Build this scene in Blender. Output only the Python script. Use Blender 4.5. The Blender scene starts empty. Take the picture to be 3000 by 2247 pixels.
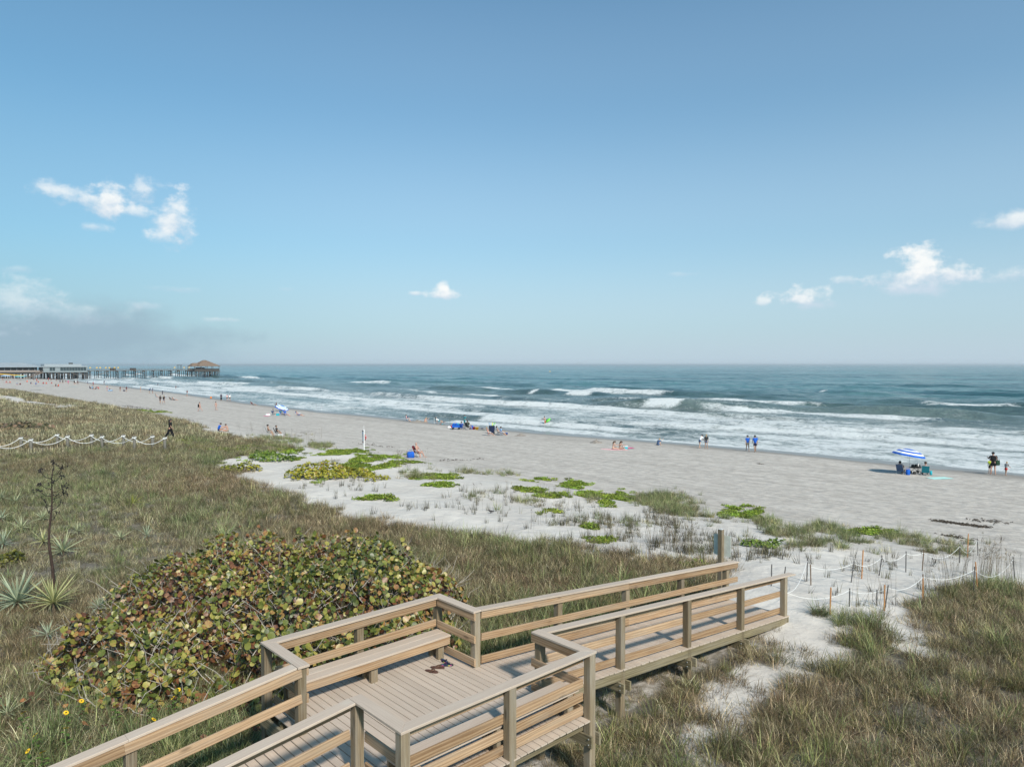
import bpy, math, random
import numpy as np
from mathutils import Vector, Matrix, Euler

R = math.radians
PI = math.pi
random.seed(11)
rng = np.random.default_rng(7)
scene = bpy.context.scene
col = scene.collection

# ------------------------------------------------------------------ camera
H = 9.0                                   # camera height above the waterline, metres
FPX, CX, CY = 2080.0, 1500.0, 1123.5      # focal length and centre in pixels of the 3000 x 2247 photograph
PITCH = math.atan(54.9 / FPX)
cam = bpy.data.cameras.new('camera')
cam.sensor_fit = 'HORIZONTAL'
cam.sensor_width = 36.0
cam.lens = FPX / 3000.0 * 36.0
cam.clip_start = 0.1
cam.clip_end = 60000.0
camo = bpy.data.objects.new('camera', cam)
col.objects.link(camo)
camo.location = (0, 0, H)
camo.rotation_euler = (PI / 2 - PITCH, 0, 0)
scene.camera = camo

# ------------------------------------------------------------------ frame of the place
# u runs along the boardwalk towards the sea, v runs along the beach
ANG = R(47.2)
UX, UY = math.sin(ANG), math.cos(ANG)
RZ = PI / 2 - ANG                          # turn of the (u, v) frame about z


def W(u, v, z=0.0):
    return Vector((u * UX - v * UY, u * UY + v * UX, z))


def to_uv(x, y):
    return x * UX + y * UY, -x * UY + y * UX


def ray(px, py):
    x = (px - CX) / FPX
    y = -(py - CY) / FPX
    c, s = math.cos(PITCH), math.sin(PITCH)
    return x, c + y * s, -s + y * c


# ------------------------------------------------------------------ light
SUN_EL = R(40.0)
sun_h = W(-0.26, -1.0)                      # horizontal direction towards the sun
sun_h.normalize()
sun_dir = Vector((sun_h.x * math.cos(SUN_EL), sun_h.y * math.cos(SUN_EL), math.sin(SUN_EL)))
sl = bpy.data.lights.new('sun', 'SUN')
sl.energy = 2.9
sl.angle = R(4.5)
sl.color = (1.0, 0.92, 0.81)
so = bpy.data.objects.new('sun', sl)
col.objects.link(so)
so.rotation_euler = sun_dir.to_track_quat('Z', 'Y').to_euler()
so.location = (0, 0, 60)

scene.view_settings.view_transform = 'Standard'
scene.view_settings.look = 'None'
scene.view_settings.gamma = 1.0
scene.view_settings.use_curve_mapping = False
scene.view_settings.exposure = 0.80


# ------------------------------------------------------------------ node helper
class NT:
    def __init__(self, tree):
        self.t = tree

    def n(self, typ, ins=None, **props):
        nd = self.t.nodes.new(typ)
        for k, v in props.items():
            setattr(nd, k, v)
        for k, v in (ins or {}).items():
            if isinstance(v, bpy.types.Node):
                v = v.outputs[0]
            if isinstance(v, bpy.types.NodeSocket):
                self.t.links.new(v, nd.inputs[k])
            else:
                nd.inputs[k].default_value = v
        return nd

    def m(self, op, a, b=0.0, c=0.0, clamp=False):
        return self.n('ShaderNodeMath', {0: a, 1: b, 2: c}, operation=op, use_clamp=clamp).outputs[0]

    def vm(self, op, a, b=(0, 0, 0)):
        return self.n('ShaderNodeVectorMath', {0: a, 1: b}, operation=op).outputs[0]

    def mix(self, f, a, b, blend='MIX'):
        nd = self.n('ShaderNodeMix', {0: f, 6: a, 7: b}, data_type='RGBA', blend_type=blend)
        return nd.outputs[2]

    def fmix(self, f, a, b):
        nd = self.n('ShaderNodeMix', {0: f, 2: a, 3: b}, data_type='FLOAT')
        return nd.outputs[0]

    def ramp(self, f, stops, interp='LINEAR'):
        nd = self.n('ShaderNodeValToRGB', {0: f})
        cr = nd.color_ramp
        cr.interpolation = interp
        while len(cr.elements) < len(stops):
            cr.elements.new(0.5)
        for e, (p, c) in zip(cr.elements, stops):
            e.position = p
            e.color = (c[0], c[1], c[2], 1) if not isinstance(c, (int, float)) else (c, c, c, 1)
        return nd.outputs[0]

    def sstep(self, f, a, b, lo=0.0, hi=1.0):
        nd = self.n('ShaderNodeMapRange', {0: f, 1: a, 2: b, 3: lo, 4: hi}, interpolation_type='SMOOTHSTEP', clamp=True)
        return nd.outputs[0]

    def noise(self, vec, scale, detail=4.0, rough=0.55, dist=0.0, **kw):
        nd = self.n('ShaderNodeTexNoise', {'Scale': scale, 'Detail': detail, 'Roughness': rough, 'Distortion': dist}, **kw)
        if vec is not None:
            self.t.links.new(vec, nd.inputs['Vector'])
        return nd.outputs[0]

    def mapping(self, vec, loc=(0, 0, 0), rot=(0, 0, 0), scale=(1, 1, 1)):
        return self.n('ShaderNodeMapping', {0: vec, 1: loc, 2: rot, 3: scale}).outputs[0]

    def attr(self, name, kind='GEOMETRY'):
        return self.n('ShaderNodeAttribute', attribute_name=name, attribute_type=kind)

    def bump(self, height, strength, dist=1.0, normal=None):
        ins = {'Height': height, 'Strength': strength, 'Distance': dist}
        if normal is not None:
            ins['Normal'] = normal
        return self.n('ShaderNodeBump', ins).outputs[0]


# ------------------------------------------------------------------ sky
SKY = 0.105
world = bpy.data.worlds.new('World')
scene.world = world
world.use_nodes = True
world.node_tree.nodes.clear()
w = NT(world.node_tree)
wout = w.n('ShaderNodeOutputWorld')
sky = w.n('ShaderNodeTexSky', sky_type='NISHITA', sun_disc=False)
sky.sun_elevation = SUN_EL
sky.sun_rotation = math.atan2(sun_dir.x, sun_dir.y)
sky.altitude = 0
sky.air_density = 1.0
sky.dust_density = 1.5
sky.ozone_density = 1.6
geo = w.n('ShaderNodeTexCoord')
dirv = w.n('ShaderNodeSeparateXYZ', {0: geo.outputs['Generated']})
az = w.m('ARCTAN2', dirv.outputs[0], dirv.outputs[1])
el = w.m('ARCSINE', dirv.outputs[2])
pos = w.n('ShaderNodeCombineXYZ', {0: az, 1: el}).outputs[0]
# a thin milky veil that grows towards the horizon, as on a humid coast
veil = w.ramp(w.m('MULTIPLY', w.m('ABSOLUTE', el), 1 / 0.6, clamp=True), [(0.0, 1.0), (0.10, 0.85), (0.30, 0.52), (0.6, 0.25), (1.0, 0.08)], 'EASE')
skyc = w.mix(1.0, sky.outputs[0], (0.37, 0.72, 0.79, 1), 'MULTIPLY')
# the humid air is greyer low towards the land, away to the north-west
landward = w.sstep(az, -0.05, -0.75)
veilc = w.mix(landward, (3.15, 3.82, 4.42, 1), (2.15, 3.0, 3.60, 1))
skyc = w.mix(w.m('MULTIPLY', veil, 0.86), skyc, veilc)
nz = w.noise(w.mapping(pos, scale=(1.0, 1.35, 1)), 34.0, 9.0, 0.6)
nzb = w.noise(w.mapping(pos, loc=(3, 1, 0), scale=(1.0, 1.6, 1)), 11.0, 6.0, 0.55)


def sky_angles(px, py):
    x, y, z = ray(px, py)
    return math.atan2(x, y), math.atan2(z, math.hypot(x, y))


def cloud(base, px, py, rx, ry, op, shade=0.0, rough=1.0, soft=0.55, flat=2.0, big=False):
    """one cloud: an uneven patch around a direction of the sky; returns the sky colour with it laid over"""
    a0, e0 = sky_angles(px, py)
    dx = w.m('MULTIPLY', w.m('SUBTRACT', az, a0), FPX / rx)
    dy = w.m('MULTIPLY', w.m('SUBTRACT', el, e0), FPX / ry)
    dyf = w.m('MULTIPLY', dy, w.m('ADD', 1.0, w.m('MULTIPLY', w.m('LESS_THAN', dy, 0.0), flat - 1.0)))
    d = w.m('SQRT', w.m('ADD', w.m('MULTIPLY', dx, dx), w.m('MULTIPLY', dyf, dyf)))
    nn = w.m('SUBTRACT', nzb if big else nz, 0.5)
    d = w.m('ADD', d, w.m('MULTIPLY', nn, -3.2 * rough))
    mask = w.m('MULTIPLY', w.sstep(d, 1.05, 0.85 - soft), op)
    lit = w.sstep(w.m('ADD', dy, w.m('MULTIPLY', w.m('SUBTRACT', nz, 0.5), 2.2)), -0.75 + shade, 0.45 + shade)
    cc = w.mix(lit, (3.45, 4.0, 4.6, 1), (5.45, 5.5, 5.42, 1))
    if shade > 1:
        cc = w.mix(lit, (1.85, 2.58, 3.12, 1), (2.7, 3.35, 3.8, 1))
    return w.mix(mask, base, cc)


c = skyc
# grey bank low over the pier
c = cloud(c, 100, 985, 470, 120, 0.85, shade=1.6, rough=0.45, soft=0.8, flat=0.9, big=True)
c = cloud(c, 300, 975, 340, 60, 0.6, shade=1.9, rough=0.6, soft=0.8, flat=1.2, big=True)
c = cloud(c, 30, 880, 150, 60, 0.42, shade=0.35, rough=0.9, soft=0.9, flat=0.8)
c = cloud(c, 200, 915, 150, 35, 0.22, shade=0.5, rough=0.9, soft=0.9, flat=0.9)
# broken cumulus at upper left
for q in [(322, 590, 48, 58, 0.9, 0.0, 0.8, 0.7, 1.3), (505, 640, 62, 74, 0.85, 0.0, 0.8, 0.8, 1.0), (245, 585, 95, 36, 0.6, 0.0, 1.1, 0.9, 1.0),
          (430, 565, 75, 38, 0.6, 0.0, 1.1, 0.9, 1.0), (390, 622, 55, 24, 0.55, 0.0, 1.0, 0.9, 1.2), (150, 560, 42, 26, 0.3, 0.0, 1.1, 0.9, 1.0),
          (270, 665, 42, 13, 0.42, 0.1, 0.8, 0.8, 1.0), (480, 695, 50, 26, 0.55, 0.0, 0.9, 0.8, 1.2)]:
    c = cloud(c, *q)
# small fair-weather clouds
for q in [(1300, 868, 62, 26, 0.9, 0.05, 0.7, 0.55, 2.0), (1298, 848, 24, 26, 0.9, -0.3, 0.6, 0.6, 1.4), (1218, 861, 27, 10, 0.6, 0.2, 0.7, 0.7, 1.4),
          (2700, 812, 150, 30, 0.75, 0.25, 0.8, 0.7, 1.1), (2700, 780, 66, 58, 0.92, -0.25, 0.9, 0.6, 1.7), (2790, 800, 70, 30, 0.6, 0.1, 0.9, 0.7, 1.4),
          (2690, 848, 95, 26, 0.8, 0.9, 0.6, 0.8, 1.0), (2340, 872, 72, 34, 0.8, -0.1, 0.9, 0.7, 1.5), (2390, 893, 62, 18, 0.65, 0.8, 0.7, 0.8, 1.0),
          (2238, 885, 26, 18, 0.6, 0.0, 0.9, 0.7, 1.5), (2478, 820, 40, 14, 0.4, 0.2, 0.9, 0.8, 1.2), (2985, 650, 85, 34, 0.75, 0.2, 0.5, 0.6, 1.6),
          (2985, 808, 70, 22, 0.5, 0.2, 0.8, 0.8, 1.4), (525, 850, 70, 11, 0.32, 0.6, 0.8, 0.9, 1.2), (430, 895, 55, 13, 0.3, 0.7, 0.8, 0.9, 1.2),
          (650, 937, 48, 9, 0.42, 0.4, 0.7, 0.9, 1.2), (50, 790, 45, 12, 0.25, 0.5, 0.8, 0.9, 1.2), (1990, 805, 55, 10, 0.22, 0.4, 0.8, 0.9, 1.2),
          (840, 848, 30, 8, 0.22, 0.4, 0.8, 0.9, 1.2)]:
    c = cloud(c, *q)
bg = w.n('ShaderNodeBackground', {0: c, 1: SKY})
world.node_tree.links.new(bg.outputs[0], wout.inputs[0])

# ------------------------------------------------------------------ mesh helpers


def link(o, parent=None):
    col.objects.link(o)
    if parent is not None:
        o.parent = parent
    return o


def fast_mesh(name, V, F):
    """mesh from a vertex array and a face array whose faces all have the same number of corners"""
    V = np.asarray(V, dtype=np.float32)
    F = np.asarray(F, dtype=np.int32)
    me = bpy.data.meshes.new(name)
    me.vertices.add(len(V))
    me.vertices.foreach_set('co', V.ravel())
    k = F.shape[1]
    me.loops.add(F.size)
    me.loops.foreach_set('vertex_index', F.ravel())
    me.polygons.add(len(F))
    me.polygons.foreach_set('loop_start', np.arange(0, F.size, k, dtype=np.int32))
    me.polygons.foreach_set('loop_total', np.full(len(F), k, dtype=np.int32))
    me.update(calc_edges=True)
    return me


def set_attr(me, name, arr, domain='POINT'):
    a = me.attributes.new(name, 'FLOAT', domain)
    a.data.foreach_set('value', np.asarray(arr, dtype=np.float32).ravel())


def smooth(me, on=True):
    me.polygons.foreach_set('use_smooth', np.full(len(me.polygons), on, dtype=bool))


def mesh_obj(name, me, mat=None, parent=None, loc=None, rot=None):
    if mat is not None and not me.materials:
        me.materials.append(mat)
    o = bpy.data.objects.new(name, me)
    if loc is not None:
        o.location = loc
    if rot is not None:
        o.rotation_euler = rot
    return link(o, parent)


def tag(o, label=None, cat=None, group=None, kind=None):
    if label:
        o['label'] = label
    if cat:
        o['category'] = cat
    if group:
        o['group'] = group
    if kind:
        o['kind'] = kind
    return o


def thing(name, label, cat, loc=(0, 0, 0), rz=0.0, group=None):
    o = bpy.data.objects.new(name, None)
    o.empty_display_size = 0.2
    o.location = loc
    o.rotation_euler = (0, 0, rz)
    link(o)
    return tag(o, label, cat, group)


class MB:
    """collects boxes, tubes and lathes; build() links them as one mesh object"""

    def __init__(self):
        self.v, self.f = [], []

    def add(self, vs, fs):
        b = len(self.v)
        self.v += [tuple(p) for p in vs]
        self.f += [tuple(i + b for i in f) for f in fs]

    def box(self, c, s, rz=0.0, tilt=None):
        M = Matrix.Rotation(rz, 3, 'Z')
        if tilt is not None:
            M = M @ Euler(tilt).to_matrix()
        vs = []
        for x in (-.5, .5):
            for y in (-.5, .5):
                for z in (-.5, .5):
                    vs.append(Vector(c) + M @ Vector((x * s[0], y * s[1], z * s[2])))
        self.add(vs, [(0, 1, 3, 2), (4, 6, 7, 5), (0, 4, 5, 1), (2, 3, 7, 6), (0, 2, 6, 4), (1, 5, 7, 3)])

    def tube(self, pts, r, n=6, closed=False):
        pts = [Vector(p) for p in pts]
        rs = r if isinstance(r, (list, tuple)) else [r] * len(pts)
        rings = []
        k = len(pts)
        prev = None
        for i, p in enumerate(pts):
            a = pts[(i - 1) % k] if (closed or i > 0) else p
            b = pts[(i + 1) % k] if (closed or i < k - 1) else p
            t = (b - a)
            t = t.normalized() if t.length > 1e-9 else Vector((0, 0, 1))
            ref = prev if prev is not None else (Vector((0, 0, 1)) if abs(t.z) < 0.9 else Vector((1, 0, 0)))
            x = ref - t * ref.dot(t)
            if x.length < 1e-6:
                x = t.orthogonal()
            x.normalize()
            prev = x
            y = t.cross(x)
            rings.append([p + (x * math.cos(2 * PI * j / n) + y * math.sin(2 * PI * j / n)) * rs[i] for j in range(n)])
        vs = [q for rg in rings for q in rg]
        fs = []
        m = k if closed else k - 1
        for i in range(m):
            i2 = (i + 1) % k
            for j in range(n):
                fs.append((i * n + j, i * n + (j + 1) % n, i2 * n + (j + 1) % n, i2 * n + j))
        if not closed:
            fs.append(tuple(range(n - 1, -1, -1)))
            fs.append(tuple((k - 1) * n + j for j in range(n)))
        self.add(vs, fs)

    def lathe(self, prof, n=12, c=(0, 0, 0), M=None):
        vs, fs = [], []
        for r, z in prof:
            for j in range(n):
                a = 2 * PI * j / n
                p = Vector((r * math.cos(a), r * math.sin(a), z))
                if M is not None:
                    p = M @ p
                vs.append(p + Vector(c))
        for i in range(len(prof) - 1):
            for j in range(n):
                fs.append((i * n + j, i * n + (j + 1) % n, (i + 1) * n + (j + 1) % n, (i + 1) * n + j))
        fs.append(tuple(range(n - 1, -1, -1)))
        fs.append(tuple((len(prof) - 1) * n + j for j in range(n)))
        self.add(vs, fs)

    def grid(self, rows):
        n = len(rows[0])
        self.add([p for r_ in rows for p in r_],
                 [(i * n + j, i * n + j + 1, (i + 1) * n + j + 1, (i + 1) * n + j) for i in range(len(rows) - 1) for j in range(n - 1)])

    def mesh(self, name, sm=False):
        me = bpy.data.meshes.new(name)
        me.from_pydata(self.v, [], self.f)
        if sm:
            smooth(me)
        return me

    def build(self, name, mat, parent=None, sm=False, loc=None, rot=None):
        return mesh_obj(name, self.mesh(name, sm), mat, parent, loc, rot)


# ------------------------------------------------------------------ materials


def new_mat(name):
    m = bpy.data.materials.new(name)
    m.use_nodes = True
    m.node_tree.nodes.clear()
    t = NT(m.node_tree)
    out = t.n('ShaderNodeOutputMaterial')
    return m, t, out


def principled(t, out, **k):
    ins = {}
    for a, b in k.items():
        ins[{'color': 'Base Color', 'rough': 'Roughness', 'normal': 'Normal', 'metal': 'Metallic', 'ior': 'IOR',
             'spec': 'Specular IOR Level', 'alpha': 'Alpha', 'trans': 'Transmission Weight'}[a]] = b
    p = t.n('ShaderNodeBsdfPrincipled', ins)
    t.t.links.new(p.outputs[0], out.inputs[0])
    return p


_plain = {}


def plain(name, rgb, rough=0.6, var=0.12, scale=30.0, spec=0.4, metal=0.0, bump=0.0):
    """one colour with slight blotches, so that nothing is perfectly even"""
    if name in _plain:
        return _plain[name]
    m, t, out = new_mat(name)
    tc = t.n('ShaderNodeTexCoord').outputs['Object']
    nn = t.noise(tc, scale, 4.0, 0.6)
    f = t.sstep(nn, 0.3, 0.7)
    a = tuple(x * (1 - var) for x in rgb) + (1,)
    b = tuple(min(1, x * (1 + var)) for x in rgb) + (1,)
    kw = dict(color=t.mix(f, a, b), rough=rough, spec=spec, metal=metal)
    if bump:
        kw['normal'] = t.bump(nn, bump, 0.02)
    principled(t, out, **kw)
    _plain[name] = m
    return m


def wood(name, dark, light, grey, greyness=0.35, rough=0.8, ring=1.0, length_scale=1.0):
    """sawn softwood: growth rings stretched along local x, knots, grey weathering"""
    m, t, out = new_mat(name)
    tc = t.n('ShaderNodeTexCoord').outputs['Object']
    oi = t.n('ShaderNodeObjectInfo').outputs['Random']
    off = t.n('ShaderNodeCombineXYZ', {0: t.m('MULTIPLY', oi, 57.0), 1: t.m('MULTIPLY', oi, 31.0), 2: t.m('MULTIPLY', oi, 17.0)}).outputs[0]
    p = t.vm('ADD', tc, off)
    warp = t.noise(t.mapping(p, scale=(0.9, 3, 3)), 1.0, 3.0, 0.6)
    q = t.mapping(p, scale=(0.35 * length_scale, 9, 9))
    rings = t.n('ShaderNodeTexWave', {0: q, 'Scale': 1.6 * ring, 'Distortion': 11.0, 'Detail': 3.0, 'Detail Scale': 0.6, 'Detail Roughness': 0.6}, wave_type='RINGS', rings_direction='X').outputs[0]
    fib = t.noise(t.mapping(p, scale=(2.2, 60, 60)), 1.0, 4.0, 0.65)
    f = t.m('ADD', t.m('MULTIPLY', rings, 0.34), t.m('MULTIPLY', fib, 0.62))
    f = t.m('ADD', f, t.m('MULTIPLY', t.m('SUBTRACT', warp, 0.5), 0.5))
    cwood = t.mix(t.sstep(f, 0.15, 0.95), dark + (1,), light + (1,))
    vo = t.n('ShaderNodeTexVoronoi', {0: t.mapping(p, scale=(1.3, 4.5, 4.5)), 'Scale': 1.0, 'Randomness': 1.0}).outputs['Distance']
    kn = t.sstep(vo, 0.16, 0.06)
    cwood = t.mix(t.m('MULTIPLY', kn, 0.7), cwood, tuple(x * 0.35 for x in dark) + (1,))
    g = t.noise(t.mapping(p, scale=(0.7, 6, 6)), 1.3, 5.0, 0.65)
    gm = t.m('MULTIPLY', t.sstep(g, 0.38, 0.72), greyness)
    gm = t.m('ADD', gm, t.m('MULTIPLY', t.m('SUBTRACT', oi, 0.4), 0.25), clamp=True)
    cc = t.mix(gm, cwood, grey + (1,))
    v = t.m('ADD', 0.72, t.m('MULTIPLY', oi, 0.46))
    cc = t.mix(1.0, cc, t.n('ShaderNodeCombineXYZ', {0: v, 1: v, 2: v}).outputs[0], 'MULTIPLY')
    nrm = t.bump(t.m('ADD', fib, t.m('MULTIPLY', rings, 0.4)), 0.35, 0.004)
    principled(t, out, color=cc, rough=rough, normal=nrm, spec=0.25)
    return m


pine = wood('pressure_treated_pine', (0.25, 0.148, 0.078), (0.52, 0.355, 0.215), (0.34, 0.285, 0.225), 0.45)
post_wood = wood('weathered_post_wood', (0.14, 0.10, 0.058), (0.32, 0.255, 0.165), (0.30, 0.27, 0.225), 0.6, ring=1.6)
joist_wood = wood('green_treated_joist_wood', (0.14, 0.115, 0.065), (0.31, 0.255, 0.155), (0.27, 0.24, 0.19), 0.5)


def composite_mat():
    """tan composite decking: fine brushed streaks, pale scuffs and sand dust"""
    m, t, out = new_mat('tan_composite_board')
    tc = t.n('ShaderNodeTexCoord').outputs['Object']
    oi = t.n('ShaderNodeObjectInfo').outputs['Random']
    off = t.n('ShaderNodeCombineXYZ', {0: t.m('MULTIPLY', oi, 41.0), 1: t.m('MULTIPLY', oi, 13.0), 2: 0.0}).outputs[0]
    p = t.vm('ADD', tc, off)
    st = t.noise(t.mapping(p, scale=(1.5, 70, 70)), 1.0, 4.0, 0.6)
    bl = t.noise(p, 1.7, 5.0, 0.65)
    cc = t.mix(t.sstep(st, 0.25, 0.75), (0.405, 0.325, 0.262, 1), (0.495, 0.405, 0.330, 1))
    dust = t.sstep(bl, 0.52, 0.78)
    cc = t.mix(t.m('MULTIPLY', dust, 0.45), cc, (0.47, 0.43, 0.375, 1))
    sp = t.noise(p, 9.0, 5.0, 0.7)
    cc = t.mix(t.m('MULTIPLY', t.sstep(sp, 0.66, 0.78), 0.6), cc, (0.56, 0.53, 0.48, 1))
    v = t.m('ADD', 0.93, t.m('MULTIPLY', oi, 0.14))
    cc = t.mix(1.0, cc, t.n('ShaderNodeCombineXYZ', {0: v, 1: v, 2: v}).outputs[0], 'MULTIPLY')
    principled(t, out, color=cc, rough=0.72, normal=t.bump(st, 0.2, 0.002), spec=0.3)
    return m


deck_mat = composite_mat()
# ------------------------------------------------------------------ terrain
_tabs = {}


def vnoise(x, y, seed=0):
    if seed not in _tabs:
        _tabs[seed] = np.random.RandomState(seed + 100).rand(256, 256)
    tab = _tabs[seed]
    x = np.asarray(x, float)
    y = np.asarray(y, float)
    xi = np.floor(x).astype(int)
    yi = np.floor(y).astype(int)
    fx = x - xi
    fy = y - yi
    fx = fx * fx * (3 - 2 * fx)
    fy = fy * fy * (3 - 2 * fy)
    a = tab[xi & 255, yi & 255]
    b = tab[(xi + 1) & 255, yi & 255]
    cc = tab[xi & 255, (yi + 1) & 255]
    d = tab[(xi + 1) & 255, (yi + 1) & 255]
    return (a * (1 - fx) + b * fx) * (1 - fy) + (cc * (1 - fx) + d * fx) * fy


def fbm(x, y, seed=0, octs=4, gain=0.5):
    s, amp, tot = 0.0, 1.0, 0.0
    for k in range(octs):
        s = s + amp * vnoise(np.asarray(x) * 2 ** k + 17.3 * k, np.asarray(y) * 2 ** k - 9.1 * k, seed + k)
        tot += amp
        amp *= gain
    return s / tot - 0.5


SEA = -0.12


def shore_shift(v):
    return np.interp(v, [-200, -50, 14, 35, 71, 120, 156, 223, 345, 523, 900, 4000], [6, 4, 3, 3.3, -0.2, -0.5, 0.2, 8, 16, 26, 40, 200])


def height(u, v):
    u = np.asarray(u, float)
    v = np.asarray(v, float)
    wsh = np.clip((u - 36) / 26, 0, 1)
    uu = u - shore_shift(v) * wsh
    z = np.interp(uu, [-80, -10, 5, 12, 17, 20, 24, 29, 34, 46, 58, 66, 69, 82, 120, 260],
                  [1.9, 2.1, 2.2, 2.3, 2.35, 2.3, 2.0, 1.55, 1.0, 0.62, 0.3, 0.0, -0.14, -0.7, -2.0, -5.0])
    dune = np.clip((34 - u) / 6, 0, 1)
    fore = np.clip(1 - np.abs(u - 27) / 9, 0, 1)
    far = np.clip((v - 24) / 40, 0, 1)
    z = z + dune * far * (0.25 + 0.9 * fbm(u * 0.045, v * 0.045, 3, 3))
    z = z + fore * (0.75 * fbm(u * 0.16, v * 0.13, 9, 3) + 0.1)
    z = z + dune * 0.28 * fbm(u * 0.35, v * 0.35, 14, 3)
    beach = np.clip((u - 30) / 6, 0, 1) * np.clip((70 - uu) / 6, 0, 1)
    z = z + beach * (0.07 * fbm(u * 0.5, v * 0.12, 21, 3) + 0.035 * fbm(u * 1.3, v * 1.3, 25, 2))
    berm = np.exp(-((uu - 61.5 - 1.2 * fbm(u * 0, v * 0.08, 30, 2)) / 2.2) ** 2)
    z = z + 0.10 * berm
    # sandy path at the foot of the ramp
    path = np.exp(-((u - 19.5) / 3.0) ** 2 - ((v - 9.3) / 2.2) ** 2)
    z = z + path * 0.08
    return z


def hz(u, v):
    return float(height(u, v))


_T = np.concatenate([np.geomspace(6, 900, 4000)])


def ground_uv(px, py, above=0.0):
    """point of the ground seen at a pixel of the photograph, as (u, v)"""
    x, y, z = ray(px, py)
    X, Y, Z = x * _T, y * _T, H + z * _T
    U_, V_ = to_uv(X, Y)
    d = Z - np.maximum(height(U_, V_), SEA) - above
    i = int(np.argmax(d < 0))
    if d[i] >= 0:
        i = len(_T) - 1
    i0 = max(i - 1, 0)
    f = d[i0] / (d[i0] - d[i] + 1e-9)
    return float(U_[i0] + (U_[i] - U_[i0]) * f), float(V_[i0] + (V_[i] - V_[i0]) * f)


def at_ground(px, py, above=0.0):
    u, v = ground_uv(px, py, above)
    return W(u, v, max(hz(u, v), SEA))


def f2(x, y):
    return x * 3000 / 2212.0, y * 3000 / 2212.0


def poly_uv(pts, full=True):
    out = []
    for x, y in pts:
        if full:
            x, y = f2(x, y)
        out.append(ground_uv(x, y))
    return np.array(out)


def inside(poly, u, v):
    u = np.asarray(u)
    v = np.asarray(v)
    r = np.zeros(u.shape, bool)
    n = len(poly)
    for i in range(n):
        x1, y1 = poly[i]
        x2, y2 = poly[(i + 1) % n]
        cnd = ((y1 > v) != (y2 > v)) & (u < (x2 - x1) * (v - y1) / (y2 - y1 + 1e-12) + x1)
        r ^= cnd
    return r


def dune_edge(v):
    """u where the grass of the dune gives way to open sand, along the beach"""
    return np.interp(v, EDGE[:, 1], EDGE[:, 0])


# boundary of the closed grass cover, read off the photograph
EDGE = np.array(sorted([ground_uv(*f2(*p)) for p in
                        [(1600, 1262), (1560, 1216), (1400, 1217), (1250, 1200), (1190, 1176), (1010, 1150), (830, 1126), (760, 1100), (640, 1065), (560, 1036), (480, 1004)]],
                       key=lambda q: q[1]))
EDGE = np.vstack([[[8.0, -60.0]], [[8.0, EDGE[0, 1] - 1.5]], EDGE])
_far = np.array(sorted([ground_uv(*f2(*p)) for p in [(640, 968), (520, 938), (400, 912), (300, 890), (180, 868), (100, 855), (30, 842)]], key=lambda q: q[1]))
_far = _far[_far[:, 1] > EDGE[-1, 1] + 1.0]
EDGE = np.vstack([EDGE, _far, [[_far[-1, 0], 4000.0]]])


def veg_density(u, v):
    u = np.asarray(u, float)
    v = np.asarray(v, float)
    wob = 1.6 * fbm(u * 0.35, v * 0.35, 41, 3) * 2
    e = dune_edge(v)
    d = np.clip((e + wob - u) / 1.2, 0, 1) * (v > 10.2)
    # field beside the boardwalk, with bare sand between the tufts
    n1 = fbm(u * 0.30, v * 0.30, 44, 3)
    e2 = np.interp(v, [-30, 4.6, 5.5, 6.2, 6.8, 7.1, 7.5, 8.4], [30, 28.5, 27.3, 25.8, 23.8, 19.0, 16.3, 16.0])
    d2 = np.clip((e2 + 0.9 * n1 * 2 - u) / 0.8, 0, 1) * np.clip(1.00 + 3.0 * (n1 + 0.12), 0, 1) * (v < 9.3)
    lane = np.exp(-((v - np.interp(u, [8.5, 9.5, 10.4, 11.0, 12.8, 16.3], [4.2, 5.2, 6.1, 6.7, 7.4, 7.5])) / 0.55) ** 2) * ((u > 8) & (u < 16.6)) + np.exp(-((v - 7.0) / 0.5) ** 2 - ((u - 16.2) / 1.0) ** 2)
    lane = np.maximum(lane, np.exp(-((v - 6.0 - 0.55 * (u - 18.6)) / 0.45) ** 2) * ((u > 17.6) & (u < 21.5)))
    d2 = d2 * (1 - 0.93 * np.clip(lane * 1.5, 0, 1) * np.clip((0.20 - fbm(u * 0.8, v * 0.8, 47, 3)) / 0.12, 0, 1))
    under = (v > 7.2) & (v < 11.4) & (u > 4.8) & (u < 8.6)
    d2 = np.where(under, d2 * 0.55, d2)
    lane2 = (v > 8.3) & (v < 10.2) & (u > 8.4) & (u < 21)
    d = np.maximum(d, d2)
    d = np.where(lane2, np.where(u < 17, np.maximum(d * 0.6, 0.55), d * 0.35), d)
    # open sandy patches inside the far dune
    p = fbm(u * 0.10, v * 0.045, 52, 3)
    d = d * (1 - np.clip((p - 0.12) / 0.05, 0, 1) * (v > 52) * (u > 17))
    return d


def grid_axis(segs):
    a = []
    for s, e, st in segs:
        a.append(np.arange(s, e, st))
    a.append(np.array([segs[-1][1]], float))
    return np.concatenate(a)


def grid_faces(nu, nv):
    i = np.arange(nu - 1)[:, None] * nv + np.arange(nv - 1)[None, :]
    return np.stack([i, i + nv, i + nv + 1, i + 1], -1).reshape(-1, 4)


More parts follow.
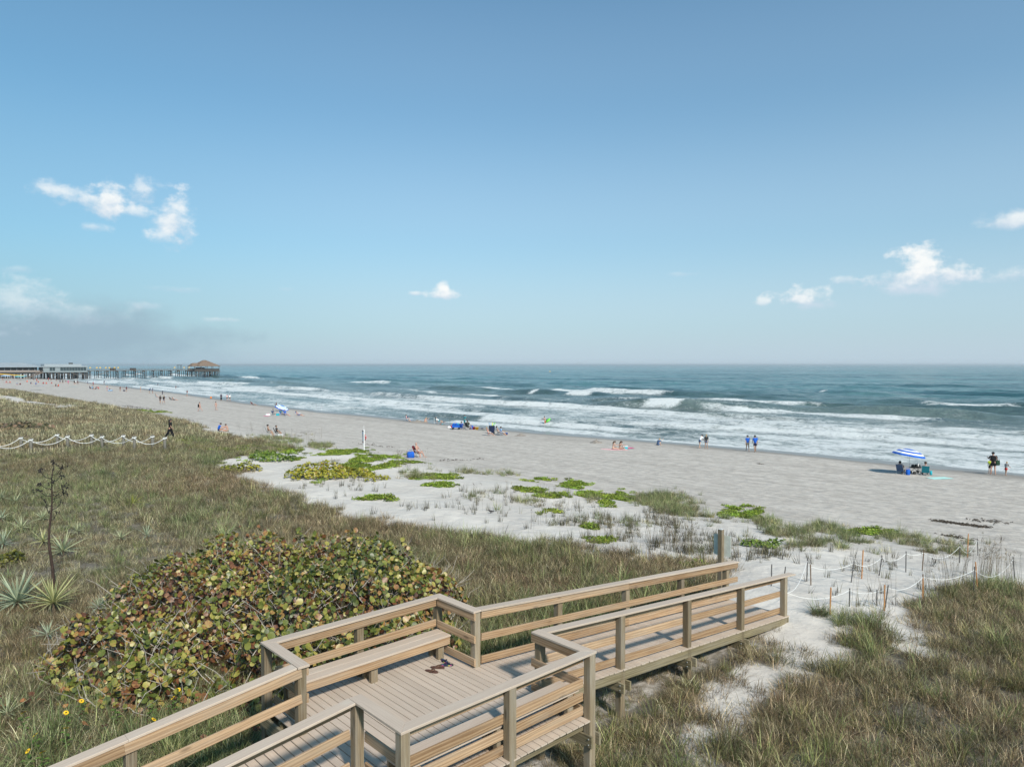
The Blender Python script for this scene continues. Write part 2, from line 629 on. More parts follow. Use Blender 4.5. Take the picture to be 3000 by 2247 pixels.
gu = grid_axis([(-4000, -200, 400), (-200, -60, 20), (-60, -10, 2.5), (-10, 2, 0.8), (2, 36, 0.3), (36, 84, 0.8), (84, 300, 8)])
gv = grid_axis([(-4000, -200, 400), (-200, -20, 10), (-20, -4, 1.0), (-4, 60, 0.35), (60, 160, 1.2), (160, 600, 6), (600, 6000, 300)])
GU, GV = np.meshgrid(gu, gv, indexing='ij')
GZ = height(GU, GV)
me = fast_mesh('sand_ground', np.stack([GU, GV, GZ], -1).reshape(-1, 3), grid_faces(len(gu), len(gv)))
smooth(me)
wet = np.clip((0.30 + 0.10 * fbm(GU * 0.2, GV * 0.10, 60, 3) * 2 - GZ) / 0.30, 0, 1) * np.clip((GU - 45) / 8, 0, 1)
set_attr(me, 'wet', wet)
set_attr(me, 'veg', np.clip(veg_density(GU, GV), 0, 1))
set_attr(me, 'beach', np.clip((GU - 27) / 9, 0, 1))


def sand_mat():
    m, t, out = new_mat('beach_sand')
    tc = t.n('ShaderNodeTexCoord').outputs['Object']
    n1 = t.noise(tc, 0.35, 6.0, 0.6)
    n2 = t.noise(tc, 9.0, 5.0, 0.65)
    streak = t.noise(t.mapping(tc, scale=(1.0, 0.045, 1)), 1.5, 6.0, 0.62)
    veg, wetn, bch = t.attr('veg').outputs['Fac'], t.attr('wet').outputs['Fac'], t.attr('beach').outputs['Fac']
    dry = t.mix(t.sstep(n1, 0.3, 0.7), (0.48, 0.44, 0.40, 1), (0.58, 0.54, 0.495, 1))
    speck = t.noise(t.mapping(tc, scale=(1.0, 0.55, 1)), 1.5, 7.0, 0.75)
    bf = t.m('ADD', t.m('MULTIPLY', streak, 0.35), t.m('MULTIPLY', speck, 0.65))
    bcol = t.mix(t.sstep(bf, 0.38, 0.62), (0.350, 0.314, 0.280, 1), (0.500, 0.457, 0.412, 1))
    cc = t.mix(bch, dry, bcol)
    cc = t.mix(t.m('MULTIPLY', t.sstep(n2, 0.55, 0.8), 0.35), cc, (0.30, 0.26, 0.22, 1))
    # scattered bits of seaweed and dry stems
    wr = t.noise(t.mapping(tc, scale=(1.0, 0.35, 1)), 3.2, 6.0, 0.75)
    cc = t.mix(t.m('MULTIPLY', t.sstep(wr, 0.70, 0.76), 0.75), cc, (0.10, 0.085, 0.07, 1))
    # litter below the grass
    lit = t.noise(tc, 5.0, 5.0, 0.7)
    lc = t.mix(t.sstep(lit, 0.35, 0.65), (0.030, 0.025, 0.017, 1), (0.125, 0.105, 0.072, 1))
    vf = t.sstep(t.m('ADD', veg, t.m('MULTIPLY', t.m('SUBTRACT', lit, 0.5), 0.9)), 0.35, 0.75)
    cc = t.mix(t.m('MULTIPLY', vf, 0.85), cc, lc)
    cc = t.mix(t.m('MULTIPLY', wetn, 0.9), cc, (0.165, 0.145, 0.125, 1))
    foot = t.noise(tc, 2.6, 4.0, 0.6)
    vo = t.n('ShaderNodeTexVoronoi', {0: t.mapping(tc, scale=(1, 0.8, 1)), 'Scale': 2.1, 'Randomness': 1.0}, feature='SMOOTH_F1').outputs['Distance']
    tracks = t.noise(t.mapping(tc, scale=(1.0, 0.02, 1)), 5.0, 4.0, 0.6)
    h = t.m('ADD', t.m('MULTIPLY', foot, 0.10), t.m('MULTIPLY', vo, 0.13))
    h = t.m('ADD', h, t.m('MULTIPLY', t.m('MULTIPLY', tracks, bch), 0.12))
    h = t.m('ADD', h, t.m('MULTIPLY', n2, 0.02))
    bmp = t.n('ShaderNodeBump', {'Height': h, 'Strength': t.m('SUBTRACT', 0.75, t.m('MULTIPLY', wetn, 0.7)), 'Distance': 0.8}).outputs[0]
    rough = t.fmix(t.sstep(wetn, 0.55, 1.0), 0.95, 0.28)
    principled(t, out, color=cc, rough=rough, normal=bmp, spec=0.35)
    return m


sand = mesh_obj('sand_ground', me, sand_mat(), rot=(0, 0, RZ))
tag(sand, 'pale grey sand of the dunes and the open beach', None, None, 'structure')

# ------------------------------------------------------------------ sea
su = grid_axis([(58, 130, 0.45), (130, 200, 0.8), (200, 340, 1.3), (340, 640, 2.6), (640, 1300, 8), (1300, 2600, 50), (2600, 30000, 900)])
sv = grid_axis([(-3000, -200, 200), (-200, -20, 8), (-20, 200, 0.9), (200, 440, 1.8), (440, 760, 5), (760, 2000, 50), (2000, 30000, 900)])
SU, SV = np.meshgrid(su, sv, indexing='ij')
SH = shore_shift(SV) * np.clip((260 - SU) / 160, 0, 1)
D = SU - SH                                     # distance measured from the beach
near = np.clip((1500 - SU) / 600, 0, 1) * np.clip((1100 - np.abs(SV)) / 300, 0, 1)
Z = np.full(SU.shape, SEA)
foam = np.zeros(SU.shape)
lift = np.zeros(SU.shape)
# every swell: distance, height, v-extents of the standing wave and of the broken white water
SWELLS = [
    (71.5, 0.16, 1.0, 1.4, 1), (77.5, 0.50, 1.0, 2.0, 1), (84.0, 0.32, 1.0, 2.0, 2), (91.0, 0.42, 1.0, 2.2, 3), (99.5, 0.30, 0.9, 2.2, 4),
    (112.0, 0.75, 1.3, 3.0, 5), (128.0, 0.40, 1.3, 3.0, 6), (138.0, 1.25, 1.9, 3.6, 7), (158.0, 0.7, 1.8, 3.6, 8), (180.0, 1.2, 2.1, 4.2, 9),
    (210.0, 1.0, 2.2, 4.6, 10), (245.0, 0.9, 2.4, 5.2, 11), (274.0, 0.7, 3.0, 6.5, 12), (320.0, 0.6, 4.0, 9.0, 13)]
for (d0, hgt, wf, wb, sd) in SWELLS:
    wob = 7.0 * fbm(SV * 0.018, SV * 0 + sd * 3.7, 70, 2) * 2 + 1.1 * fbm(SV * 0.11, SV * 0 + sd * 1.3, 75, 2) * 2
    x = D - d0 - wob * min(1.0, d0 / 130.0) * (0.45 if d0 < 80 else 1.0)
    seg = np.clip(0.55 + 2.6 * fbm(SV * (0.030 if d0 > 120 else 0.024), SV * 0 + sd * 7.9, 80, 2) * 2, 0.05, 1.15)
    prof = np.where(x < 0, np.exp(-(x / wf) ** 2), np.exp(-(x / wb) ** 2))
    Z += hgt * seg * prof
    if d0 < 120:
        br = np.clip(0.75 + 3.2 * fbm(SV * 0.028, SV * 0 + sd * 5.1, 90, 3) * 2, 0.0, 1.0)
        if d0 == 112.0:
            br = np.clip(br + 0.55, 0, 1)
        ft = np.where(x < 0.3, np.exp(-((x + wf * 1.0) / (wf * 2.3)) ** 2), np.exp(-((x - 0.3) / (1.2 if d0 < 100 else 2.6)) ** 2))
        foam = np.maximum(foam, br * ft * 1.05)
        foam = np.maximum(foam, 0.62 * br * np.clip(1 + x / 10.0, 0, 1) * (x < 0))
    elif d0 < 185:
        br = np.clip(-0.55 + 4.5 * fbm(SV * 0.02 + 5.0, SV * 0 + sd * 5.1, 92, 2) * 2, 0.0, 1.0)
        ft = np.where(x < 0, np.exp(-((x + 1.0) / 2.6) ** 2), np.exp(-(x / 0.9) ** 2))
        foam = np.maximum(foam, br * ft)
        br2 = np.clip(br * 0.6, 0, 1)
        foam = np.maximum(foam, 0.5 * br2 * np.clip(1 - x / 12.0, 0, 1) * (x > 0))
# single swells standing up beyond the bar, where the photograph shows them; (x0, x1, y, height, foam from, foam to)
for x0, x1, yy, hgt, f0, f1 in [(1740, 2330, 1186, 1.45, 1885, 2015), (1470, 1660, 1150, 1.25, 1560, 1590), (1640, 1790, 1157, 1.0, 1665, 1748), (1745, 1930, 1140, 1.35, 0, 0), (1600, 1830, 1124, 1.3, 0, 0),
                                (2350, 2640, 1150, 1.1, 2400, 2430), (2400, 2760, 1171, 0.8, 0, 0), (1250, 1420, 1140, 1.1, 0, 0)]:
    ca, cb = ground_uv(x0, yy), ground_uv(x1, yy + (x1 - x0) * 0.040)
    va, vb = max(ca[1], cb[1]), min(ca[1], cb[1])
    lu = np.interp(SV, [vb, va], [cb[0], ca[0]]) + 1.2 * fbm(SV * 0.05, SV * 0, 88, 2) * 2
    x = SU - lu
    tt = np.clip((SV - vb) / (va - vb), 0, 1)
    mk = np.clip(np.sin(PI * tt), 0, 1) ** 0.6 * (SV > vb) * (SV < va)
    Z += hgt * mk * np.where(x < 0, np.exp(-(x / 2.3) ** 2), np.exp(-(x / 4.5) ** 2))
    if f1:
        fa, fb = ground_uv(f0, yy + (f0 - x0) * 0.040)[1], ground_uv(f1, yy + (f1 - x0) * 0.040)[1]
        fm = np.clip((SV - min(fa, fb)) / 2.0, 0, 1) * np.clip((max(fa, fb) - SV) / 2.0, 0, 1)
        foam = np.maximum(foam, 1.1 * fm * np.where(x < 0.4, np.exp(-((x + 1.2) / 2.8) ** 2), np.exp(-((x - .4) / 1.2) ** 2)))
surf = np.clip((118 - D) / 10, 0, 1)
foam = np.maximum(foam, surf * (0.60 + 0.60 * fbm(SU * 0.10, SV * 0.035, 95, 3) * 2))
foam = np.maximum(foam, np.clip((155 - D) / 40, 0, 1) * (0.16 + 0.6 * fbm(SU * 0.06, SV * 0.02, 97, 3) * 2))
# thin edge of the uprush on the sand
swash = np.clip((72.5 - D) / 2.5, 0, 1)
foam = np.maximum(foam, swash * (0.55 + 0.8 * fbm(SU * 0.35, SV * 0.14, 99, 3) * 2))
Z += near * (0.16 * fbm(SU * 0.33, SV * 0.20, 101, 3) + 0.10 * fbm(SU * 1.0, SV * 0.55, 105, 2)) * np.clip((D - 68) / 8, 0.12, 1)
offs = np.clip((D - 108) / 40, 0, 1) * near
ridge = lambda x, y, sd: 1 - np.abs(2 * vnoise(x, y, sd) - 1) * 2
wx = SU + 3.0 * fbm(SV * 0.05, SU * 0.05, 117, 2)
Z += offs * (0.30 * ridge(wx * 0.105, SV * 0.050, 108) + 0.17 * ridge(wx * 0.24 + 5, SV * 0.12, 109) + 0.09 * ridge(wx * 0.5, SV * 0.27, 110))
Z += offs * np.clip((D - 260) / 200, 0, 1) * 0.35 * ridge(wx * 0.040, SV * 0.020, 112)
Z += 0.05 * fbm(SV * 0.06, SU * 0.05, 111, 3) * np.clip((76 - D) / 6, 0, 1)
me = fast_mesh('sea_water', np.stack([SU, SV, Z], -1).reshape(-1, 3), grid_faces(len(su), len(sv)))
smooth(me)
set_attr(me, 'foam', np.clip(foam, 0, 1.1))
set_attr(me, 'shallow', np.clip((235 - D) / 120, 0, 1))


def sea_mat():
    m, t, out = new_mat('sea_water')
    tc = t.n('ShaderNodeTexCoord').outputs['Object']
    fo, sh = t.attr('foam').outputs['Fac'], t.attr('shallow').outputs['Fac']
    pz = t.mapping(tc, scale=(1.0, 0.6, 1))
    a1 = t.noise(pz, 0.42, 9.0, 0.72, 0.5)
    a2 = t.noise(t.mapping(tc, scale=(1.0, 0.8, 1)), 1.9, 6.0, 0.75)
    pat = t.m('ADD', t.m('MULTIPLY', t.m('SUBTRACT', a1, 0.5), 2.4), t.m('MULTIPLY', t.m('SUBTRACT', a2, 0.5), 1.7))
    ff = t.sstep(t.m('ADD', fo, pat), 0.22, 1.10)
    ff = t.m('MULTIPLY', ff, t.sstep(fo, 0.02, 0.25))
    chop = t.noise(t.mapping(tc, scale=(1.0, 0.42, 1)), 0.012, 12.0, 0.80)  # tone flecks put the sky reflected by tilted wavelets into the water colour
    deep = t.mix(t.sstep(chop, 0.43, 0.57), (0.020, 0.084, 0.098, 1), (0.085, 0.200, 0.212, 1))
    body = t.mix(sh, deep, t.mix(t.sstep(chop, 0.40, 0.60), (0.050, 0.076, 0.066, 1), (0.140, 0.180, 0.170, 1)))
    # ripples on every scale: short chop close in, longer seas farther out
    b1 = t.noise(t.mapping(tc, scale=(1.0, 0.5, 1)), 0.9, 5.0, 0.6)
    b2 = t.noise(t.mapping(tc, scale=(1.0, 0.30, 1)), 0.015, 12.0, 0.62)
    hh = t.m('ADD', t.m('MULTIPLY', b1, 0.40), t.m('MULTIPLY', b2, 16.0))
    nrm = t.bump(hh, 1.0, 1.0)
    water = t.n('ShaderNodeBsdfPrincipled', {'Base Color': body, 'Roughness': 0.16, 'IOR': 1.33, 'Specular IOR Level': 0.5, 'Normal': nrm})
    fb = t.bump(t.m('ADD', a1, a2), 0.6, 0.5)
    white = t.n('ShaderNodeBsdfPrincipled', {'Base Color': (0.66, 0.68, 0.68, 1), 'Roughness': 0.9, 'Specular IOR Level': 0.2, 'Normal': fb})
    ms = t.n('ShaderNodeMixShader', {0: t.m('MULTIPLY', ff, 0.93), 1: water.outputs[0], 2: white.outputs[0]})
    t.t.links.new(ms.outputs[0], out.inputs[0])
    return m


sea = mesh_obj('sea_water', me, sea_mat(), rot=(0, 0, RZ))
tag(sea, 'green blue sea with rows of white breakers', None, None, 'structure')

# ------------------------------------------------------------------ haze: even thin sea air
HAZE = 0.00018
mb = MB()
mb.box((0, 0, 5.5), (90000, 90000, 17.0))
hm, t, out = new_mat('haze')
pv = t.n('ShaderNodeVolumePrincipled', {'Color': (0.86, 0.93, 0.97, 1), 'Density': HAZE, 'Anisotropy': 0.2})
t.t.links.new(pv.outputs[0], out.inputs['Volume'])
hz_o = mb.build('haze', hm)
tag(hz_o, 'thin pale haze over the sea and the far pier', None, None, 'stuff')
# ------------------------------------------------------------------ boardwalk
DECK = 3.38


def deck_z(u):
    """top of the decking: rises to the platform, then falls towards the beach"""
    if u < 4.85:
        return DECK - 0.112 * (4.85 - u)
    if u > 8.5:
        return DECK - 0.0885 * (u - 8.5)
    return DECK


def cap_z(u):
    if u < 4.85:
        return DECK + 1.07 - 0.112 * (4.85 - u)
    if u > 8.45:
        return DECK + 1.07 - 0.0925 * (u - 8.45)
    return DECK + 1.07


BW0 = (6.5, 9.3, 2.3)
boardwalk = thing('boardwalk', 'raised wooden boardwalk with a wider platform and railings leading to the beach', 'boardwalk', W(*BW0), RZ)
_boards = {}


def board_mesh(L, wy, wz, mat, ch=0.005):
    """a sawn board with eased long edges, its length along x"""
    k = (round(L, 3), round(wy, 3), round(wz, 3), mat.name)
    if k in _boards:
        return _boards[k]
    y, z = wy / 2, wz / 2
    prof = [(-y + ch, -z), (y - ch, -z), (y, -z + ch), (y, z - ch), (y - ch, z), (-y + ch, z), (-y, z - ch), (-y, -z + ch)]
    vs = [(-L / 2, a, b) for a, b in prof] + [(L / 2, a, b) for a, b in prof]
    fs = [(i, (i + 1) % 8, 8 + (i + 1) % 8, 8 + i) for i in range(8)] + [tuple(range(7, -1, -1)), tuple(range(8, 16))]
    me = bpy.data.meshes.new('board')
    me.from_pydata(vs, [], fs)
    _boards[k] = me
    return me


def board(name, a, b, wy, wz, mat, parent=None, org=BW0, roll=0.0):
    """board between two points given as (u, v, z); wy across, wz upwards"""
    a, b = Vector(a), Vector(b)
    d = b - a
    L = d.length
    yaw = math.atan2(d.y, d.x)
    pit = -math.asin(max(-1.0, min(1.0, d.z / L)))
    me = board_mesh(L, wy, wz, mat)
    if not me.materials:
        me.materials.append(mat)
    o = bpy.data.objects.new(name, me)
    M = Matrix.Translation((a + b) / 2 - Vector(org)) @ (Matrix.Rotation(yaw, 4, 'Z') @ Matrix.Rotation(pit, 4, 'Y') @ Matrix.Rotation(roll, 4, 'X'))
    o.matrix_basis = M
    return link(o, parent if parent is not None else boardwalk)


# --- decking
PW = 0.1385
PT = 0.026


def plank(u, v0, v1):
    z = deck_z(u) - PT / 2
    s = 0.112 if u < 4.85 else (-0.0885 if u > 8.5 else 0.0)
    j = (random.random() - 0.5) * 0.012
    o = board('plank', (u, v0 + j, z), (u, v1 + j, z), PW - 0.0115, PT, deck_mat, roll=0.0)
    o.rotation_mode = 'QUATERNION'
    o.rotation_quaternion = Matrix.Rotation(PI / 2, 3, 'Z').to_quaternion() @ Euler((-math.atan(s), 0, 0)).to_quaternion()
    return o


uu = -0.9
while uu < 17.45:
    plat = 4.86 < uu < 8.50
    if plat:
        plank(uu, 7.30, 11.27)
    else:
        plank(uu, 8.385, 10.19)
    uu += PW

# --- posts
P6 = 0.135


def post(u, v, top, bottom=None, size=P6):
    zb = (hz(u, v) - 0.5) if bottom is None else bottom
    o = board('post', (u, v, zb), (u, v, top), size, size, post_wood)
    o.rotation_mode = 'QUATERNION'
    o.rotation_quaternion = Matrix.Rotation(-PI / 2, 3, 'Y').to_quaternion()
    return o


CT = 0.036


def post_at(u, v):
    return post(u, v, cap_z(u) - CT - 0.002)


far_ramp = [10.68, 12.94, 15.16, 17.30]
for u in far_ramp:
    post_at(u, 10.12)
    post_at(u, 8.475)
post_at(8.41, 10.085)
post_at(8.515, 8.49)
post_at(8.505, 7.365)
post_at(6.78, 7.365)
post_at(4.955, 7.365)
post_at(4.96, 8.475)
post_at(4.895, 11.235)
post_at(6.62, 11.235)
post_at(8.40, 11.235)
post_at(4.90, 10.035)
for u in (2.54, 0.3):
    post_at(u, 10.05)
    post_at(u, 8.46)

# --- rails: three boards and a flat cap on every run
RB = 0.138
RT = 0.037


def run(a, b, side, heights=(0.045, 0.47, None), off=0.0, split=None):
    """boards along the line a-b (u, v); side = offset vector towards the walk; None = directly under the cap"""
    for h in heights:
        cuts = [0.0, 1.0] if not split else [0.0] + list(split) + [1.0]
        for k in range(len(cuts) - 1):
            p = (a[0] + (b[0] - a[0]) * cuts[k], a[1] + (b[1] - a[1]) * cuts[k])
            q = (a[0] + (b[0] - a[0]) * cuts[k + 1], a[1] + (b[1] - a[1]) * cuts[k + 1])
            g = 0.0015 if k else 0.0
            ends = []
            for e in (p, q):
                u = e[0]
                z = (cap_z(u) - CT - 0.004 - RB / 2) if h is None else (deck_z(min(max(u, -5), 18.2)) + h + RB / 2)
                ends.append((e[0] + side[0], e[1] + side[1], z))
            d = Vector(ends[1]) - Vector(ends[0])
            d.normalize()
            board('rail_board', Vector(ends[0]) + d * g, Vector(ends[1]) - d * g, RT, RB, pine)


# beach side ramp, far and near rail
run((8.50, 10.0525), (17.75, 10.0525), (0, -0.0195), split=(0.478,))
run((8.58, 8.5425), (17.36, 8.5425), (0, 0.0195), split=(0.50,))
# platform, far rail behind the bench, and its short returns
run((5.01, 11.1675), (8.28, 11.1675), (0, -0.0195), heights=(0.50, None))
run((8.3425, 11.14), (8.3425, 9.995), (-0.0195, 0), heights=(0.045, 0.47, None))
run((4.9675, 9.97), (4.9675, 11.14), (0.0195, 0), heights=(0.045, 0.47, None))
# platform, near rail behind the second bench, and its short returns
run((5.03, 7.4325), (8.43, 7.4325), (0, 0.0195), heights=(0.04, 0.265, 0.485, None), split=(0.515,))
run((8.4475, 7.48), (8.4475, 8.60), (-0.0195, 0), heights=(0.045, 0.47, None))
run((5.0275, 7.48), (5.0275, 8.40), (0.0195, 0), heights=(0.045, 0.47, None))
# landward approach
run((4.88, 9.9825), (-0.9, 9.9825), (0, -0.0195), heights=(0.045, 0.50, None), split=(0.42,))
run((4.88, 8.5275), (-0.9, 8.5275), (0, 0.0195), heights=(0.045, 0.50, None), split=(0.42,))

CW = 0.19


def cap(a, b, w_=CW, lift_=0.0):
    a = (a[0], a[1], cap_z(a[0]) - CT / 2 + lift_)
    b = (b[0], b[1], cap_z(b[0]) - CT / 2 + lift_)
    return board('cap_rail', a, b, w_, CT, deck_mat)


def mitre_cap(a, b, ma, mb_, w_=CW):
    """flat cap whose ends are cut at 45 degrees; ma, mb_ = +1/-1 the side that is longer, 0 = square"""
    a, b = Vector((a[0], a[1], 0)), Vector((b[0], b[1], 0))
    d = (b - a).normalized()
    n = Vector((-d.y, d.x, 0))
    h = w_ / 2
    L = (b - a).length
    xs = [(-h * ma if ma else 0), (h * ma if ma else 0), (L + h * mb_ if mb_ else L), (L - h * mb_ if mb_ else L)]
    z0 = cap_z(a.x) - CT
    z1 = cap_z(b.x) - CT

    def P(x, y, top):
        zz = z0 + (z1 - z0) * x / L + (CT if top else 0)
        return (x, y, zz)
    pts = [(xs[0], h), (xs[1], -h), (xs[3], -h), (xs[2], h)]
    m_ = MB()
    vs = [P(x, y, 0) for x, y in pts] + [P(x, y, 1) for x, y in pts]
    m_.add(vs, [(0, 1, 2, 3)[::-1], (4, 5, 6, 7), (0, 1, 5, 4), (1, 2, 6, 5), (2, 3, 7, 6), (3, 0, 4, 7)])
    me_ = m_.mesh('cap_rail')
    import bmesh
    bm = bmesh.new()
    bm.from_mesh(me_)
    bmesh.ops.recalc_face_normals(bm, faces=bm.faces)
    bmesh.ops.bevel(bm, geom=[e for e in bm.edges], offset=0.004, segments=1, affect='EDGES')
    bm.to_mesh(me_)
    bm.free()
    o = mesh_obj('cap_rail', me_, deck_mat, boardwalk, (a.x - BW0[0], a.y - BW0[1], -BW0[2]), (0, 0, math.atan2(d.y, d.x)))
    return o


# (centre lines; the longer side of a mitre is the outside of the corner)
mitre_cap((4.91, 9.93), (4.91, 11.195), 0, 1)                  # short return by the first bench
mitre_cap((4.91, 11.195), (8.385, 11.195), 1, 1)               # behind the first bench
mitre_cap((8.385, 11.195), (8.385, 9.99), 1, 0)                # return to the ramp
cap((8.483, 10.085), (12.92, 10.085))
cap((12.924, 10.085), (17.78, 10.085))
mitre_cap((4.975, 8.555), (4.975, 7.385), 0, -1)               # near return, landward
mitre_cap((4.975, 7.385), (8.50, 7.385), -1, -1)               # behind the second bench
mitre_cap((8.50, 7.385), (8.50, 8.595), -1, 0)
cap((8.598, 8.50), (12.94, 8.50))
cap((12.944, 8.50), (17.80, 8.50))
cap((4.805, 10.045), (2.50, 10.045))
cap((2.497, 10.045), (-0.9, 10.045))
cap((4.872, 8.46), (2.50, 8.46))
cap((2.497, 8.46), (-0.9, 8.46))

# --- frame below the decking
JH = 0.185


def stringer(a, b, w_=0.045, drop=0.0):
    za = deck_z(a[0]) - PT - 0.004 - JH / 2 - drop
    zb = deck_z(b[0]) - PT - 0.004 - JH / 2 - drop
    return board('beam', (a[0], a[1], za), (b[0], b[1], zb), w_, JH, joist_wood)


stringer((4.80, 7.465), (8.55, 7.465), 0.045)
stringer((4.80, 11.135), (8.55, 11.135), 0.045)
for v in (8.1, 8.75, 9.4, 10.05, 10.65):
    stringer((4.83, v), (8.53, v))
stringer((4.76, 7.44), (4.76, 11.16))
stringer((8.59, 7.44), (8.59, 11.16))
for v in (8.43, 9.28, 10.13):
    stringer((8.62, v), (17.38, v))
    stringer((4.72, v), (-0.9, v))
stringer((17.41, 8.40), (17.41, 10.16))
for u in far_ramp + [2.54, 0.3]:
    for du in (-0.092, 0.092):
        z = deck_z(u) - PT - JH - 0.012 - 0.1
        board('beam', (u + du, 8.30, z), (u + du, 10.28, z), 0.045, 0.185, joist_wood)
for u in (4.955, 6.70, 8.50):
    for du in (-0.092, 0.092):
        z = DECK - PT - JH - 0.012 - 0.1
        board('beam', (u + du, 7.22, z), (u + du, 11.38, z), 0.045, 0.185, joist_wood)
# bolt heads where the beams grip the outer posts
bolt_steel = plain('galvanised_steel', (0.42, 0.42, 0.41), 0.45, metal=0.9)
bolt_me = None
for u in [8.50, 6.70, 4.955] + far_ramp:
    for s in (-1, 1):
        for dz in (-0.045, 0.045):
            if bolt_me is None:
                m_ = MB()
                m_.lathe([(0.014, 0), (0.014, 0.008), (0.007, 0.016)], 8)
                bolt_me = m_.mesh('bolt')
            z = deck_z(u) - PT - JH - 0.012 - 0.1 + dz
            vv = 7.30 if u in (8.50, 6.70, 4.955) else 8.41
            mesh_obj('bolt', bolt_me, bolt_steel, boardwalk, (u + s * 0.1145 - BW0[0], vv - BW0[1] - 0.02, z - BW0[2]), (0, s * PI / 2, 0))

# --- benches


def bench(name_label, u0, u1, v_front, v_back, facing):
    org = ((u0 + u1) / 2, (v_front + v_back) / 2, DECK)
    b = thing('bench', name_label, 'bench', W(*org), RZ, 'built-in benches on the platform')
    zs = DECK + 0.45
    vm_ = (v_front + v_back) / 2
    half = abs(v_back - v_front) / 2
    for k in (-1, 1):
        vc = vm_ + k * half / 2
        board('seat_board', (u0, vc, zs - 0.018), (u1, vc, zs - 0.018), half - 0.006, 0.036, deck_mat, b, org)
    board('apron', (u0 + 0.01, v_front - facing * 0.032, zs - 0.036 - 0.004 - 0.07), (u1 - 0.01, v_front - facing * 0.032, zs - 0.036 - 0.004 - 0.07), 0.037, 0.138, pine, b, org)
    for u in (u1 - 0.17, (u0 + u1) / 2, u0 + 0.17):
        for vv in (v_front - facing * 0.12, v_back + facing * 0.07):
            o = board('leg', (u, vv, DECK + 0.001), (u, vv, zs - 0.042), P6, 0.088, post_wood, b, org)
            o.rotation_mode = 'QUATERNION'
            o.rotation_quaternion = Matrix.Rotation(PI / 2, 3, 'Z').to_quaternion() @ Matrix.Rotation(-PI / 2, 3, 'Y').to_quaternion()
        board('cross_piece', (u + 0.07, v_front - facing * 0.055, zs - 0.115), (u + 0.07, v_back, zs - 0.115), 0.037, 0.135, pine, b, org)
    return b


bench('long wooden bench along the platform side next to the reddish sea grape bush', 5.015, 8.30, 10.69, 11.125, -1)
bench('long wooden bench half hidden behind the slatted platform side over the sandy gap', 5.06, 8.39, 7.92, 7.485, 1)

# --- flip-flops under the bench


def flip_flop(u, v, yaw, sole_mat, strap_mat, label, name):
    org = W(u, v, DECK)
    ff = thing('flip_flop', label, 'flip-flop', org, RZ + yaw, 'flip-flops left on the platform')
    pts = []
    for k in range(16):
        a = 2 * PI * k / 16
        x = 0.135 * math.cos(a)
        y = 0.047 * math.sin(a) * (1.0 + 0.20 * math.cos(a)) * (1 - 0.18 * math.exp(-((x + 0.02) / 0.05) ** 2))
        pts.append((x, y))
    m_ = MB()
    n = len(pts)
    vs = [(x, y, 0.002) for x, y in pts] + [(x, y, 0.020) for x, y in pts] + [(x * .96, y * .93, 0.024) for x, y in pts]
    fs = [tuple(range(n - 1, -1, -1)), tuple(range(2 * n, 3 * n))]
    for k in range(n):
        j = (k + 1) % n
        fs += [(k, j, n + j, n + k), (n + k, n + j, 2 * n + j, 2 * n + k)]
    m_.add(vs, fs)
    m_.build('sole', sole_mat, ff)
    for s in (-1, 1):
        m2 = MB()
        m2.tube([(0.075, 0.004 * s, 0.024), (0.065, 0.012 * s, 0.045), (0.02, 0.038 * s, 0.042), (-0.03, 0.046 * s, 0.022)], [0.007, 0.008, 0.011, 0.009], 6)
        m2.build('strap', strap_mat, ff)
    return ff


def floral_mat():
    m, t, out = new_mat('floral_rubber')
    tc = t.n('ShaderNodeTexCoord').outputs['Object']
    vo = t.n('ShaderNodeTexVoronoi', {0: tc, 'Scale': 34.0})
    sep = t.n('ShaderNodeSeparateColor', {0: vo.outputs['Color']})
    cc = t.ramp(sep.outputs[0], [(0.0, (0.01, 0.015, 0.03)), (0.5, (0.02, 0.07, 0.18)), (0.68, (0.03, 0.22, 0.24)), (0.80, (0.30, 0.05, 0.15)), (0.90, (0.35, 0.33, 0.06))], 'CONSTANT')
    principled(t, out, color=cc, rough=0.6)
    return m


brown_rubber = plain('brown_leather', (0.075, 0.035, 0.026), 0.7)
brown_strap = plain('brown_leather_strap', (0.11, 0.055, 0.035), 0.7)
floral = floral_mat()
navy_strap = plain('navy_strap', (0.012, 0.02, 0.05), 0.5)
flip_flop(7.66, 10.44, -1.15, brown_rubber, brown_strap, 'brown flip-flop lying farthest from the patterned pair', 'a')
flip_flop(7.84, 10.50, -0.85, brown_rubber, brown_strap, 'brown flip-flop touching the patterned pair', 'b')
flip_flop(8.02, 10.47, -0.7, floral, navy_strap, 'patterned blue and yellow flip-flop beside the brown pair', 'c')
flip_flop(8.10, 10.63, -1.75, floral, navy_strap, 'patterned blue flip-flop nearest the bench leg', 'd')

# --- sign at the foot of the ramp
su0, sv0 = 18.1, 10.75
sgz = hz(su0, sv0)
sign = thing('sign_post', 'square wooden post with a pale sign seen from behind at the foot of the ramp', 'sign', W(su0, sv0, sgz), RZ)
o = board('post', (su0, sv0, sgz - 0.4), (su0, sv0, 4.30), 0.13, 0.13, post_wood, sign, (su0, sv0, sgz))
o.rotation_mode = 'QUATERNION'
o.rotation_quaternion = Matrix.Rotation(-PI / 2, 3, 'Y').to_quaternion()
m_ = MB()
m_.add([(-.068, -.068, 0), (.068, -.068, 0), (.068, .068, 0), (-.068, .068, 0), (0, 0, .03)], [(0, 1, 4), (1, 2, 4), (2, 3, 4), (3, 0, 4), (3, 2, 1, 0)])
m_.build('post_cap', plain('post_cap_grey', (0.45, 0.46, 0.46), 0.6), sign, loc=(0, 0, 4.302 - sgz))
sign_back = plain('sign_back', (0.66, 0.66, 0.58), 0.55, 0.1, 6)
m_ = MB()
ww, hh, rr = 0.27, 0.30, 0.05
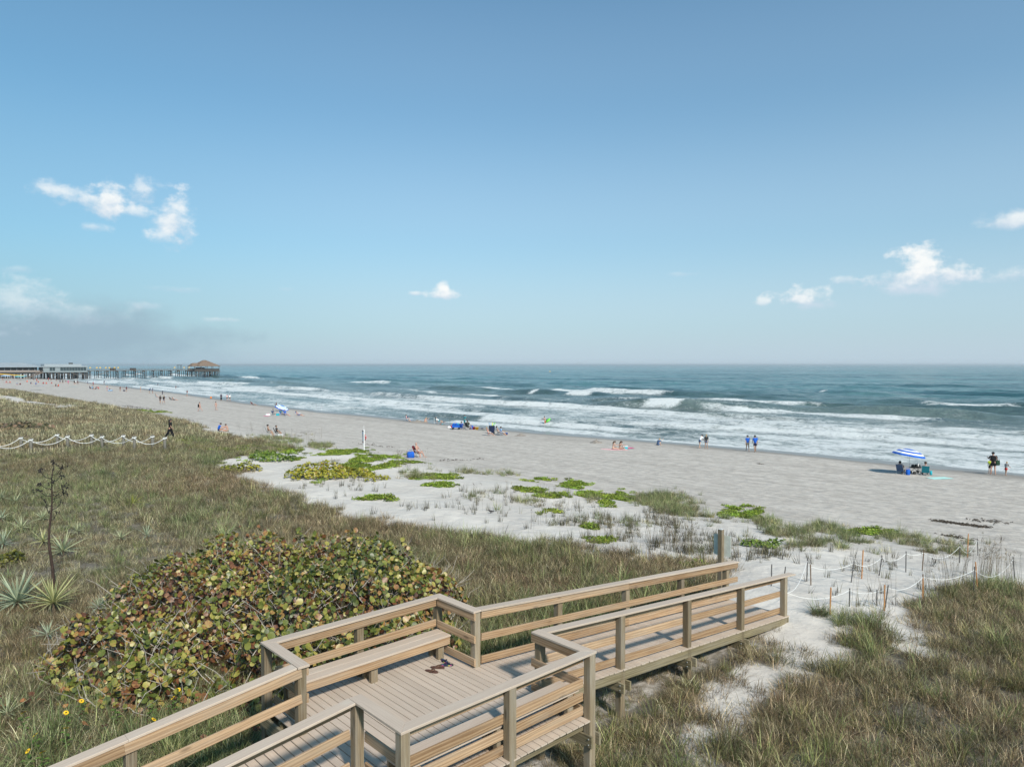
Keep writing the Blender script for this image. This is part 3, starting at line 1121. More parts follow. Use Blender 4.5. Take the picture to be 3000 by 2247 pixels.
ring = []
for cxs, czs, a0 in ((1, 1, 0), (-1, 1, 90), (-1, -1, 180), (1, -1, 270)):
    for k in range(5):
        a = R(a0 + k * 22.5)
        ring.append((cxs * (ww - rr) + rr * math.cos(a), czs * (hh - rr) + rr * math.sin(a)))
n = len(ring)
m_.add([(0, y, z) for y, z in ring] + [(0.006, y, z) for y, z in ring], [tuple(range(n)), tuple(range(2 * n - 1, n - 1, -1))] + [(k, (k + 1) % n, n + (k + 1) % n, n + k) for k in range(n)])
m_.build('sign_panel', sign_back, sign, loc=(0.068, 0, 3.83 - sgz))
m_ = MB()
m_.box((0, 0, 0), (0.012, 0.16, 0.30))
nb = m_.build('notice_board', plain('dark_notice_wood', (0.07, 0.055, 0.04), 0.8), sign, loc=(0.074, 0.10, 3.17 - sgz))
for dz, hs in ((0.105, 0.05), (-0.03, 0.10)):
    m_ = MB()
    m_.box((0, 0, 0), (0.004, 0.11, hs))
    m_.build('notice', plain('pale_blue_notice', (0.45, 0.52, 0.60), 0.5), nb, loc=(-0.0085, 0.012, dz))
# ------------------------------------------------------------------ vegetation


def ribbon_batch(base, az_, lean, length, width, curve, seg=3, twist=None):
    """many grass blades at once: arched tapering ribbons; returns vertices, quads and the blade number of each face"""
    n = len(az_)
    k = np.arange(seg + 1) / seg
    th = lean[:, None] + curve[:, None] * k[None, :] ** 1.3            # angle from upright along the blade
    ds = (length / seg)[:, None]
    hx = np.concatenate([np.zeros((n, 1)), np.cumsum(np.sin(th[:, :-1]) * ds, 1)], 1)
    hzv = np.concatenate([np.zeros((n, 1)), np.cumsum(np.cos(th[:, :-1]) * ds, 1)], 1)
    tw = az_ + PI / 2 + (twist if twist is not None else 0.0)
    wid = width[:, None] * np.clip(1.05 - k[None, :] ** 2.2, 0.06, 1) * 0.5
    cx_ = base[:, 0:1] + hx * np.cos(az_)[:, None]
    cy_ = base[:, 1:2] + hx * np.sin(az_)[:, None]
    cz_ = base[:, 2:3] + hzv
    dx, dy = np.cos(tw)[:, None] * wid, np.sin(tw)[:, None] * wid
    A = np.stack([cx_ - dx, cy_ - dy, cz_], -1)
    B = np.stack([cx_ + dx, cy_ + dy, cz_], -1)
    V = np.stack([A, B], 2).reshape(-1, 3)                               # blade, step, side
    s = np.arange(seg)
    q = np.stack([2 * s, 2 * s + 1, 2 * s + 3, 2 * s + 2], -1)
    F = (np.arange(n) * 2 * (seg + 1))[:, None, None] + q[None]
    return V, F.reshape(-1, 4), np.repeat(np.arange(n), seg)


def clump_mesh(name, n, spread, l0, l1, w0, w1, lean1, curve1, mat, seg=3, r=None):
    r = r or rng
    a = r.uniform(0, 2 * PI, n)
    d = spread * np.sqrt(r.uniform(0, 1, n))
    base = np.stack([d * np.cos(a), d * np.sin(a), np.full(n, -0.03)], -1)
    az_ = a + r.normal(0, 0.9, n)
    V, F, idx = ribbon_batch(base, az_, r.uniform(0.02, lean1, n), r.uniform(l0, l1, n), r.uniform(w0, w1, n), r.uniform(0.1, curve1, n), seg, r.normal(0, 0.5, n))
    me = fast_mesh(name, V, F)
    set_attr(me, 'tone', r.uniform(0, 1, n)[idx], 'FACE')
    me.materials.append(mat)
    return me


def leaf_disc_batch(pos, nrm, rad, spin, n=7, cup=0.15, stretch=1.0):
    """many round leaves, slightly folded along the midrib"""
    m = len(pos)
    up = np.array([0, 0, 1.0])
    x = np.cross(np.tile(np.array([[0.31, 0.95, 0.05]]), (m, 1)), nrm)
    x /= np.linalg.norm(x, axis=1, keepdims=True) + 1e-9
    y = np.cross(nrm, x)
    X = x * np.cos(spin)[:, None] + y * np.sin(spin)[:, None]
    Y = -x * np.sin(spin)[:, None] + y * np.cos(spin)[:, None]
    a = 2 * PI * np.arange(n) / n
    ca, sa = np.cos(a), np.sin(a)
    rr = 1.0 - 0.10 * (np.abs(a - PI) < 0.3)
    wob = 1 + rng.normal(0, 0.09, (m, n)) if m > 1 else np.ones((m, n))
    P = pos[:, None, :] + (rad[:, None] * wob)[:, :, None] * (X[:, None, :] * (ca * rr * stretch)[None, :, None] + Y[:, None, :] * (sa * rr)[None, :, None]
                                                + nrm[:, None, :] * (cup * np.abs(sa) * np.ones(n))[None, :, None])
    C = pos[:, None, :] + nrm[:, None, :] * 0.0
    V = np.concatenate([C, P], 1).reshape(-1, 3)
    t3 = np.stack([np.zeros(n, int), 1 + np.arange(n), 1 + (np.arange(n) + 1) % n], -1)
    F = (np.arange(m) * (n + 1))[:, None, None] + t3[None]
    return V, F.reshape(-1, 3), np.repeat(np.arange(m), n)


def leafy(name, stops, tint_lo, tint_hi, rough=0.55, transl=0.3, vein=False, inst=True, spec=0.3):
    """foliage: tone of every blade or leaf from the ramp, instances shifted between two tints; light passes through"""
    m, t, out = new_mat(name)
    tone = t.attr('tone').outputs['Fac']
    cc = t.ramp(tone, stops)
    if inst:
        tint = t.attr('tint', 'INSTANCER').outputs['Fac']
        tcol = t.mix(tint, tint_lo + (1,), tint_hi + (1,))
        cc = t.mix(1.0, cc, tcol, 'MULTIPLY')
        lum = t.attr('lum', 'INSTANCER').outputs['Fac']
        cc = t.mix(1.0, cc, t.n('ShaderNodeCombineXYZ', {0: lum, 1: lum, 2: lum}).outputs[0], 'MULTIPLY')
    if vein:
        tc = t.n('ShaderNodeTexCoord').outputs['Object']
        nn = t.noise(tc, 14.0, 4.0, 0.65)
        cc = t.mix(t.m('MULTIPLY', t.sstep(nn, 0.55, 0.72), 0.55), cc, (0.17, 0.062, 0.025, 1))
        n2 = t.noise(tc, 40.0, 3.0, 0.6)
        cc = t.mix(t.m('MULTIPLY', t.sstep(n2, 0.5, 0.8), 0.25), cc, (0.34, 0.31, 0.12, 1))
    p = t.n('ShaderNodeBsdfPrincipled', {'Base Color': cc, 'Roughness': rough, 'Specular IOR Level': spec})
    tr = t.n('ShaderNodeBsdfTranslucent', {0: cc})
    ms = t.n('ShaderNodeMixShader', {0: transl, 1: p.outputs[0], 2: tr.outputs[0]})
    t.t.links.new(ms.outputs[0], out.inputs[0])
    return m


grass_m = leafy('dune_grass_blades', [(0.0, (0.075, 0.055, 0.042)), (0.20, (0.155, 0.120, 0.085)), (0.40, (0.165, 0.160, 0.085)), (0.60, (0.235, 0.230, 0.135)), (0.76, (0.38, 0.335, 0.235)), (0.90, (0.54, 0.48, 0.36)), (1.0, (0.66, 0.60, 0.48))],
                (1.04, 0.86, 0.74), (1.04, 1.10, 0.93))
green_m = leafy('long_green_blades', [(0.0, (0.075, 0.085, 0.035)), (0.35, (0.125, 0.150, 0.062)), (0.6, (0.20, 0.215, 0.105)), (0.8, (0.32, 0.295, 0.165)), (1.0, (0.47, 0.41, 0.27))],
                (1.15, 1.02, 0.80), (1.02, 1.20, 1.0))
cover_m = leafy('bright_ground_cover', [(0.0, (0.10, 0.145, 0.020)), (0.5, (0.22, 0.285, 0.035)), (0.85, (0.30, 0.355, 0.055)), (1.0, (0.38, 0.36, 0.09))],
                (1.05, 0.95, 0.9), (0.9, 1.08, 1.0), 0.5, 0.35)
sprig_m = leafy('dry_sprig', [(0.0, (0.045, 0.036, 0.030)), (0.5, (0.10, 0.085, 0.065)), (0.8, (0.15, 0.145, 0.08)), (1.0, (0.26, 0.22, 0.15))],
                (0.9, 0.85, 0.8), (1.0, 1.05, 0.85))
oat_m = leafy('sea_oat_stalk', [(0.0, (0.09, 0.072, 0.052)), (0.6, (0.17, 0.135, 0.095)), (1.0, (0.27, 0.22, 0.15))], (0.85, 0.8, 0.75), (1.0, 1.0, 0.95), transl=0.1)


def proto_collection(name, meshes):
    c_ = bpy.data.collections.new(name)
    for k, me_ in enumerate(meshes):
        o_ = bpy.data.objects.new(name + '_clump' + ('' if k == 0 else '.%03d' % k), me_)
        c_.objects.link(o_)
    return c_


def scatter(name, label, protos, P, idx, rotz, tilt, scl, tint):
    """one object of uncountable clumps, set out with geometry nodes on the given points"""
    me_ = bpy.data.meshes.new(name)
    P = np.asarray(P, dtype=np.float32)
    me_.vertices.add(len(P))
    me_.vertices.foreach_set('co', P.ravel())
    a = me_.attributes.new('idx', 'INT', 'POINT')
    a.data.foreach_set('value', np.asarray(idx, dtype=np.int32))
    a = me_.attributes.new('rot', 'FLOAT_VECTOR', 'POINT')
    rv = np.stack([tilt[:, 0], tilt[:, 1], rotz], -1).astype(np.float32)
    a.data.foreach_set('vector', rv.ravel())
    set_attr(me_, 'scl', scl)
    set_attr(me_, 'tint', tint)
    set_attr(me_, 'lum', np.clip(rng.lognormal(0.0, 0.38, len(P)), 0.45, 1.8))
    o_ = mesh_obj(name, me_)
    g = bpy.data.node_groups.new(name + '_nodes', 'GeometryNodeTree')
    g.interface.new_socket('Geometry', in_out='INPUT', socket_type='NodeSocketGeometry')
    g.interface.new_socket('Geometry', in_out='OUTPUT', socket_type='NodeSocketGeometry')
    q = NT(g)
    gi = q.n('NodeGroupInput')
    go = q.n('NodeGroupOutput')
    ci = q.n('GeometryNodeCollectionInfo')
    ci.inputs['Collection'].default_value = protos
    ci.inputs['Separate Children'].default_value = True
    ci.inputs['Reset Children'].default_value = True

    def na(nm, ty):
        nd = q.n('GeometryNodeInputNamedAttribute', data_type=ty)
        nd.inputs['Name'].default_value = nm
        return nd.outputs[0]
    e2r = q.n('FunctionNodeEulerToRotation', {0: na('rot', 'FLOAT_VECTOR')})
    ip = q.n('GeometryNodeInstanceOnPoints')
    g.links.new(gi.outputs[0], ip.inputs['Points'])
    g.links.new(ci.outputs[0], ip.inputs['Instance'])
    ip.inputs['Pick Instance'].default_value = True
    g.links.new(na('idx', 'INT'), ip.inputs['Instance Index'])
    g.links.new(e2r.outputs[0], ip.inputs['Rotation'])
    g.links.new(na('scl', 'FLOAT'), ip.inputs['Scale'])
    g.links.new(ip.outputs[0], go.inputs[0])
    md = o_.modifiers.new('clumps', 'NODES')
    md.node_group = g
    return tag(o_, label, None, None, 'stuff')


def to_world(u, v, z):
    return np.stack([u * UX - v * UY, u * UY + v * UX, z], -1)


# ---- closed grass cover
gm = []
for k in range(4):      # short tangled brown-olive clumps
    gm.append(clump_mesh('grass_clump', 64, 0.27, 0.15, 0.40, 0.006, 0.012, 1.2, 2.4, grass_m))
for k in range(2):      # upright ones with seed stalks
    gm.append(clump_mesh('grass_clump', 44, 0.20, 0.22, 0.50, 0.005, 0.010, 0.7, 1.6, grass_m))
for k in range(3):      # long arching green ones
    gm.append(clump_mesh('grass_clump', 40, 0.15, 0.32, 0.68, 0.007, 0.014, 1.0, 2.3, green_m, 4))
for k in range(2):      # coarse clumps for the far dune
    gm.append(clump_mesh('grass_clump', 60, 0.42, 0.26, 0.52, 0.014, 0.028, 1.2, 1.3, grass_m))
grass_protos = proto_collection('grass', gm)
bu, bv = [], []


def fill(u0, u1, v0, v1, dens):
    n = int((u1 - u0) * (v1 - v0) * dens)
    u = rng.uniform(u0, u1, n)
    v = rng.uniform(v0, v1, n)
    keep = rng.uniform(0, 1, n) < veg_density(u, v)
    bu.append(u[keep])
    bv.append(v[keep])
    return keep.sum()


n_a = fill(1, 30, -8, 11, 30) + fill(8.7, 16.5, 5.2, 8.5, 10) + fill(-6, 22, 11, 26, 36)
n_b = fill(-10, 30, 26, 60, 15)
n_c = fill(-30, 34, 60, 120, 4.0) + fill(-40, 36, 120, 270, 1.5)
gu_, gv_ = np.concatenate(bu), np.concatenate(bv)
n = len(gu_)
far_ = np.arange(n) >= n_a + n_b
dist = np.hypot(gu_, gv_)
# brown and green drifts; greener and longer close to the boardwalk
drift = fbm(gu_ * 0.22, gv_ * 0.15, 120, 4) * 2 + 0.5
near_walk = np.exp(-np.clip(np.maximum(10.3 - gv_, gv_ - 11.2), 0, None) / 2.0) * (gv_ > 10.2) * (gu_ < 18)
p_green = np.clip(0.07 + 0.5 * near_walk + 0.35 * (drift - 0.6), 0.03, 0.7)
p_green = np.where(gv_ < 9, 0.10 + 0.4 * np.clip(drift - 0.6, 0, 1), p_green)
r1 = rng.uniform(0, 1, n)
idx = np.where(r1 < p_green, 6 + rng.integers(0, 3, n), np.where(rng.uniform(0, 1, n) < 0.3, 4 + rng.integers(0, 2, n), rng.integers(0, 4, n)))
idx = np.where(far_ & (rng.uniform(0, 1, n) < 0.8), 9 + rng.integers(0, 2, n), idx)
scl = rng.uniform(0.75, 1.25, n)
scl = np.where(far_, scl * np.clip(dist / 85, 1.0, 1.7), scl)
scl = np.where(gv_ < 9, scl * 0.86, scl)
low = (gv_ < 11.5) & (gu_ < 21) & (gv_ > np.where(gu_ < 8.8, 7.0, 8.15))
scl = np.where(low, scl * 0.55, scl)
scl = np.where((gv_ > 18) & (gv_ < 40) & (gu_ < 9), scl * 0.75, scl)
tint = np.clip(0.62 + 0.45 * (drift - 0.5) + rng.normal(0, 0.28, n) - 0.34 * (gv_ < 9) - 0.40 * np.clip(1 - (dune_edge(gv_) - gu_) / 7, 0, 1) * (gv_ > 11) * (gv_ < 45), 0, 1)
gz = height(gu_, gv_)
scatter('dune_grass', 'tangled olive and brown grass covering the dune', grass_protos, to_world(gu_, gv_, gz), idx, rng.uniform(0, 2 * PI, n), rng.normal(0, 0.12, (n, 2)), scl, tint)

# ---- patches on the open foredune, read off the photograph (x, y, rx, ry in the 2212-wide view)


def patch_points(x, y, rx, ry, count):
    c0 = np.array(ground_uv(*f2(x, y)))
    a0 = np.array(ground_uv(*f2(x + rx, y))) - c0
    b0 = (np.array(ground_uv(*f2(x, y - ry))) - np.array(ground_uv(*f2(x, y + ry)))) / 2
    th = rng.uniform(0, 2 * PI, count)
    r_ = np.sqrt(rng.uniform(0, 1, count)) * np.where(rng.uniform(0, 1, count) < 0.22, rng.uniform(0.9, 1.55, count), rng.uniform(0.62, 1.0, count))
    u = c0[0] + r_ * (a0[0] * np.cos(th) + b0[0] * np.sin(th))
    v = c0[1] + r_ * (a0[1] * np.cos(th) + b0[1] * np.sin(th))
    k = fbm(u * 0.9, v * 0.9, 130, 2) > -0.08
    return u[k], v[k], float(np.hypot(*a0) * np.hypot(*b0))


COVER = [(745, 976, 46, 5, 1), (800, 989, 66, 6, 1), (850, 1001, 70, 5, 1), (945, 1031, 46, 7, 1), (950, 1049, 34, 7, 1), (812, 1076, 44, 6, 1), (1160, 1037, 30, 5, 1), (1145, 1060, 36, 5, 1), (1195, 1070, 40, 6, 1),
         (1240, 1048, 30, 8, 1), (1270, 1068, 28, 5, 1), (1185, 1106, 28, 5, .5), (1335, 1078, 34, 13, 1), (1605, 1108, 48, 14, 1), (1265, 1140, 24, 6, .5), (1300, 1168, 28, 8, .6), (1880, 1150, 55, 7, 1), (1500, 1225, 30, 4, .5),
         (470, 965, 70, 9, .8), (560, 975, 80, 14, .8), (330, 890, 40, 2.5, .35), (640, 992, 30, 4, .4), (400, 955, 60, 5, .5), (280, 886, 40, 2.5, .3), (610, 972, 50, 5, .5)]
cu, cv = [], []
for x, y, rx, ry, dn in COVER:
    c0 = np.array(ground_uv(*f2(x, y)))
    area = np.hypot(*(np.array(ground_uv(*f2(x + rx, y))) - c0)) * np.hypot(*(np.array(ground_uv(*f2(x, y + ry))) - c0)) * PI
    u, v, _ = patch_points(x, y, rx, ry, int(min(900, 18 * area * dn)) + 12)
    cu.append(u)
    cv.append(v)
cu, cv = np.concatenate(cu), np.concatenate(cv)
cm = []
for k in range(4):
    nl = 84
    a = rng.uniform(0, 2 * PI, nl)
    d_ = 0.30 * np.sqrt(rng.uniform(0, 1, nl))
    pos_ = np.stack([d_ * np.cos(a), d_ * np.sin(a), rng.uniform(0.02, 0.13, nl) * (1 - d_)], -1)
    nr = np.stack([rng.normal(0, 0.8, nl), rng.normal(0, 0.8, nl), np.ones(nl)], -1)
    nr /= np.linalg.norm(nr, axis=1, keepdims=True)
    V_, F_, ix = leaf_disc_batch(pos_, nr, rng.uniform(0.018, 0.036, nl), rng.uniform(0, 6.3, nl), 6, 0.2, 1.5)
    me = fast_mesh('cover_clump', V_, F_)
    set_attr(me, 'tone', rng.uniform(0, 1, nl)[ix], 'FACE')
    me.materials.append(cover_m)
    cm.append(me)
n = len(cu)
scatter('green_ground_cover', 'bright green creeping plants in patches on the pale sand', proto_collection('cover', cm), to_world(cu, cv, height(cu, cv)), rng.integers(0, 4, n), rng.uniform(0, 6.28, n), rng.normal(0, .1, (n, 2)), rng.uniform(0.45, 1.1, n), rng.uniform(0, 1, n))

# olive grass tufts of the foredune
TUFT = [(395, 950, 45, 5, 1), (440, 955, 40, 6, 1), (600, 952, 60, 12, 1), (690, 965, 30, 6, .6), (905, 1030, 36, 7, .8), (880, 1020, 25, 6, .5), (1010, 1022, 60, 5, .35), (1090, 1024, 40, 5, .35), (1420, 1085, 80, 16, .9), (1460, 1100, 50, 12, .8), (1500, 1118, 60, 8, .4),
        (1280, 1082, 30, 8, .5), (1560, 1125, 40, 10, .5), (1690, 1150, 60, 14, .6), (1740, 1172, 55, 14, .9), (1800, 1148, 60, 10, .5), (1860, 1165, 70, 9, .5), (1840, 1180, 40, 9, .8), (1950, 1160, 60, 9, .6), (2040, 1192, 45, 12, .9), (1990, 1178, 50, 8, .5),
        (1780, 1135, 40, 8, .3), (1655, 1130, 40, 10, .4), (1900, 1190, 60, 8, .3), (2080, 1175, 40, 8, .3), (1620, 1168, 30, 8, .4), (860, 1072, 25, 5, .3), (930, 1060, 30, 5, .25), (1060, 1070, 60, 10, .14), (1150, 1090, 80, 14, .12),
        (1350, 1130, 120, 18, .12), (1560, 1190, 60, 12, .18), (700, 1000, 40, 6, .25), (640, 1030, 30, 8, .2), (1840, 1345, 60, 20, 1.0), (1775, 1330, 26, 12, .8), (2130, 1270, 70, 14, .8), (1690, 1365, 40, 12, .8)]
tu, tv = [], []
for x, y, rx, ry, dn in TUFT:
    c0 = np.array(ground_uv(*f2(x, y)))
    area = np.hypot(*(np.array(ground_uv(*f2(x + rx, y))) - c0)) * np.hypot(*(np.array(ground_uv(*f2(x, y + ry))) - c0)) * PI
    u, v, _ = patch_points(x, y, rx, ry, int(min(500, 13 * area * dn)) + 5)
    tu.append(u)
    tv.append(v)
tu, tv = np.concatenate(tu), np.concatenate(tv)
n = len(tu)
scatter('foredune_grass', 'loose tufts of olive grass on the sandy foredune', grass_protos, to_world(tu, tv, height(tu, tv)), np.where(rng.uniform(0, 1, n) < .45, 6 + rng.integers(0, 3, n), rng.integers(0, 6, n)), rng.uniform(0, 6.28, n),
        rng.normal(0, .12, (n, 2)), rng.uniform(0.6, 1.05, n), np.clip(rng.normal(0.65, .25, n), 0, 1))

# thin dark sprigs standing singly in the sand
sm_ = [clump_mesh('sprig_clump', 8 + 3 * k, 0.07 + 0.02 * k, 0.18, 0.5, 0.008, 0.016, 0.35, 0.7, sprig_m, 3) for k in range(4)]
SPR = [(1350, 1140, 190, 50, 330), (1480, 1180, 120, 30, 190), (1000, 1080, 180, 35, 110), (1180, 1095, 160, 40, 110), (720, 1040, 130, 35, 60), (1640, 1200, 80, 12, 50), (1850, 1215, 220, 35, 55), (1900, 1280, 150, 40, 30),
       (1230, 1150, 60, 30, 60), (1600, 1140, 60, 30, 40), (900, 1090, 60, 20, 20)]
pu, pv_ = [], []
for x, y, rx, ry, cnt in SPR:
    u, v, _ = patch_points(x, y, rx, ry, cnt)
    pu.append(u)
    pv_.append(v)
pu, pv_ = np.concatenate(pu), np.concatenate(pv_)
n = len(pu)
scatter('dry_sprigs', 'thin dark sprigs of dying plants scattered over the pale sand', proto_collection('sprig', sm_), to_world(pu, pv_, height(pu, pv_)), rng.integers(0, 4, n), rng.uniform(0, 6.28, n), rng.normal(0, .15, (n, 2)), rng.uniform(0.6, 1.2, n), rng.uniform(0, 1, n))

# sea oats: tall bare stalks with drooping heads
om = []
for k in range(4):
    ns = 4
    base = np.stack([rng.normal(0, .12, ns), rng.normal(0, .12, ns), np.full(ns, -.05)], -1)
    az_ = rng.normal(0.6, .6, ns)
    L = rng.uniform(1.1, 1.7, ns)
    V_, F_, ix = ribbon_batch(base, az_, rng.uniform(0.02, .12, ns), L, np.full(ns, .006), rng.uniform(.1, .45, ns), 6, np.full(ns, 0.6))
    V2, F2, ix2 = ribbon_batch(base, az_, rng.uniform(0.02, .12, ns), L, np.full(ns, .006), rng.uniform(.1, .45, ns), 6, np.full(ns, 2.1))
    # seed heads
    tips = V_.reshape(ns, 7, 2, 3)[:, 5, 0]
    nh = 3
    hb = np.repeat(tips, nh, 0) + rng.normal(0, .02, (ns * nh, 3))
    V3, F3, ix3 = ribbon_batch(hb, np.repeat(az_, nh) + rng.normal(0, .5, ns * nh), rng.uniform(.4, 1.2, ns * nh), rng.uniform(.12, .22, ns * nh), np.full(ns * nh, .012), rng.uniform(.6, 1.4, ns * nh), 3, rng.normal(0, .8, ns * nh))
    V = np.concatenate([V_, V2, V3])
    F = np.concatenate([F_, F2 + len(V_), F3 + len(V_) + len(V2)])
    me = fast_mesh('oat_clump', V, F)
    set_attr(me, 'tone', rng.uniform(0, 1, len(F)), 'FACE')
    me.materials.append(oat_m)
    om.append(me)
OATS = [(2110, 1256, 95, 18, 34), (2040, 1290, 50, 22, 8), (1170, 1120, 80, 30, 14), (1440, 1190, 90, 25, 22), (1380, 1180, 100, 30, 14), (640, 950, 60, 10, 14), (880, 1010, 60, 8, 12), (1900, 1320, 60, 30, 6), (560, 935, 40, 5, 8), (1050, 1100, 60, 20, 8), (250, 1400, 200, 60, 10)]
qu, qv = [], []
for x, y, rx, ry, cnt in OATS:
    u, v, _ = patch_points(x, y, rx, ry, cnt)
    qu.append(u)
    qv.append(v)
qu, qv = np.concatenate(qu), np.concatenate(qv)
n = len(qu)
scatter('sea_oats', 'tall thin sea oats with bare stalks along the sandy path', proto_collection('oat', om), to_world(qu, qv, height(qu, qv)), rng.integers(0, 4, n), rng.uniform(0, 6.28, n), rng.normal(0, .08, (n, 2)), rng.uniform(.7, 1.1, n), rng.uniform(0, 1, n))

# ---- leafy shrubs


def shrub(name, label, cat, poly, hmax, leaf_r, per_m2, stops, group=None, parts=0, twig_n=0, twig_mat=None, vein=False, stretch=1.0, seed=0, cup=0.18, low_red=False, droop=0.5):
    poly = np.array(poly)
    c0 = poly.mean(0)
    org = W(c0[0], c0[1], hz(*c0))
    root = thing(name, label, cat, org, RZ, group)
    r = np.random.default_rng(500 + seed)
    lo, hi = poly.min(0), poly.max(0)
    area = (hi - lo).prod()
    n = int(area * per_m2)
    u = r.uniform(lo[0], hi[0], n)
    v = r.uniform(lo[1], hi[1], n)

    def edge_dist(u, v):
        d = np.full(len(u), 1e9)
        for i in range(len(poly)):
            p, q = poly[i], poly[(i + 1) % len(poly)]
            e = q - p
            tt = np.clip(((u - p[0]) * e[0] + (v - p[1]) * e[1]) / (e @ e), 0, 1)
            d = np.minimum(d, np.hypot(u - p[0] - tt * e[0], v - p[1] - tt * e[1]))
        return np.where(inside(poly, u, v), d, -d)

    def crown(u, v):
        d = edge_dist(u, v) + (1.5 if low_red else 1.2) * min(1, hmax) * fbm(u * 0.8, v * 0.8, 140 + seed, 2)
        k = np.clip(d / (hmax * (1.9 if low_red else 1.25)), 0, 1)
        hh_ = hmax * np.sqrt(1 - (1 - k) ** 2) * (0.72 + 1.1 * fbm(u * 0.5, v * 0.5, 150 + seed, 3) + 0.95 * fbm(u * 1.1, v * 1.1, 160 + seed, 3))
        if low_red:      # hollows where the crown has opened down to dead leaves and bare stems
            ho = fbm(u * 0.75 + 3, v * 0.75, 190 + seed, 2)
            hh_ = hh_ * (1 - 0.72 * np.clip((-0.10 - ho) / 0.08, 0, 1))
        return np.maximum(hh_, 0.03), d
    hb, d = crown(u, v)
    keep = (d > 0) & (fbm(u * 1.5, v * 1.5, 170 + seed, 2) > (-0.20 if low_red else -0.30))
    u, v, hb, d = u[keep], v[keep], hb[keep], d[keep]
    n = len(u)
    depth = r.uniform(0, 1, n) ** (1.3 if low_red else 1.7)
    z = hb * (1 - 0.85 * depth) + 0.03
    e = 0.15
    gx = (crown(u + e, v)[0] - crown(u - e, v)[0]) / (2 * e)
    gy = (crown(u, v + e)[0] - crown(u, v - e)[0]) / (2 * e)
    nr = np.stack([-gx * 0.6 + r.normal(0, droop, n), -gy * 0.6 - 0.15 + r.normal(0, droop, n), np.full(n, 1.0)], -1)
    nr /= np.linalg.norm(nr, axis=1, keepdims=True)
    pos_ = np.stack([u - c0[0], v - c0[1], height(u, v) - hz(*c0) + z], -1)
    rad = leaf_r * np.clip(r.lognormal(-.05, .28, n), .45, 1.5)
    spin = r.uniform(0, 2 * PI, n)
    drift_ = fbm(u * 0.5, v * 0.5, 180 + seed, 3) * 1.3
    tone = np.clip((r.uniform(0, 1, n) ** 1.12 if low_red else r.uniform(0, 1, n)) * 0.72 + (0.06 if low_red else 0.14) + drift_ * 0.6, 0, 1)
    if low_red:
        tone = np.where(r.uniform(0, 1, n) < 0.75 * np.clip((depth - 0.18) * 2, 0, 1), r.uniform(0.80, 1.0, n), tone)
    mat_ = leafy(name + '_leaves', stops, None, None, 0.42, 0.11 if low_red else 0.28, vein, inst=False, spec=0.45)
    singles = np.zeros(n, bool)
    if parts:
        # the leaves that show largest: near ones at the top of the crown
        wu, wv = u, v
        score = np.hypot(wu, wv) + np.where(depth < 0.12, 0, 100)
        singles[np.argsort(score)[:parts]] = True
    V_, F_, ix = leaf_disc_batch(pos_[~singles], nr[~singles], rad[~singles], spin[~singles], 8, cup, stretch)
    me_ = fast_mesh('foliage', V_, F_)
    set_attr(me_, 'tone', np.clip(tone[~singles][ix] + r.normal(0, .05, len(ix)), 0, 1), 'FACE')
    tag(mesh_obj('foliage', me_, mat_, root), kind='stuff')
    if parts:
        lib = []
        for k in range(12):      # a dozen leaf shapes shared by the single leaves
            V_, F_, ix = leaf_disc_batch(np.zeros((1, 3)), np.array([[0, 0, 1.0]]), np.array([1.0]), np.array([0.0]), 12, cup * r.uniform(0.4, 1.6), r.uniform(.9, 1.1))
            me_ = fast_mesh('leaf', V_, F_)
            set_attr(me_, 'tone', np.full(len(F_), (k + 0.5) / 12.0), 'FACE')
            me_.materials.append(mat_)
            lib.append(me_)
        for i in np.nonzero(singles)[0]:
            o_ = bpy.data.objects.new('leaf', lib[min(11, int(tone[i] * 12))])
            q_ = Vector(nr[i]).to_track_quat('Z', 'Y') @ Euler((0, 0, float(spin[i]))).to_quaternion()
            o_.rotation_mode = 'QUATERNION'
            o_.rotation_quaternion = q_
            o_.location = pos_[i]
            o_.scale = (float(rad[i]),) * 3
            link(o_, root)
    if twig_n:
        m_ = MB()
        pick = r.choice(n, min(n, twig_n), replace=False)
        for i in pick:
            p = Vector(pos_[i])
            p.z = float(height(u[i], v[i]) - hz(*c0)) + hb[i] * r.uniform(0.25, 0.7)
            a = r.uniform(0, 2 * PI)
            L = hmax * r.uniform(0.28, 0.55)
            tip = p + Vector((math.cos(a) * L * r.uniform(.3, .9), math.sin(a) * L * r.uniform(.3, .9), L * r.uniform(.25, .85)))
            mid = (p + tip) / 2 + Vector((r.normal(0, .1), r.normal(0, .1), r.normal(0.02, .05))) * hmax * 0.5
            m_.tube([p, mid, tip], [0.011, 0.008, 0.004], 3)
        tag(m_.build('twigs', twig_mat, root), kind='stuff')
    return root


twig_grey = plain('bleached_twig', (0.30, 0.27, 0.235), 0.8, 0.25)
twig_brown = plain('brown_twig', (0.13, 0.095, 0.065), 0.8, 0.25)
GRAPE = [(2.3, 18.0), (2.9, 19.5), (4.3, 20.4), (4.6, 21.8), (5.5, 22.9), (7.2, 23.6), (9.9, 23.9), (12.0, 22.6), (13.2, 20.0), (12.9, 17.0), (11.9, 14.7), (10.4, 12.6), (8.2, 11.9), (6.2, 12.4), (4.8, 13.5), (3.7, 15.0), (2.7, 16.2)]
shrub('sea_grape_bush', 'broad sea grape bush with round green, yellow and rusty leaves', 'bush', GRAPE, 1.75, 0.057, 250,
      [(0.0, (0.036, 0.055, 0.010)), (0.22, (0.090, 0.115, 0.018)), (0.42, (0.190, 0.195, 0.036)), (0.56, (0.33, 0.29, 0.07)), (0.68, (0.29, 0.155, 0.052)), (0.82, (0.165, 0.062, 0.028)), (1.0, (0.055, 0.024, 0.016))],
      parts=290, twig_n=1300, twig_mat=twig_grey, vein=True, seed=1, low_red=True, droop=1.05)


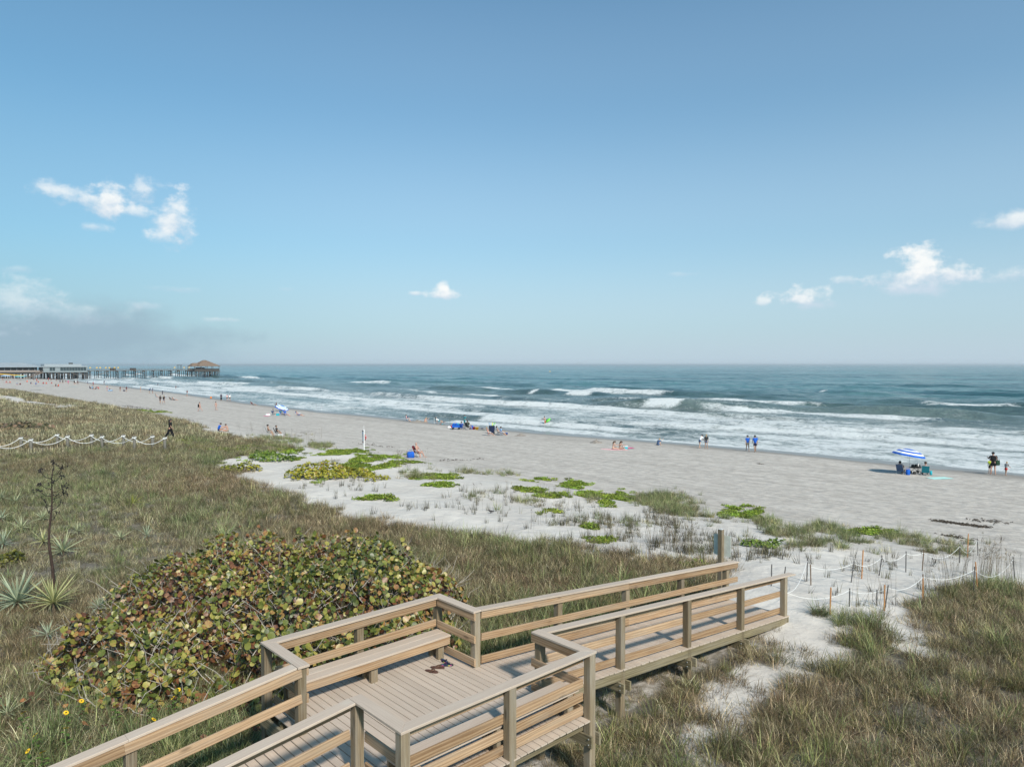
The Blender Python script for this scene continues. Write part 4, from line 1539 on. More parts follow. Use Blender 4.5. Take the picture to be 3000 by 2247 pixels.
# dead leaves fallen round the inland foot of the bush
nd = 420
lu_, lv_ = rng.uniform(1.6, 9.5, nd), rng.uniform(11.6, 20.5, nd)
keep_ = (np.abs(lv_ - np.interp(lu_, [1.6, 3, 5, 8, 9.5], [18.5, 15.6, 13.2, 11.9, 12.0])) < 1.3)
lu_, lv_ = lu_[keep_], lv_[keep_]
nd = len(lu_)
nr_ = np.stack([rng.normal(0, .5, nd), rng.normal(0, .5, nd), np.ones(nd)], -1)
nr_ /= np.linalg.norm(nr_, axis=1, keepdims=True)
V_, F_, ix = leaf_disc_batch(to_world(lu_, lv_, height(lu_, lv_) + rng.uniform(.05, .30, nd)), nr_, rng.uniform(.045, .085, nd), rng.uniform(0, 6.3, nd), 8, .35)
me = fast_mesh('leaf_litter', V_, F_)
set_attr(me, 'tone', rng.uniform(0, 1, nd)[ix], 'FACE')
tag(mesh_obj('leaf_litter', me, leafy('dead_leaves', [(0, (0.06, 0.022, 0.014)), (0.5, (0.15, 0.05, 0.025)), (0.85, (0.26, 0.11, 0.05)), (1.0, (0.42, 0.20, 0.07))], None, None, 0.6, 0.1, inst=False)),
    'rust brown dead leaves fallen at the foot of the sea grape bush', None, None, 'stuff')


def px_ellipse(x, y, rx, ry, k=9, jit=0.2):
    c0 = np.array(ground_uv(*f2(x, y + ry * 0.6)))
    a0 = np.array(ground_uv(*f2(x + rx, y + ry * 0.6))) - c0
    dep = max(np.hypot(*a0) * 0.42, 0.5)
    look = c0 / np.hypot(*c0)
    return [c0 + a0 * math.cos(2 * PI * i / k) * (1 + jit * math.sin(i * 2.3)) + look * dep * math.sin(2 * PI * i / k) * (1 + jit * math.cos(i * 1.7)) for i in range(k)]


YG = [(0.0, (0.075, 0.100, 0.014)), (0.35, (0.19, 0.20, 0.02)), (0.7, (0.34, 0.31, 0.032)), (0.9, (0.44, 0.36, 0.05)), (1.0, (0.25, 0.14, 0.04))]
GG = [(0.0, (0.05, 0.085, 0.018)), (0.4, (0.12, 0.185, 0.03)), (0.75, (0.21, 0.29, 0.05)), (1.0, (0.31, 0.33, 0.08))]
SH = 'low shrubs on the foredune'
shrub('beachberry_shrub', 'largest yellow-green shrub, a long low mound on bare sand', 'shrub', px_ellipse(705, 1018, 105, 20), 0.75, 0.055, 190, YG, SH, twig_n=60, twig_mat=twig_brown, stretch=1.4, seed=2)
shrub('beachberry_shrub', 'straggling yellow-green shrub at the seaward tip of the largest one', 'shrub', px_ellipse(815, 1032, 30, 8), 0.4, 0.05, 120, YG, SH, twig_n=30, twig_mat=twig_brown, stretch=1.4, seed=3)
shrub('beachberry_shrub', 'yellow-green shrub at the grass edge inland of the largest mound', 'shrub', px_ellipse(520, 1008, 52, 14), 0.8, 0.055, 170, YG, SH, stretch=1.4, seed=4)
shrub('beachberry_shrub', 'dark green shrub behind the yellow-green one at the grass edge', 'shrub', px_ellipse(590, 988, 55, 12), 0.65, 0.055, 150, GG, SH, stretch=1.3, seed=5)
shrub('beachberry_shrub', 'mid green shrub on the sand behind the sign post', 'shrub', px_ellipse(1645, 1170, 58, 16), 0.38, 0.045, 240, GG, SH, stretch=1.3, seed=6)
shrub('yellow_green_bush', 'small yellow-green bush among the yuccas at the picture edge', 'bush', px_ellipse(22, 1205, 34, 16), 0.7, 0.035, 420, [(0, (0.06, 0.07, 0.01)), (0.5, (0.14, 0.135, 0.02)), (1.0, (0.24, 0.205, 0.03))], stretch=1.6, seed=7)
shrub('sea_grape_bush', 'faded tan sea grape bush on the far dune beyond the rope fences', 'bush', px_ellipse(50, 925, 75, 9), 1.0, 0.14, 26,
      [(0, (0.07, 0.07, 0.03)), (0.4, (0.19, 0.16, 0.085)), (0.8, (0.27, 0.17, 0.11)), (1.0, (0.12, 0.055, 0.04))], twig_n=60, twig_mat=twig_grey, seed=8)

# ---- yuccas


def yucca_leaf(L, wd, bend, mat_):
    rows = []
    for k in range(5):
        s = k / 4
        x = L * s
        z = -bend * L * s * s
        hw = wd * (0.55 + 0.9 * s - 1.45 * s * s) if k < 4 else 0.0015
        rows.append([(x, -hw, z + hw * 0.5), (x, 0, z), (x, hw, z + hw * 0.5)])
    m_ = MB()
    m_.grid(rows)
    me_ = m_.mesh('leaf', True)
    me_.materials.append(mat_)
    return me_


def striped_leaf(name, mid, edge):
    m, t, out = new_mat(name)
    oi = t.n('ShaderNodeObjectInfo').outputs['Random']
    tc = t.n('ShaderNodeTexCoord').outputs['Object']
    sep = t.n('ShaderNodeSeparateXYZ', {0: tc})
    st = t.noise(t.mapping(tc, scale=(1.5, 160, 1)), 1.0, 3.0, 0.6)
    cc = t.mix(t.sstep(st, 0.35, 0.65), mid + (1,), edge + (1,))
    dry = t.sstep(t.m('ADD', sep.outputs[0], t.m('MULTIPLY', oi, 0.25)), 0.55, 0.75)
    cc = t.mix(t.m('MULTIPLY', dry, 0.5), cc, (0.33, 0.29, 0.17, 1))
    cc = t.mix(t.m('MULTIPLY', oi, 0.35), cc, edge + (1,))
    p = t.n('ShaderNodeBsdfPrincipled', {'Base Color': cc, 'Roughness': 0.5})
    tr = t.n('ShaderNodeBsdfTranslucent', {0: cc})
    ms = t.n('ShaderNodeMixShader', {0: 0.2, 1: p.outputs[0], 2: tr.outputs[0]})
    t.t.links.new(ms.outputs[0], out.inputs[0])
    return m


yuc_green = striped_leaf('yucca_leaf_blue_green', (0.15, 0.22, 0.12), (0.46, 0.50, 0.36))
yuc_yellow = striped_leaf('yucca_leaf_yellow', (0.25, 0.27, 0.09), (0.52, 0.50, 0.25))
yuc_pale = striped_leaf('yucca_leaf_pale', (0.25, 0.30, 0.15), (0.50, 0.51, 0.32))
lily_m = striped_leaf('strap_leaf_lime', (0.12, 0.17, 0.03), (0.38, 0.37, 0.07))
LIB = {}
for nm, mt in (('g', yuc_green), ('y', yuc_yellow), ('p', yuc_pale), ('l', lily_m)):
    LIB[nm] = [yucca_leaf(0.74, 0.026, b, mt) for b in (0.02, 0.10, 0.22)] if nm != 'l' else [yucca_leaf(0.7, 0.028, b, mt) for b in (0.05, 0.25, 0.5)]
stem_m = plain('yucca_stem', (0.10, 0.075, 0.05), 0.9, 0.3)


def yucca(px, py, kind, size, nleaf, label, lift=0.18, group='yuccas in the dune grass', name='yucca', upright=0.0):
    p = at_ground(px, py)
    t_ = thing(name, label, 'yucca' if name == 'yucca' else 'plant', p, rng.uniform(0, 6), group)
    m_ = MB()
    m_.tube([(0, 0, -0.1), (0, 0, lift + 0.05)], [0.05 * size, 0.035 * size], 6)
    m_.build('stem', stem_m, t_)
    for k in range(nleaf):
        g = (k + 0.5) / nleaf
        el_ = PI / 2 - (0.12 + 1.55 * g ** 0.85) + rng.normal(0, .08) + upright * (1 - g)
        a = k * 2.39996 + rng.normal(0, .12)
        o_ = bpy.data.objects.new('leaf', LIB[kind][min(2, int(g * 3))])
        o_.rotation_euler = (rng.normal(0, .3), -el_, a)
        o_.location = (0, 0, lift)
        s = size * (0.80 if size < 1.12 else 1.0) * rng.uniform(.75, 1.1) * (0.8 + 0.3 * math.sin(PI * g))
        o_.scale = (s, s * 1.1, s)
        link(o_, t_)
    return t_


def z5(x, y):
    return x / 2.765, 1300 + y / 2.765


yucca(52, 1782, 'g', 1.30, 70, 'big blue-green yucca at the picture edge, its leaves fanned like a star')
yucca(157, 1798, 'y', 1.15, 58, 'yellowish yucca with drooping leaves under the dead flower stalk', lift=0.3)
yucca(*z5(345, 640), 'p', 1.0, 34, 'pale yucca just behind the dead flower stalk, halfway up it', group='yuccas in the dune grass')
yucca(*z5(175, 715), 'p', 1.05, 34, 'pale yucca between the yellow-green bush and the dead flower stalk')
yucca(*z5(625, 745), 'p', 0.9, 30, 'pale yucca standing alone in grass, seaward of the dead flower stalk')
yucca(*z5(978, 800), 'p', 0.8, 26, 'small pale yucca at the inland tip of the sea grape bush')
yucca(*z5(350, 830), 'y', 1.1, 30, 'half dried yucca with pinkish white leaf tips')
yucca(*z5(510, 910), 'p', 1.15, 34, 'yellowish pale yucca hugging the seaward side of the dead stalk')
yucca(*z5(25, 850), 'g', 1.1, 34, 'yucca cut by the picture edge above the yellow-green bush')
yucca(*z5(10, 470), 'p', 1.1, 28, 'farthest yucca, cut by the picture edge')
yucca(*z5(125, 500), 'p', 0.9, 26, 'faint far yucca sunk in grass inland of the dead stalk top')
yucca(*z5(10, 640), 'g', 1.0, 26, 'yucca at the picture edge below the farthest one')
yucca(*z5(1190, 780), 'g', 0.8, 26, 'dark narrow yucca behind the sea grape bush', upright=0.3)
yucca(*z5(800, 1375), 'g', 0.75, 28, 'small bluish yucca peeping out under the sea grape bush')
yucca(140, 1880, 'g', 0.8, 26, 'small bluish yucca in grass inland of the sea grape bush')
yucca(22, 2118, 'p', 0.7, 24, 'small pale yucca near the picture corner')
yucca(*z5(1075, 520), 'l', 1.1, 26, 'lime green strap-leaved plant alone on the grassy slope', name='strap_leaf_plant', group=None, upright=0.5)

# ---- dead agave flower stalk
stalk_m = plain('charred_stalk', (0.045, 0.027, 0.020), 0.85, 0.4, 12)
pod_m = plain('black_seed_pod', (0.020, 0.017, 0.016), 0.8, 0.3)
p = at_ground(156, 1728)
ag = thing('agave_stalk', 'tall dead agave flower stalk with black branching seed heads', 'dead plant', p, 0)
m_ = MB()
HT = 3.62
pts = [(0.05 * math.sin(k * 0.9) * 0.5 - 0.10 * math.sin(PI * k / 12) + 0.07 * k / 12, 0.02 * math.sin(k), HT * k / 12 - (0.15 if k == 0 else 0)) for k in range(13)]
m_.tube(pts, [0.052 - 0.0033 * k for k in range(13)], 7)
m_.build('stalk', stalk_m, ag, True)


def stalk_at(z):
    f = max(0, min(11.999, z / HT * 12))
    i = int(f)
    return Vector(pts[i]).lerp(Vector(pts[i + 1]), f - i)


rs = np.random.RandomState(5)
for k in range(15):
    z = 2.05 + (HT - 2.05) * (k + 0.5) / 15
    b0 = stalk_at(z)
    a = k * 2.4 + rs.normal(0, .3)
    L = (0.24 if k < 6 else 0.34) * rs.uniform(.7, 1.1)
    d_ = Vector((math.cos(a), math.sin(a), 0))
    q = [b0, b0 + d_ * L * .5 + Vector((0, 0, .03)), b0 + d_ * L + Vector((0, 0, .14 + .1 * rs.rand()))]
    m_ = MB()
    m_.tube(q, [.012, .010, .007], 5)
    br = m_.build('branch', pod_m, ag)
    m_ = MB()
    npod = 3 if k < 6 else 9
    for j in range(npod):
        c_ = q[2] + Vector(rs.normal(0, .055, 3))
        m_.tube([q[2], c_], [.006, .005], 4)
        m_.lathe([(.003, -.03), (.017, -.012), (.019, .006), (.004, .03)], 5, c_)
    tag(m_.build('seed_pods', pod_m, br), kind='stuff')

# ---- beach sunflowers
petal_m = plain('yellow_petal', (0.72, 0.45, 0.012), 0.6)
eye_m = plain('dark_flower_eye', (0.05, 0.02, 0.01), 0.8)
fstem_m = plain('flower_green', (0.07, 0.13, 0.02), 0.6)


def z6(x, y):
    return x / 2.765, 1700 + y / 2.765


FL = [(1325, 750), (1395, 740), (1375, 765), (1445, 885), (1400, 950), (1560, 835), (1245, 1125), (190, 1070), (535, 1195), (285, 1250), (345, 1390), (940, 1015), (535, 1070), (225, 1380), (660, 975), (1235, 995)]
petal_mesh = MB()
for k in range(11):
    a = 2 * PI * k / 11
    ca, sa = math.cos(a), math.sin(a)
    petal_mesh.add([(0.010 * ca + 0.006 * sa, 0.010 * sa - 0.006 * ca, 0.004), (0.010 * ca - 0.006 * sa, 0.010 * sa + 0.006 * ca, 0.004), (0.03 * ca - 0.009 * sa, 0.03 * sa + 0.009 * ca, 0.006), (0.044 * ca, 0.044 * sa, 0.0), (0.03 * ca + 0.009 * sa, 0.03 * sa - 0.009 * ca, 0.006)], [(0, 1, 2, 3, 4)])
petal_me = petal_mesh.mesh('petals')
petal_me.materials.append(petal_m)
eye_b = MB()
eye_b.lathe([(.015, .002), (.014, .010), (.006, .014)], 8)
eye_me = eye_b.mesh('flower_eye')
eye_me.materials.append(eye_m)
st_b = MB()
st_b.tube([(0, 0, -.45), (.02, .01, -.2), (0, 0, 0)], .004, 4)
for k in range(8):
    a = k * 2.4
    c_ = Vector((.07 * math.cos(a), .07 * math.sin(a), -.06 - .035 * k))
    st_b.add([(0, 0, c_.z - .02), c_ + Vector((-.03 * math.sin(a), .03 * math.cos(a), 0)), c_ * 1.6 + Vector((0, 0, -.02 - c_.z * .6)), c_ + Vector((.03 * math.sin(a), -.03 * math.cos(a), 0))], [(0, 1, 2, 3)])
st_me = st_b.mesh('leafy_stem')
st_me.materials.append(fstem_m)
FLAB = ['first of three flowers on one plant under the sea grape bush', 'seaward one of three flowers on one plant under the sea grape bush', 'lowest of three flowers on one plant under the sea grape bush', 'yellow flower a step below the three-flower plant',
        'yellow flower midway between the three-flower plant and the railing', 'half open yellow flower touching the shade of the sea grape bush', 'yellow flower just above the landward railing cap', 'yellow flower by the small pale yucca in the corner',
        'yellow flower in grass, lower of two one above the other', 'large yellow flower near the picture corner, above the railing foot', 'lowest yellow flower, close to where the railing leaves the picture', 'pale yellow flower beside a dead brown leaf in mid grass',
        'yellow flower in grass, upper of two one above the other', 'dull orange flower near the railing at the picture bottom', 'faint small yellow flower in the middle of the long grass', 'tiny yellow flower between the railing and the three-flower plant']
for k, q in enumerate(FL):
    p = at_ground(q[0] / 2.765 + 6, 1700 + q[1] / 2.765 + 22)
    x, y, z = ray(*z6(*q))
    zz = p.z + 0.45
    s = (zz - H) / z
    p = Vector((x * s, y * s, zz))
    fl = thing('yellow_flower', FLAB[k], 'flower', p, rng.uniform(0, 6), 'yellow flowers in the grass')
    hd = mesh_obj('petals', petal_me, None, fl, rot=(R(38), R(-10 + 20 * rng.random()), 0))
    hd.scale = (1.15,) * 3
    ey = mesh_obj('flower_eye', eye_me, None, fl, rot=hd.rotation_euler[:])
    mesh_obj('leafy_stem', st_me, None, fl)
# ------------------------------------------------------------------ people


def cloth(name, rgb, rough=0.85):
    return plain('cloth_' + name, rgb, rough, 0.10, 14, 0.2)


SKINS = {'fair': plain('fair_skin', (0.48, 0.31, 0.235), 0.55, 0.06, 9), 'tan': plain('tanned_skin', (0.35, 0.205, 0.14), 0.55, 0.06, 9),
         'red': plain('sunburnt_skin', (0.45, 0.255, 0.195), 0.55, 0.06, 9), 'dark': plain('dark_skin', (0.16, 0.085, 0.055), 0.5, 0.06, 9)}
HAIRS = {'black': plain('black_hair', (0.012, 0.010, 0.009), 0.5), 'brown': plain('brown_hair', (0.055, 0.030, 0.018), 0.5), 'blond': plain('blond_hair', (0.36, 0.25, 0.12), 0.5),
         'grey': plain('grey_hair', (0.30, 0.29, 0.28), 0.6), 'white': plain('white_beard', (0.55, 0.53, 0.5), 0.7)}
CL = {'black': cloth('black', (0.010, 0.010, 0.012)), 'navy': cloth('navy', (0.012, 0.020, 0.055)), 'blue': cloth('royal_blue', (0.010, 0.10, 0.48)), 'slate': cloth('slate_blue', (0.06, 0.10, 0.19)),
      'teal': cloth('teal', (0.02, 0.19, 0.24)), 'white': cloth('white', (0.70, 0.70, 0.71)), 'grey': cloth('grey', (0.27, 0.28, 0.29)), 'khaki': cloth('khaki', (0.27, 0.23, 0.17)), 'red': cloth('red', (0.48, 0.03, 0.035)),
      'pink': cloth('pink', (0.72, 0.10, 0.28)), 'palepink': cloth('pale_pink', (0.68, 0.42, 0.42)), 'yellow': cloth('neon_yellow', (0.60, 0.72, 0.05)), 'turq': cloth('turquoise', (0.03, 0.36, 0.45)), 'maroon': cloth('maroon', (0.12, 0.015, 0.02)),
      'coral': cloth('coral', (0.72, 0.13, 0.075)), 'dgreen': cloth('dark_green', (0.015, 0.045, 0.025)), 'lightblue': cloth('light_blue', (0.22, 0.38, 0.58)), 'charcoal': cloth('charcoal', (0.03, 0.035, 0.035)), 'mint': cloth('mint', (0.42, 0.66, 0.62)),
      'orange': cloth('orange', (0.75, 0.22, 0.05)), 'gold': cloth('gold', (0.72, 0.42, 0.04)), 'lime': cloth('lime', (0.16, 0.55, 0.08))}
eye_dark = plain('dark_eye', (0.01, 0.008, 0.006), 0.3)


def skin_obj(name, verts, edges, radii, mat, parent, sub=1, root=0):
    me_ = bpy.data.meshes.new(name)
    me_.from_pydata([tuple(v) for v in verts], edges, [])
    me_.materials.append(mat)
    o_ = bpy.data.objects.new(name, me_)
    link(o_, parent)
    md = o_.modifiers.new('skin', 'SKIN')
    md.use_smooth_shade = True
    if not me_.skin_vertices:
        me_.attributes.new
    sv_ = me_.skin_vertices[0].data if me_.skin_vertices else None
    if sv_ is None:
        bpy.context.view_layer.objects.active = o_
        bpy.ops.object.skin_root_mark
    for i, r_ in enumerate(radii):
        sv_[i].radius = (r_, r_) if not isinstance(r_, tuple) else r_
        sv_[i].use_root = (i == root)
    if sub:
        sb = o_.modifiers.new('round', 'SUBSURF')
        sb.levels = sub
        sb.render_levels = sub
    return o_


def dirv3(a, spread=0.0, sgn=1):
    v = Vector((math.sin(a), sgn * math.sin(spread), -math.cos(a) * math.cos(spread)))
    return v.normalized()


POSES = {
    # lean, head, left leg (thigh, knee, spread), right leg, left arm (shoulder, elbow, spread), right arm, seat height or None
    'stand': (2, 0, (2, 4, 4), (-2, 2, 4), (4, 12, 9), (0, 14, 9), None),
    'walk': (4, 6, (22, 6, 2), (-18, 22, 2), (-18, 14, 7), (20, 22, 7), None),
    'walk2': (3, 4, (-16, 26, 2), (20, 4, 2), (18, 20, 8), (-16, 16, 8), None),
    'phone': (3, 8, (3, 4, 5), (-4, 3, 5), (30, 84, 26), (22, 50, 16), None),
    'bend': (28, 18, (14, 10, 4), (-10, 8, 4), (30, 30, 8), (22, 25, 8), None),
    'reach': (8, 10, (14, 8, 5), (-12, 14, 5), (62, 22, 24), (30, 30, 8), None),
    'wade': (10, 4, (6, 8, 5), (-8, 12, 5), (46, 26, 14), (52, 30, 8), None),
    'chair': (-24, 8, (84, 42, 6), (90, 44, 8), (24, 44, 14), (30, 40, 14), 0.30),
    'chair2': (-14, 16, (86, 46, 8), (80, 36, 8), (34, 62, 10), (38, 58, 10), 0.30),
    'upright': (-8, -2, (86, 66, 20), (78, 72, 22), (26, 30, 20), (34, 26, 22), 0.46),
    'ground': (14, 20, (112, 66, 8), (96, 34, 10), (44, 36, 8), (52, 40, 8), 0.12),
    'hug': (26, 18, (138, 128, 6), (132, 122, 8), (70, 40, 10), (70, 44, 10), 0.12),
    'kneel': (18, 22, (74, 116, 8), (78, 118, 8), (40, 30, 10), (46, 34, 10), 0.22),
    'recline': (-50, 18, (96, 40, 6), (84, 10, 8), (10, 40, 14), (16, 34, 14), 0.20),
    'lie': (-86, 0, (92, 4, 5), (100, 24, 6), (-60, 20, 14), (-66, 30, 14), 0.13),
}


def person(px, py, pose, yaw, label, h=1.72, skin='fair', hair='brown', top=None, bottom='navy', sleeves=0.5, legs=0.55, long_hair=False, cap_=None, group=None, woman=False, loc=None,
           above=0.0, fingers=True, bikini=False, lift=0.0, beard=False, sub=1):
    lean, hd, ll, rl, la, ra, seat = POSES[pose]
    k = h / 1.75
    p = loc if loc is not None else at_ground(px, py, above)
    root = thing('person', label, 'person', (p[0], p[1], p[2] + lift), R(yaw), group)
    lean_ = R(lean)
    sd = 0.92 if woman else 1.0
    pel = Vector((0, 0, seat / k if seat is not None else 0.93))
    t_ = Vector((math.sin(lean_), 0, math.cos(lean_)))
    fw = Vector((math.cos(lean_), 0, -math.sin(lean_)))
    J = {'pel': pel, 'waist': pel + t_ * 0.15, 'chest': pel + t_ * 0.36 + fw * 0.01, 'neck': pel + t_ * 0.535}
    hl = lean_ + R(hd)
    ht = Vector((math.sin(hl), 0, math.cos(hl)))
    hf = Vector((math.cos(hl), 0, -math.sin(hl)))
    J['jaw'] = J['neck'] + ht * 0.085 + hf * 0.02
    J['head'] = J['neck'] + ht * 0.175 + hf * 0.015
    J['crown'] = J['neck'] + ht * 0.245 + hf * 0.005
    J['nose'] = J['head'] + hf * 0.105 - ht * 0.02
    names, verts, rad, edges = [], [], [], []

    def add(nm, co, r_, par=None):
        verts.append(Vector(co) * k)
        rad.append(r_ * k)
        names.append(nm)
        if par is not None:
            edges.append((names.index(par), len(names) - 1))
    add('pel', J['pel'], 0.125 if woman else 0.118)
    add('waist', J['waist'], 0.095 if woman else 0.112, 'pel')
    add('chest', J['chest'], 0.108 if woman else 0.130, 'waist')
    add('neck', J['neck'], 0.052, 'chest')
    add('jaw', J['jaw'], 0.066, 'neck')
    add('head', J['head'], 0.092, 'jaw')
    add('crown', J['crown'], 0.070, 'head')
    add('nose', J['nose'], 0.013, 'head')
    for s in (1, -1):
        add('ear%d' % s, J['head'] + Vector((0, s * 0.098, 0)) - ht * 0.01 - hf * 0.01, 0.014, 'head')
    for s, lg, ar in ((1, ll, la), (-1, rl, ra)):
        hip = pel + Vector((0, s * 0.085, -0.03))
        a, kn, sp = R(lg[0]), R(lg[1]), R(lg[2])
        td = dirv3(a, sp, s)
        knee = hip + td * 0.42
        sdv = dirv3(a - kn, sp * 0.5, s)
        ank = knee + sdv * 0.41
        f_ = a - kn
        fd = Vector((math.cos(f_), s * 0.12, math.sin(f_)))
        if seat is not None and pose not in ('lie', 'kneel'):
            fd = Vector((math.cos(R(25)), s * 0.2, math.sin(R(25))))
        toe = ank + fd * 0.19 + sdv * 0.045
        add('hip%d' % s, hip, 0.092 if not woman else 0.095, 'pel')
        add('mid%d' % s, hip.lerp(knee, 0.55), 0.074, 'hip%d' % s)
        add('knee%d' % s, knee, 0.056, 'mid%d' % s)
        add('calf%d' % s, knee.lerp(ank, 0.35) - fd * 0.012, 0.055, 'knee%d' % s)
        add('ank%d' % s, ank, 0.038, 'calf%d' % s)
        add('heel%d' % s, ank + sdv * 0.04 - fd * 0.02, 0.036, 'ank%d' % s)
        add('toe%d' % s, toe, 0.030, 'heel%d' % s)
        sh = pel + t_ * 0.475 + Vector((0, s * 0.175 * sd, 0))
        add('sh%d' % s, sh, 0.060 * sd, 'chest')
        a, e, sp = R(ar[0]) + 0, R(ar[1]), R(ar[2])
        ud = dirv3(a + (lean_ * 0.5 if seat is not None else 0), sp, s)
        elb = sh + ud * 0.28
        od = dirv3(a + e + (lean_ * 0.5 if seat is not None else 0), sp * 0.3, s)
        wr = elb + od * 0.245
        add('upper%d' % s, sh.lerp(elb, 0.5), 0.050 * sd, 'sh%d' % s)
        add('elb%d' % s, elb, 0.040 * sd, 'upper%d' % s)
        add('wr%d' % s, wr, 0.028 * sd, 'elb%d' % s)
        palm = wr + od * 0.075
        add('palm%d' % s, palm, 0.036, 'wr%d' % s)
        if fingers:
            side = od.cross(Vector((0, 1, 0)))
            side = side.normalized() if side.length > 1e-4 else Vector((1, 0, 0))
            curl = od.cross(side) * s
            for q, (off, ln) in enumerate(((-0.026, 0.070), (-0.009, 0.082), (0.009, 0.078), (0.026, 0.060))):
                b_ = palm + side * off + od * 0.035
                add('f%d%d' % (q, s), b_, 0.010, 'palm%d' % s)
                add('g%d%d' % (q, s), b_ + od * ln * 0.8 + curl * ln * 0.4, 0.008, 'f%d%d' % (q, s))
            b_ = palm + side * 0.038 - od * 0.01
            add('t0%d' % s, b_, 0.012, 'palm%d' % s)
            add('t1%d' % s, b_ + side * 0.025 + od * 0.04, 0.009, 't0%d' % s)
    P = {n_: v for n_, v in zip(names, verts)}
    if seat is None:
        low = min(min(P['toe1'].z, P['toe-1'].z) - 0.028 * k, min(P['heel1'].z, P['heel-1'].z) - 0.034 * k)
        for v in verts:
            v.z -= low
    elif pose in ('lie',):
        pass
    rd = {n_: r_ for n_, r_ in zip(names, rad)}
    skin_obj('body', verts, edges, rad, SKINS[skin], root, sub)

    def garment(nm, spec, mat):
        """spec: list of (joint or point, extra radius or absolute, parent index)"""
        vs, es, rr = [], [], []
        for i, (pt, r_, pa) in enumerate(spec):
            vs.append(pt)
            rr.append(r_)
            if pa is not None:
                es.append((pa, i))
        return skin_obj(nm, vs, es, rr, mat, root, sub)
    g = 0.034 * k
    if top:
        if bikini:
            up = (P['chest'] - P['waist']).normalized()
            fwk = Vector((math.cos(lean_), 0, -math.sin(lean_)))
            garment('bikini_top', [(P['chest'] - up * 0.035 * k + fwk * 0.012 * k, rd['chest'] + 0.034 * k, None), (P['chest'] + up * 0.05 * k + fwk * 0.012 * k, rd['chest'] * 1.22, 0)], CL[top])
        else:
            sp = [(P['pel'] - (P['waist'] - P['pel']) * (0.25 if seat is None else 0.0), rd['pel'] + g * 1.25, None), (P['waist'], rd['waist'] + g, 0), (P['chest'], rd['chest'] + g, 1), (P['neck'] - (P['neck'] - P['chest']) * 0.02, rd['neck'] + g * 1.2, 2)]
            for s in (1, -1):
                n0 = len(sp)
                sp.append((P['sh%d' % s], rd['sh%d' % s] + g * 0.9, 2))
                e_ = P['sh%d' % s].lerp(P['elb%d' % s], min(1.0, sleeves * 1.5))
                sp.append((e_, rd['upper%d' % s] + g * 0.9, n0))
                if sleeves > 0.85:
                    sp.append((P['elb%d' % s].lerp(P['wr%d' % s], 0.9), rd['wr%d' % s] + g, n0 + 1))
            garment('shirt', sp, CL[top])
    if bottom:
        sp = [(P['pel'] + (P['waist'] - P['pel']) * (0.25 if bikini else 0.75), rd['pel'] + g * 0.7, None), (P['pel'], rd['pel'] + g * 0.9, 0)]
        for s in (1, -1):
            n0 = len(sp)
            sp.append((P['hip%d' % s], rd['hip%d' % s] + g, 1))
            if not bikini:
                sp.append((P['hip%d' % s].lerp(P['knee%d' % s], legs), rd['mid%d' % s] + g * 1.1, n0))
                if legs > 0.9:
                    sp.append((P['ank%d' % s].lerp(P['knee%d' % s], 0.1), rd['calf%d' % s] + g, n0 + 1))
        garment('bikini_bottom' if bikini else 'shorts', sp, CL[bottom])
    # hair: a cap over crown and back of the head
    hc = P['head'] + (P['crown'] - P['head']) * 0.15
    up = (P['crown'] - P['jaw']).normalized()
    fr = (P['nose'] - P['head'])
    fr = (fr - up * fr.dot(up)).normalized()
    sdv_ = up.cross(fr)

    def shell(nm, mat, r_, keep, squash=1.0):
        m_ = MB()
        nu, nv = 9, 14
        pts = {}
        for i in range(nu + 1):
            th = PI * i / nu
            for j in range(nv):
                ph = 2 * PI * j / nv
                d_ = Vector((math.sin(th) * math.cos(ph), math.sin(th) * math.sin(ph), math.cos(th)))
                pts[i, j] = (d_, hc + (fr * d_.x * 1.08 + sdv_ * d_.y * 0.95 + up * d_.z * squash) * r_)
        vs, ix = [], {}
        fs = []
        for i in range(nu):
            for j in range(nv):
                q = [(i, j), (i, (j + 1) % nv), (i + 1, (j + 1) % nv), (i + 1, j)]
                c_ = sum((pts[x][0] for x in q), Vector()) / 4
                if keep(c_):
                    f = []
                    for x in q:
                        if x not in ix:
                            ix[x] = len(vs)
                            vs.append(pts[x][1])
                        f.append(ix[x])
                    fs.append(tuple(f))
        m_.add(vs, fs)
        return m_.build(nm, mat, root, True)
    if hair:
        shell('hair', HAIRS[hair], 0.112 * k, lambda d: d.z > 0.30 or (d.x < 0.05 and d.z > -0.55))
        if long_hair:
            m_ = MB()
            b_ = hc - fr * 0.085 * k
            m_.tube([b_ + up * 0.03 * k, b_ - up * 0.12 * k - fr * 0.02 * k, b_ - up * 0.30 * k - fr * 0.03 * k], [0.075 * k, 0.085 * k, 0.045 * k], 8)
            m_.build('long_hair', HAIRS[hair], root, True)
    if beard:
        shell('beard', HAIRS['white'], 0.104 * k, lambda d: d.x > 0.25 and -0.95 < d.z < -0.38)
    if cap_:
        shell('cap', CL[cap_], 0.120 * k, lambda d: d.z > 0.18)
        m_ = MB()
        b_ = hc + up * 0.025 * k
        rows = [[b_ + (fr * math.cos(a) + sdv_ * math.sin(a)) * r_ * k - up * (0.02 * k if r_ > 0.15 else 0) for a in [R(x) for x in (-55, -30, 0, 30, 55)]] for r_ in (0.115, 0.19)]
        m_.grid(rows)
        m_.build('cap_brim', CL[cap_], root)
    if fingers:
        m_ = MB()
        for s in (1, -1):
            m_.lathe([(0.004, -0.012), (0.011, 0), (0.004, 0.012)], 6, hc + fr * 0.088 * k + sdv_ * s * 0.036 * k)
        m_.build('eyes', eye_dark, root)
    root['_'] = 0
    del root['_']
    return root, P


